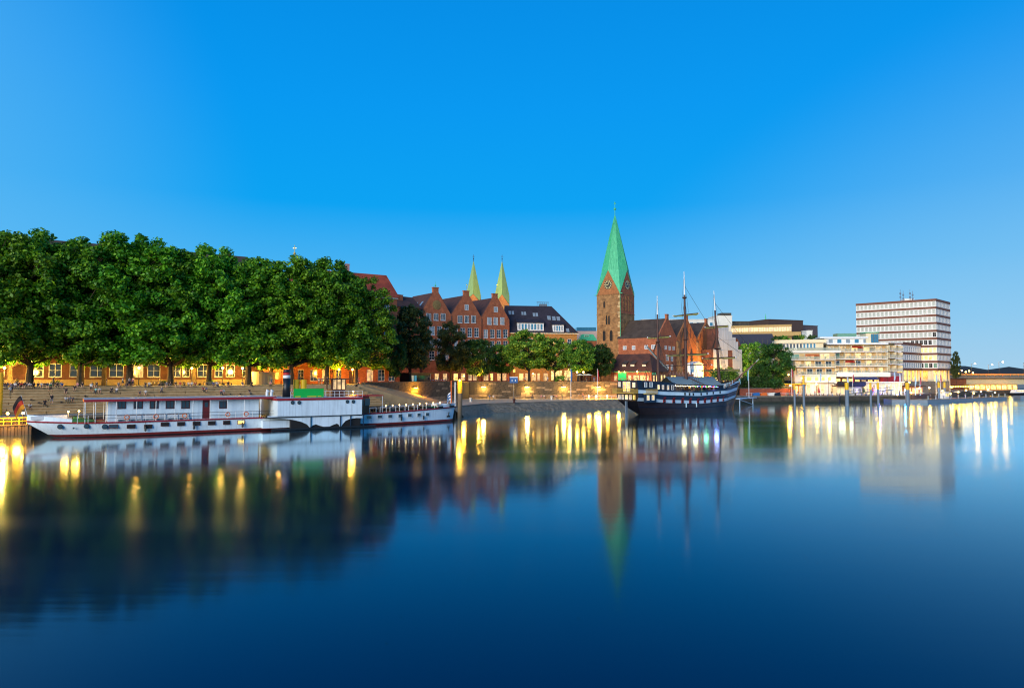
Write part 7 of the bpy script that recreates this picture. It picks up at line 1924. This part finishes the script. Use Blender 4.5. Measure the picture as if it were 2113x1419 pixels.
# landing stage with rail behind the three masted ship
F=Frame(gp(1200,203,0),gp(1290,207,0),ZQ); t=thing('landing_stage','lit footbridge with white railings from quay to the three masted ship','footbridge',tuple(F.w(0,-2,0)),F.ang)
MB().box(0,F.L,0,1.8,-.15,.05).build('deck',M['wood_gy'],t)
for i in range(9): MB().tube((i*F.L/8,0,.05),(i*F.L/8,0,1.15),.05,n=5).build('rail_post',M['white'],t)
MB().tube((0,0,1.15),(F.L,0,1.15),.04,n=5).build('handrail',M['white'],t)
for x in (2,F.L-2): MB().tube((x,.9,-3.2),(x,.9,-.15),.14,n=8).build('support',M['iron'],t)

# ================================================================== piles, pontoons and craft
def pile(px,ybot,ytop,ysplit,w,label,low='greyblue',group='yellow topped mooring piles',r=None):
    p=on_z(px,ybot,0); Y=p.y; zt=at(px,ytop,Y).z; zs=at(px,ysplit,Y).z; r=r or w/2/FPX*Y
    t=thing('mooring_pile',label,'pile',(p.x,p.y,-1.5),0,group)
    MB().lathe([(r,0),(r,zs+1.5)],14).build('shaft',M[low],t); MB().lathe([(r*1.01,zs+1.5),(r*1.01,zt+1.4),(r*.8,zt+1.5)],14).build('yellow_top',M['yellow'],t); return t
pile(949,862,783,811,9.5,'thick mooring pile with yellow top beside the bow of the paddle steamer',low='wood_gy',group=None)
PL_='grey mooring pile with a yellow top standing off the right hand quay'
for a,l in zip([(1640,837,792,804,4),(1659,837,774,793,4.5),(1748,838,789,804,7.5),(1797,833,789,804,4),(1812.5,834,789,803,4.5),(1873,831,789,804,7.5)],
    ['short slim yellow topped pile before the ochre pavilion','tallest slim yellow topped pile, before the ochre pavilion','thick yellow topped pile before the dark roofed glass pavilion','slim yellow topped pile beside the closed red parasol at the gangway','slim yellow topped pile beside the upper part of the gangway','thick yellow topped pile rising through the end of the guest pontoon']): pile(*a,l)
for a in [(1938,829,788,800,4),(1950,829,788,800,4)]: pile(*a,'thin pile with yellow top at the middle of the guest pontoon')
# thin posts near the bow
for i,px in enumerate((931,939,943)):
    p=on_z(px,858,0); t=tag(MB().tube((0,0,-1.5),(0,0,at(px,785+3*i,p.y).z),.16,.14,8).build('mooring_post',[M['orange'],M['white'],M['iron']][i],None,tuple(p)),['orange post by the bow of the paddle steamer','white post between two darker posts by the steamer bow','dark post next to the thick yellow topped pile'][i],'post')
l_=thing('pile_lamp','yellow lamp on top of the thick mooring pile','lamp',tuple(at(949,785,on_z(949,862,0).y)+Vector((0,-.8,0)))); MB().lathe([(.1,-.2),(.2,0),(.1,.25)],10).build('globe',M['lamp_y'],l_); MB().tube((0,0,-.1),(0,.7,-.25),.05,n=5).build('bracket',M['iron'],l_); point(l_,(0,-.3,-.5),350,SOD)
# left mooring stage at the stern of the steamer
p0_=on_z(-40,903,0); F=Frame(on_z(-60,901.5,0),on_z(70,896,0),0.0)
t=thing('timber_stage','timber sheet piled mooring stage with railings at the stern of the steamer','jetty',tuple(F.o),F.ang)
zt=F.hit(35,877)[1]
n=int(F.L/.45)
for i in range(n): MB().box(i*.45+.02,i*.45+.43,-.12 if i%2 else -.05,.1,-1.5,zt-.05).build('plank',M['wood_gy'],t)
MB().box(0,F.L,-.2,5,zt-.04,zt+.1).build('deck',M['wood_gy'],t)
for i in range(9): MB().tube((i*F.L/8,.1,zt+.1),(i*F.L/8,.1,zt+1.2),.05,n=6).build('rail_post',M['yellow'],t)
for z in (.65,1.2): MB().tube((0,.1,zt+z),(F.L,.1,zt+z),.04,n=5).build('rail',M['yellow'],t)
for i,(px,py) in enumerate(((16,850),(48,850))):
    p=F.w(F.hit(px,py,.3)[0],.3,zt+.1); street_lamp(p,max(1.2,F.hit(px,py,.3)[1]-zt-.5),'bright low lamp on the timber stage at the steamer stern',420,SOD,'lamp_w','lamps of the timber stage',r=.2,front=-1.2)
pY=on_z(1,893,0); q=thing('mooring_pile','tall yellow painted pile at the timber stage','pile',(gx(-1,pY.y+3,5),pY.y+3,-1.5)); MB().lathe([(.42,0),(.42,2.2)],14).build('shaft',M['wood_gy'],q); MB().lathe([(.43,2.2),(.43,at(2,768,pY.y+3).z+1.5)],14).build('yellow_top',M['yellow'],q)
# lamps on the steamer
for (px,py,yo,e) in [(163,848,-2,90),(141,849,-1,70),(729,807,-1,240)]:
    x,z=SF.hit(px,py,yo); q=thing('deck_lamp',{163:'lamp under the aft awning of the paddle steamer',141:'lamp on the aft deck beside the green tarpaulin',729:'dazzling lamp on the bridge deck before the wheelhouse'}[px],'lamp',tuple(SF.w(x,yo,z))); MB().lathe([(.05,-.15),(.12,-.03),(.12,.05),(.03,.13)],10).build('globe',M['lamp_w'],q); MB().tube((0,0,-(z-(zd(0.1) if px<200 else 6))),(0,0,-.2),.03,n=5).build('post',M['white'],q); point(q,(0,-.5,.2),e,WARM,.15)
for i in range(9):
    x=SF.hit(800+i*14,838,-2)[0]; z=zd((x+1)/(SF.L+1.5))+1.2
    q=thing('table_lamp','small warm lamp standing on a foredeck table of the steamer','lamp',tuple(SF.w(x,-1.1,z-.35)),0,'foredeck table lamps'); MB().lathe([(.06,0),(.04,.2),(.14,.22),(.09,.42)],8).build('shade',glow('table_lamp_glow',(1,.6,.2),6),q)
# quay fence and market clutter on the right bank
RB=Frame(gp(1610,243,0),gp(1731,243.5,0),ZR)
def quay_fence(F,label):
    t=thing('quay_railing',label,'railing',tuple(F.o),F.ang); n=int(F.L/2)
    for i in range(n+1): MB().tube((i*F.L/n,0,0),(i*F.L/n,0,1.1),.04,n=5).build('post',M['white'],t)
    for z in (.55,1.1): MB().tube((0,0,z),(F.L,0,z),.03,n=5).build('rail',M['white'],t)
quay_fence(RB,'white quay railing before the cream flats'); quay_fence(Frame(gp(1735,249,0),gp(1866,252,0),ZR),'white quay railing before the balcony flats'); quay_fence(Frame(gp(1540,241,0),gp(1606,242.5,0),ZR),'thin railing below the big round tree')
# lower pavilion buildings along the right quay
def pavilion(px0,px1,Y,ytop,label,wm,lit,roofm,depth=5,n=5,name='pavilion'):
    F=Frame(gp(px0,Y,0),gp(px1,Y+1,0),ZR); t=thing(name,label,'pavilion',tuple(F.o),F.ang); zt=F.hit((px0+px1)/2,ytop)[1]
    w=F.L/n; ops=[(i*w+.3,(i+1)*w-.3,.3,zt-.6) for i in range(n)]
    facade(t,F.L,zt,ops,wm); 
    for i,o in enumerate(ops): window(t,*o,2,1,y=.12,pm=lit[i%len(lit)],fm=M['white'],name='shop_window')
    shell(t,F.L,depth,zt,wm); MB().box(-.4,F.L+.4,-1.2,depth+.3,zt,zt+.3).build('roof',roofm,t); return F,t,zt
pavilion(1613,1660,256,793,'ochre quay pavilion with a glowing yellow front beside the big tree',mat('ochre_wall','#b8853a',.8,var=.15),[M['lit_y'],M['lit_dim']],M['yellow'],n=4)
pavilion(1664,1722,257,789,'white quay kiosk row with lit serving hatches under the cream flats',M['white_r'],[M['lit_w'],M['white'],M['lit_dim']],M['white'],n=6)
F,t,zt=pavilion(1727,1750,256,797,'small lit shop front left of the dark pavilion',M['cream'],[M['lit_w'],M['lit_y']],M['wood_dk'],n=3)
F,t,zt=pavilion(1751,1779,254,797.5,'glass pavilion with a heavy dark blue roof',M['white_r'],[M['lit_w'],M['glass']],mat('dark_blue_fascia','#20283c',.6,var=.2),n=4)
MB().box(-.5,F.L+.5,-1.6,5.5,zt+.3,zt+1.9).build('roof_fascia',MATS['dark_blue_fascia'],t)
pavilion(1782,1862,258,789,'long arcade of lit shops under the balcony flats',M['cream'],[M['lit_w'],M['lit_y'],M['lit_dim']],M['white_r'],n=9)
pavilion(1866,1905,262,797,'small orange lit bar beneath the concrete terrace wall',mat('bar_wall','#b07a4a',.8,var=.2),[M['lit_o'],M['lit_y']],M['wood_dk'],n=5)
# lamps of the right bank
RL='quay street lamp with a bright head on the right hand bank'
for (px,py,Y,e,g) in [(1628,772,250,900,'lamp_w'),(1631,794,249,600,'lamp_p'),(1655,779,252,1200,'lamp_y'),(1685,791,253,700,'lamp_p'),(1710,775,252,700,'lamp_p'),(1748,772,256,1200,'lamp_w'),(1812,772,254,900,'lamp_y'),(1877,788,256,800,'lamp_w'),(1897,800,254,700,'lamp_p'),(1918,799,256,700,'lamp_p'),(1964,798,280,700,'lamp_y')]:
    p=gp(px,Y,ZR); h=at(px,py,Y).z-ZR; street_lamp(p,h-.4,RL,e*.5,WARM if g!='lamp_y' else SOD,g,'lamps of the right hand quay',r=.24)
for i in range(11):
    px=1962+i*5.2; Y=286+i*2.5; p=gp(px,Y,ZR); street_lamp(p,at(px,797,Y).z-ZR-.3,'globe lamp in the row before the bridge abutment',140 if i%2 else 0,SOD,'lamp_y','globe lamps by the bridge',r=.2)
for (px,py) in [(2005,750),(2062,747),(2113,748),(2040,752)]:
    Y=346.2 if px!=2040 else 346.4; zdk_=zdk-.4; p=gp(px,Y,zdk_); street_lamp(p,at(px,py,Y).z-zdk_,'tall road lamp with a pinkish white head on the bridge',1500,SOD,'lamp_p','road lamps on the bridge',r=.3,arm=-2.8,rz=math.pi/2)  # arms made to overhang the parapet so its river face is lit
for (px,py) in [(1985,764),(1993,767),(2000,765),(1978,770),(2008,769)]:
    Y=366; p=gp(px,Y,zdk-.4); street_lamp(p,at(px,py,Y).z-zdk+.1,'glaring road lamp at the head of the bridge',500,SOD,'lamp_w','lamps at the bridge head',r=.32)
t=thing('traffic_light','green traffic light at the bridge head','traffic light',tuple(gp(1971,340,zdk-.4))); MB().tube((0,0,0),(0,0,1.6),.07,n=6).build('post',M['iron'],t); MB().box(-.2,.2,-.12,.15,1.6,2.6).build('housing',M['black'],t); MB().lathe([(.2,0),(.2,.05)],10,(0,0,0)).build('green_lens',glow('traffic_green',(.05,1,.45),20),t,(0,-.14,1.85)).rotation_euler=(math.pi/2,0,0)
# flagpoles of the right bank
for i,(px,py,Y,m_) in enumerate([(1634,760,246,'red'),(1693,769,247,'palebl'),(1749,777,250,'palebl'),(1760,771,249,'red'),(1846,766,250,'palebl'),(1857,770,251,'white'),(1889,776,252,'palebl'),(1899,776,252,'red'),(1932,772,256,'palebl'),(1941,772,256,'red')]):
    p=gp(px,Y,ZR); h=at(px,py,Y).z-ZR; cn={'red':'red','palebl':'pale blue','white':'white'}[m_]
    t=thing('flagpole',f'tall white quay flagpole with a hanging {cn} banner','flagpole',tuple(p),.2,f'flagpoles with {cn} banners'); MB().tube((0,0,0),(0,0,h),.09,.05,8).build('pole',M['white'],t)
    mb=MB(); 
    for k in range(5): mb.hexa([(.06,-.02,h-.2-k*.6-.6),(.55+.1*math.sin(k),.06*math.sin(k*2),h-.3-k*.6-.6),(.55+.1*math.sin(k),.06*math.sin(k*2)+.03,h-.3-k*.6-.6),(.06,.01,h-.2-k*.6-.6),(.06,-.02,h-.2-k*.6),(.55+.1*math.sin(k-1),.05,h-.3-k*.6),(.55+.1*math.sin(k-1),.08,h-.3-k*.6),(.06,.01,h-.2-k*.6)])
    mb.build('banner',mat('banner_red','#c8404a',.8) if m_=='red' else M[m_],t)
# parasols, tables and people of the right bank
for i,(px,Y,m_) in enumerate([(1690,248,'red'),(1801,252,'red'),(1825,252,'white'),(1783,252,'plant')]):
    t=thing('closed_parasol',f'closed {dict(red="red",white="white",plant="dark green")[m_]} parasol on the quay near the {["white kiosks","arcade","bar","glass pavilion"][i]}','parasol',tuple(gp(px,Y,ZR)),0); MB().tube((0,0,0),(0,0,3.2),.05,n=6).build('pole',M['wood'],t); MB().lathe([(.22,1.0),(.42,1.15),(.22,2.4),(.03,3.1)],10).build('canopy',M[m_],t)
for i in range(14):
    px=1625+i*17.5; Y=246+pr.uniform(0,5)+(3 if px>1731 else 0)
    t=thing('cafe_table','small lit table with chairs on the right hand quay','table',tuple(gp(px,Y,ZR)),pr.random()*3,'quay cafe tables'); MB().lathe([(.5,.72),(.5,.76)],12).build('tabletop',M['cream'],t); MB().tube((0,0,0),(0,0,.72),.05,n=6).build('leg',M['iron'],t)
    for s in (-1,1): c=MB().box(s*.8-.2,s*.8+.2,-.2,.2,.42,.46); c.box(s*.98-.02,s*.98+.02,-.2,.2,.46,.9); c.box(s*.8-.18,s*.8+.18,-.18,.18,0,.42); c.build('chair',M['blue'] if i%4==1 else M['wood_gy'],t)
    if i%2: person(gp(px+4,Y+.6,ZR),pr.choice(['stand','walk']),pr.uniform(-2,2),pr.choice(tops),'on the right hand quay','people on the right hand quay')
for i in range(12):
    px=1850+i*18; Y=246+i*2.0
# guest pontoon
pa,pm_,pc=on_z(1840,830.5,0),on_z(1914,831.5,0),on_z(2078,824.5,0)
dirn=(pc-pm_).normalized(); nn=Vector((-dirn.y,dirn.x,0))
t=thing('guest_pontoon','long grey floating pontoon with bollards and lamps before the office block','pontoon',tuple(pm_))
def rel(p,z): return (p.x-pm_.x,p.y-pm_.y,z)
poly=[rel(pa,0)[:2],(0,0),rel(pc,0)[:2],rel(pc+nn*5,0)[:2],rel(pm_+nn*6,0)[:2],rel(pa+Vector((1,7,0)),0)[:2]]
MB().slab(poly,-.5,1.05).build('float',M['greyblue'],t); MB().slab([(x*.998,y*.998+.15) for x,y in poly],1.051,1.15).build('deck',M['wood_gy'],t)
Lp_=(pc-pm_).length
for i in range(12): p=pm_+dirn*(1+i*(Lp_-2)/11)+nn*.25; MB().lathe([(.22,0),(.22,1.1),(.3,1.15),(.3,1.3)],10,rel(p,1.15)).build('bollard',M['steel'],t)
LP='small warm lamp on the guest pontoon'
for i in range(10):
    p=pm_+dirn*(4+i*(Lp_-8)/9)+nn*2.5 if i>1 else pa.lerp(pm_,.3+.4*i)+Vector((0,3,0)); p.z=1.15; street_lamp(p,1.5+.6*(i%3),LP,70,WARM,'lamp_w','lamps on the guest pontoon',r=.22)
for i in range(9):
    p=pm_+dirn*(3+i*(Lp_-9)/8)+nn*3.6; p.z=1.15
    q=thing('parasol','pale parasol with a table on the guest pontoon','parasol',tuple(p),i,'pontoon parasols') if i%2==0 else None
    if q: MB().tube((0,0,0),(0,0,2.5),.05,n=6).build('pole',M['wood'],q); MB().lathe([(1.4,2.1),(.7,2.4),(.04,2.6)],8).build('canopy',M['cream'],q); MB().lathe([(.5,.72),(.5,.76)],10).build('tabletop',M['wood'],q)
    else: person(p,pr.choice(['stand','walk']),pr.uniform(-2,2),pr.choice(tops),'on the guest pontoon','people on the guest pontoon')
q=thing('ticket_hut','small white ticket hut on the guest pontoon','hut',tuple(pm_+dirn*(Lp_*.28)+nn*2.5+Vector((0,0,1.15))),math.atan2(dirn.y,dirn.x)); MB().box(-1.5,1.5,-1,1,0,2.4).build('wall',M['white'],q); MB().box(-1.1,1.1,-1.05,-1.0,.9,2.0).build('window',M['lit_w'],q); MB().box(-1.7,1.7,-1.3,1.2,2.4,2.55).build('roof',M['white_r'],q)
# gangway from quay to pontoon
a_=at(1752,812,247); b_=at(1845,803.5,252); d=(b_-a_); d.z=0; F=Frame(a_,b_,0)
t=thing('gangway','long grey sloping gangway with railings along the quay','gangway',tuple(F.o),F.ang)
za,zb_=a_.z,b_.z
MB().hexa([(0,0,za-.15),(F.L,0,zb_-.15),(F.L,1.6,zb_-.15),(0,1.6,za-.15),(0,0,za),(F.L,0,zb_),(F.L,1.6,zb_),(0,1.6,za)]).build('deck',M['steel'],t)
for s in (0,1.6):
    MB().tube((0,s,za+.9),(F.L,s,zb_+.9),.05,n=5).build('handrail',M['steel'],t)
    for i in range(11): x=i*F.L/10; MB().tube((x,s,za+(zb_-za)*i/10),(x,s,za+(zb_-za)*i/10+.9),.035,n=5).build('post',M['steel'],t)
MB().tube((F.L*.5,.8,-1.5),(F.L*.5,.8,(za+zb_)/2-.2),.25,n=8).build('support',M['greyblue'],t); MB().tube((F.L*.97,.8,1.2),(F.L*.97,.8,zb_-.2),.2,n=8).build('support',M['greyblue'],t); MB().tube((F.L*.03,.8,1.2),(F.L*.03,.8,za-.2),.2,n=8).build('support',M['greyblue'],t)
# small jetty at the bow of the three masted ship
F=Frame(on_z(1528,838,0),on_z(1556,835,0),0); t=thing('small_jetty','pale small jetty with struts beside the bow of the three masted ship','jetty',tuple(F.o),F.ang)
MB().box(-.5,F.L+3,0,2.5,2.2,2.4).build('deck',M['palebl'],t)
for x in (.5,F.L): MB().tube((x,.4,-1),(x,.4,2.2),.16,n=8).build('pile',M['palebl'],t)
MB().tube((-.5,.2,2.1),(F.L,.2,.1),.1,n=6).build('strut',M['palebl'],t)
q=on_z(1548,835,0); h=at(1548,762,q.y+1).z-2.4; t=thing('flagpole','white pole with a turquoise pennant on the small jetty','flagpole',(q.x,q.y+1,2.4)); MB().tube((0,0,0),(0,0,h),.1,.06,8).build('pole',M['white'],t); MB().hexa([(-.35,0,h-3.6),(-.1,0,h-3.8),(-.1,.05,h-3.8),(-.35,.05,h-3.6),(-.45,0,h-.6),(-.06,0,h-.3),(-.06,.05,h-.3),(-.45,.05,h-.6)]).build('pennant',mat('turquoise_cloth','#4aa0b0',.7),t)
for i,(px,c_) in enumerate(((1560,'blue'),(1575,'orange'),(1592,'white_r'),(1603,'black'))):
    p=gp(px,241.5,ZR); q=thing('moored_stores',f"{['blue','orange','white','black'][i]} tarpaulin covered stack on the quay right of the small jetty",'covered stack',tuple(p),.1*i); MB().hexa([(-1.3,-.7,0),(1.3,-.7,0),(1.3,.7,0),(-1.3,.7,0),(-1.0,-.5,1.1),(1.0,-.45,1.3),(1.0,.5,1.2),(-1.0,.5,1.0)]).build('cover',M[c_],q); MB().box(-1.35,1.35,-.75,.75,-.0,.14).build('pallet',M['wood_gy'],q)
# boats beyond the pontoon at the right edge
for i,(px,Y,c_) in enumerate(((2106,332,'white'),(2150,336,'white'))):
    p=gp(px,Y,0); q=thing('motor_yacht',['white motor yacht lit pink beyond the pontoon','white motor yacht at the far end of the river bank'][i],'boat',tuple(p),.25)
    mb=MB(); n=10; vs=[]
    for k in range(n+1):
        t_=k/n; b0=1.7*min(1,(1-t_)*3)**.6; vs+=[(-6+12*t_,-b0*.7,-.3),(-6+12*t_,-b0,1.2+.5*t_*t_),(-6+12*t_,b0,1.2+.5*t_*t_),(-6+12*t_,b0*.7,-.3)]
    mb.add(vs,[(4*k+j,4*k+4+j,4*k+5+j,4*k+1+j) for k in range(n) for j in range(3)]+[(0,1,2,3)]); mb.build('hull',M['black'],q)
    MB().hexa([(-5,-1.3,1.2),(3,-1.3,1.3),(3,1.3,1.3),(-5,1.3,1.2),(-4.4,-1.1,2.7),(1.4,-1.1,2.7),(1.4,1.1,2.7),(-4.4,1.1,2.7)]).build('cabin',M['white'],q); MB().box(-4,1,-1.24,-1.2,1.8,2.3).build('cabin_window',M['lit_dim'],q)
    point(q,(0,-3,3.5),120,PINK)
q=thing('work_pontoon','short grey work pontoon at the far right edge of the river','pontoon',tuple(on_z(2112,823,0))); MB().box(-1.2,14,0,4,-.4,1.3).build('float',M['greyblue'],q); MB().box(-1.2,14,-.02,4.02,1.301,1.38).build('deck',M['wood_gy'],q)
# bushes seen under the lit trees on the right and low shop lights under the bridge
F=Frame(gp(2000,338,0),gp(2100,344,0),ZR); q=thing('bridge_bar','glowing yellow bar under the road bridge','bar',tuple(F.o),F.ang); 
MB().box(0,F.L,0,3,0,3.0).build('wall',mat('bar_ochre','#b88a40',.8),q)
for i in range(9): MB().box(i*F.L/9+.3,(i+1)*F.L/9-.3,-.05,0,.5,2.5).build('shop_window',M['lit_y'] if i%3 else M['lit_w'],q)
point(q,(F.L*.3,-4,3.2),500,SOD); point(q,(F.L*.7,-4,3.2),500,SOD)

# coloured lanterns whose light shows in the river
for (px,Y,c_,n_,e) in ((1812,250,(.22,.16,1.0),'violet',900),(1868,252,(.08,.5,1.0),'blue',900),(1952,262,(.45,.15,1.0),'purple',700)):
    p=gp(px,Y,ZR if px<1900 else 1.15); t=thing('lantern',f'small {n_} lantern glowing at the water side of the right hand quay','lantern',tuple(p)); MB().tube((0,0,0),(0,0,1.6),.04,n=6).build('post',M['iron'],t); MB().lathe([(.1,1.6),(.22,1.75),(.22,2.05),(.05,2.2)],10).build('globe',glow('lantern_'+n_,c_,60),t); point(t,(0,-.4,1.8),e,c_)
# steamer outfit: lifebuoys, fenders and mooring lines
for px in (262,322,381,470,508):
    x,_=SF.hit(px,860,-3.9); rg_=MB(); pts=[(x+.34*math.cos(a),-3.92,2.98+.34*math.sin(a)) for a in [2*math.pi*k/14 for k in range(15)]]; rg_.path(pts,.075,6)
    rg_.build('lifebuoy',M['orange'],st_)
for px in (300,400,500,830,880):
    x,_=SF.hit(px,880,-4); b0=side_b_st(x); MB().lathe([(.05,0),(.16,.1),(.16,.75),(.05,.85)],8,(x,-b0-.2,.7)).build('fender',M['black'],st_); MB().tube((x,-b0-.15,1.5),(x,-b0-.05,2.4),.02,n=4).build('fender_line',M['rope'],st_)
def rope(a,b,sag,label):
    pts=[]
    for k in range(13):
        t=k/12; p=Vector(a).lerp(Vector(b),t); p.z-=sag*4*t*(1-t); pts.append(tuple(p))
    return tag(MB().path(pts,.045,5).build('mooring_rope',M['wood_gy'],None),label,'rope')
pq=on_z(949,862,0)
rope(SF.w(SF.L-.6,-.5,3.5),(pq.x-.4,pq.y,4.2),.5,'mooring rope from the steamer bow to the thick yellow topped pile')
rope(SF.w(1.0,1.2,3.3),SF.w(-6.5,5.5,3.0),.4,'mooring rope from the steamer stern to the timber stage')
rope(NS.w(NS.L-1,-1.2,5.6),tuple(on_z(1553,834,0)+Vector((0,1.2,2.4))),.9,'mooring rope from the bow of the three masted ship to the small jetty')
rope(NS.w(1.5,3.4,5.0),(36.0,206.5,2.5),.8,'mooring rope from the stern of the three masted ship to the quay')
# more people strolling on the lower quay
for (px,py,top,pose) in [(905,826,'grey','walk'),(912,826,'red','walk'),(1010,826,'blue','stand'),(1018,826,'white','stand'),(1098,824,'black','walk'),(1195,822,'grey','walk'),(1203,822,'pink','walk'),(1160,823,'green','stand')]:
    person(on_z(px,py,ZQ),pose,pr.uniform(-2,2),top,'on the lower quay before the stone wall','people on the lower quay')
for px,top in [(1012,'black'),(1047,'red'),(1130,'white'),(1172,'grey'),(1210,'black'),(1226,'blue'),(905,'white'),(925,'black')]:
    person(gp(px,219.5 if px>960 else 208,ZP),pr.choice(['stand','walk']),pr.uniform(-2,2),top,'on the promenade above the stone wall','people above the stone wall')
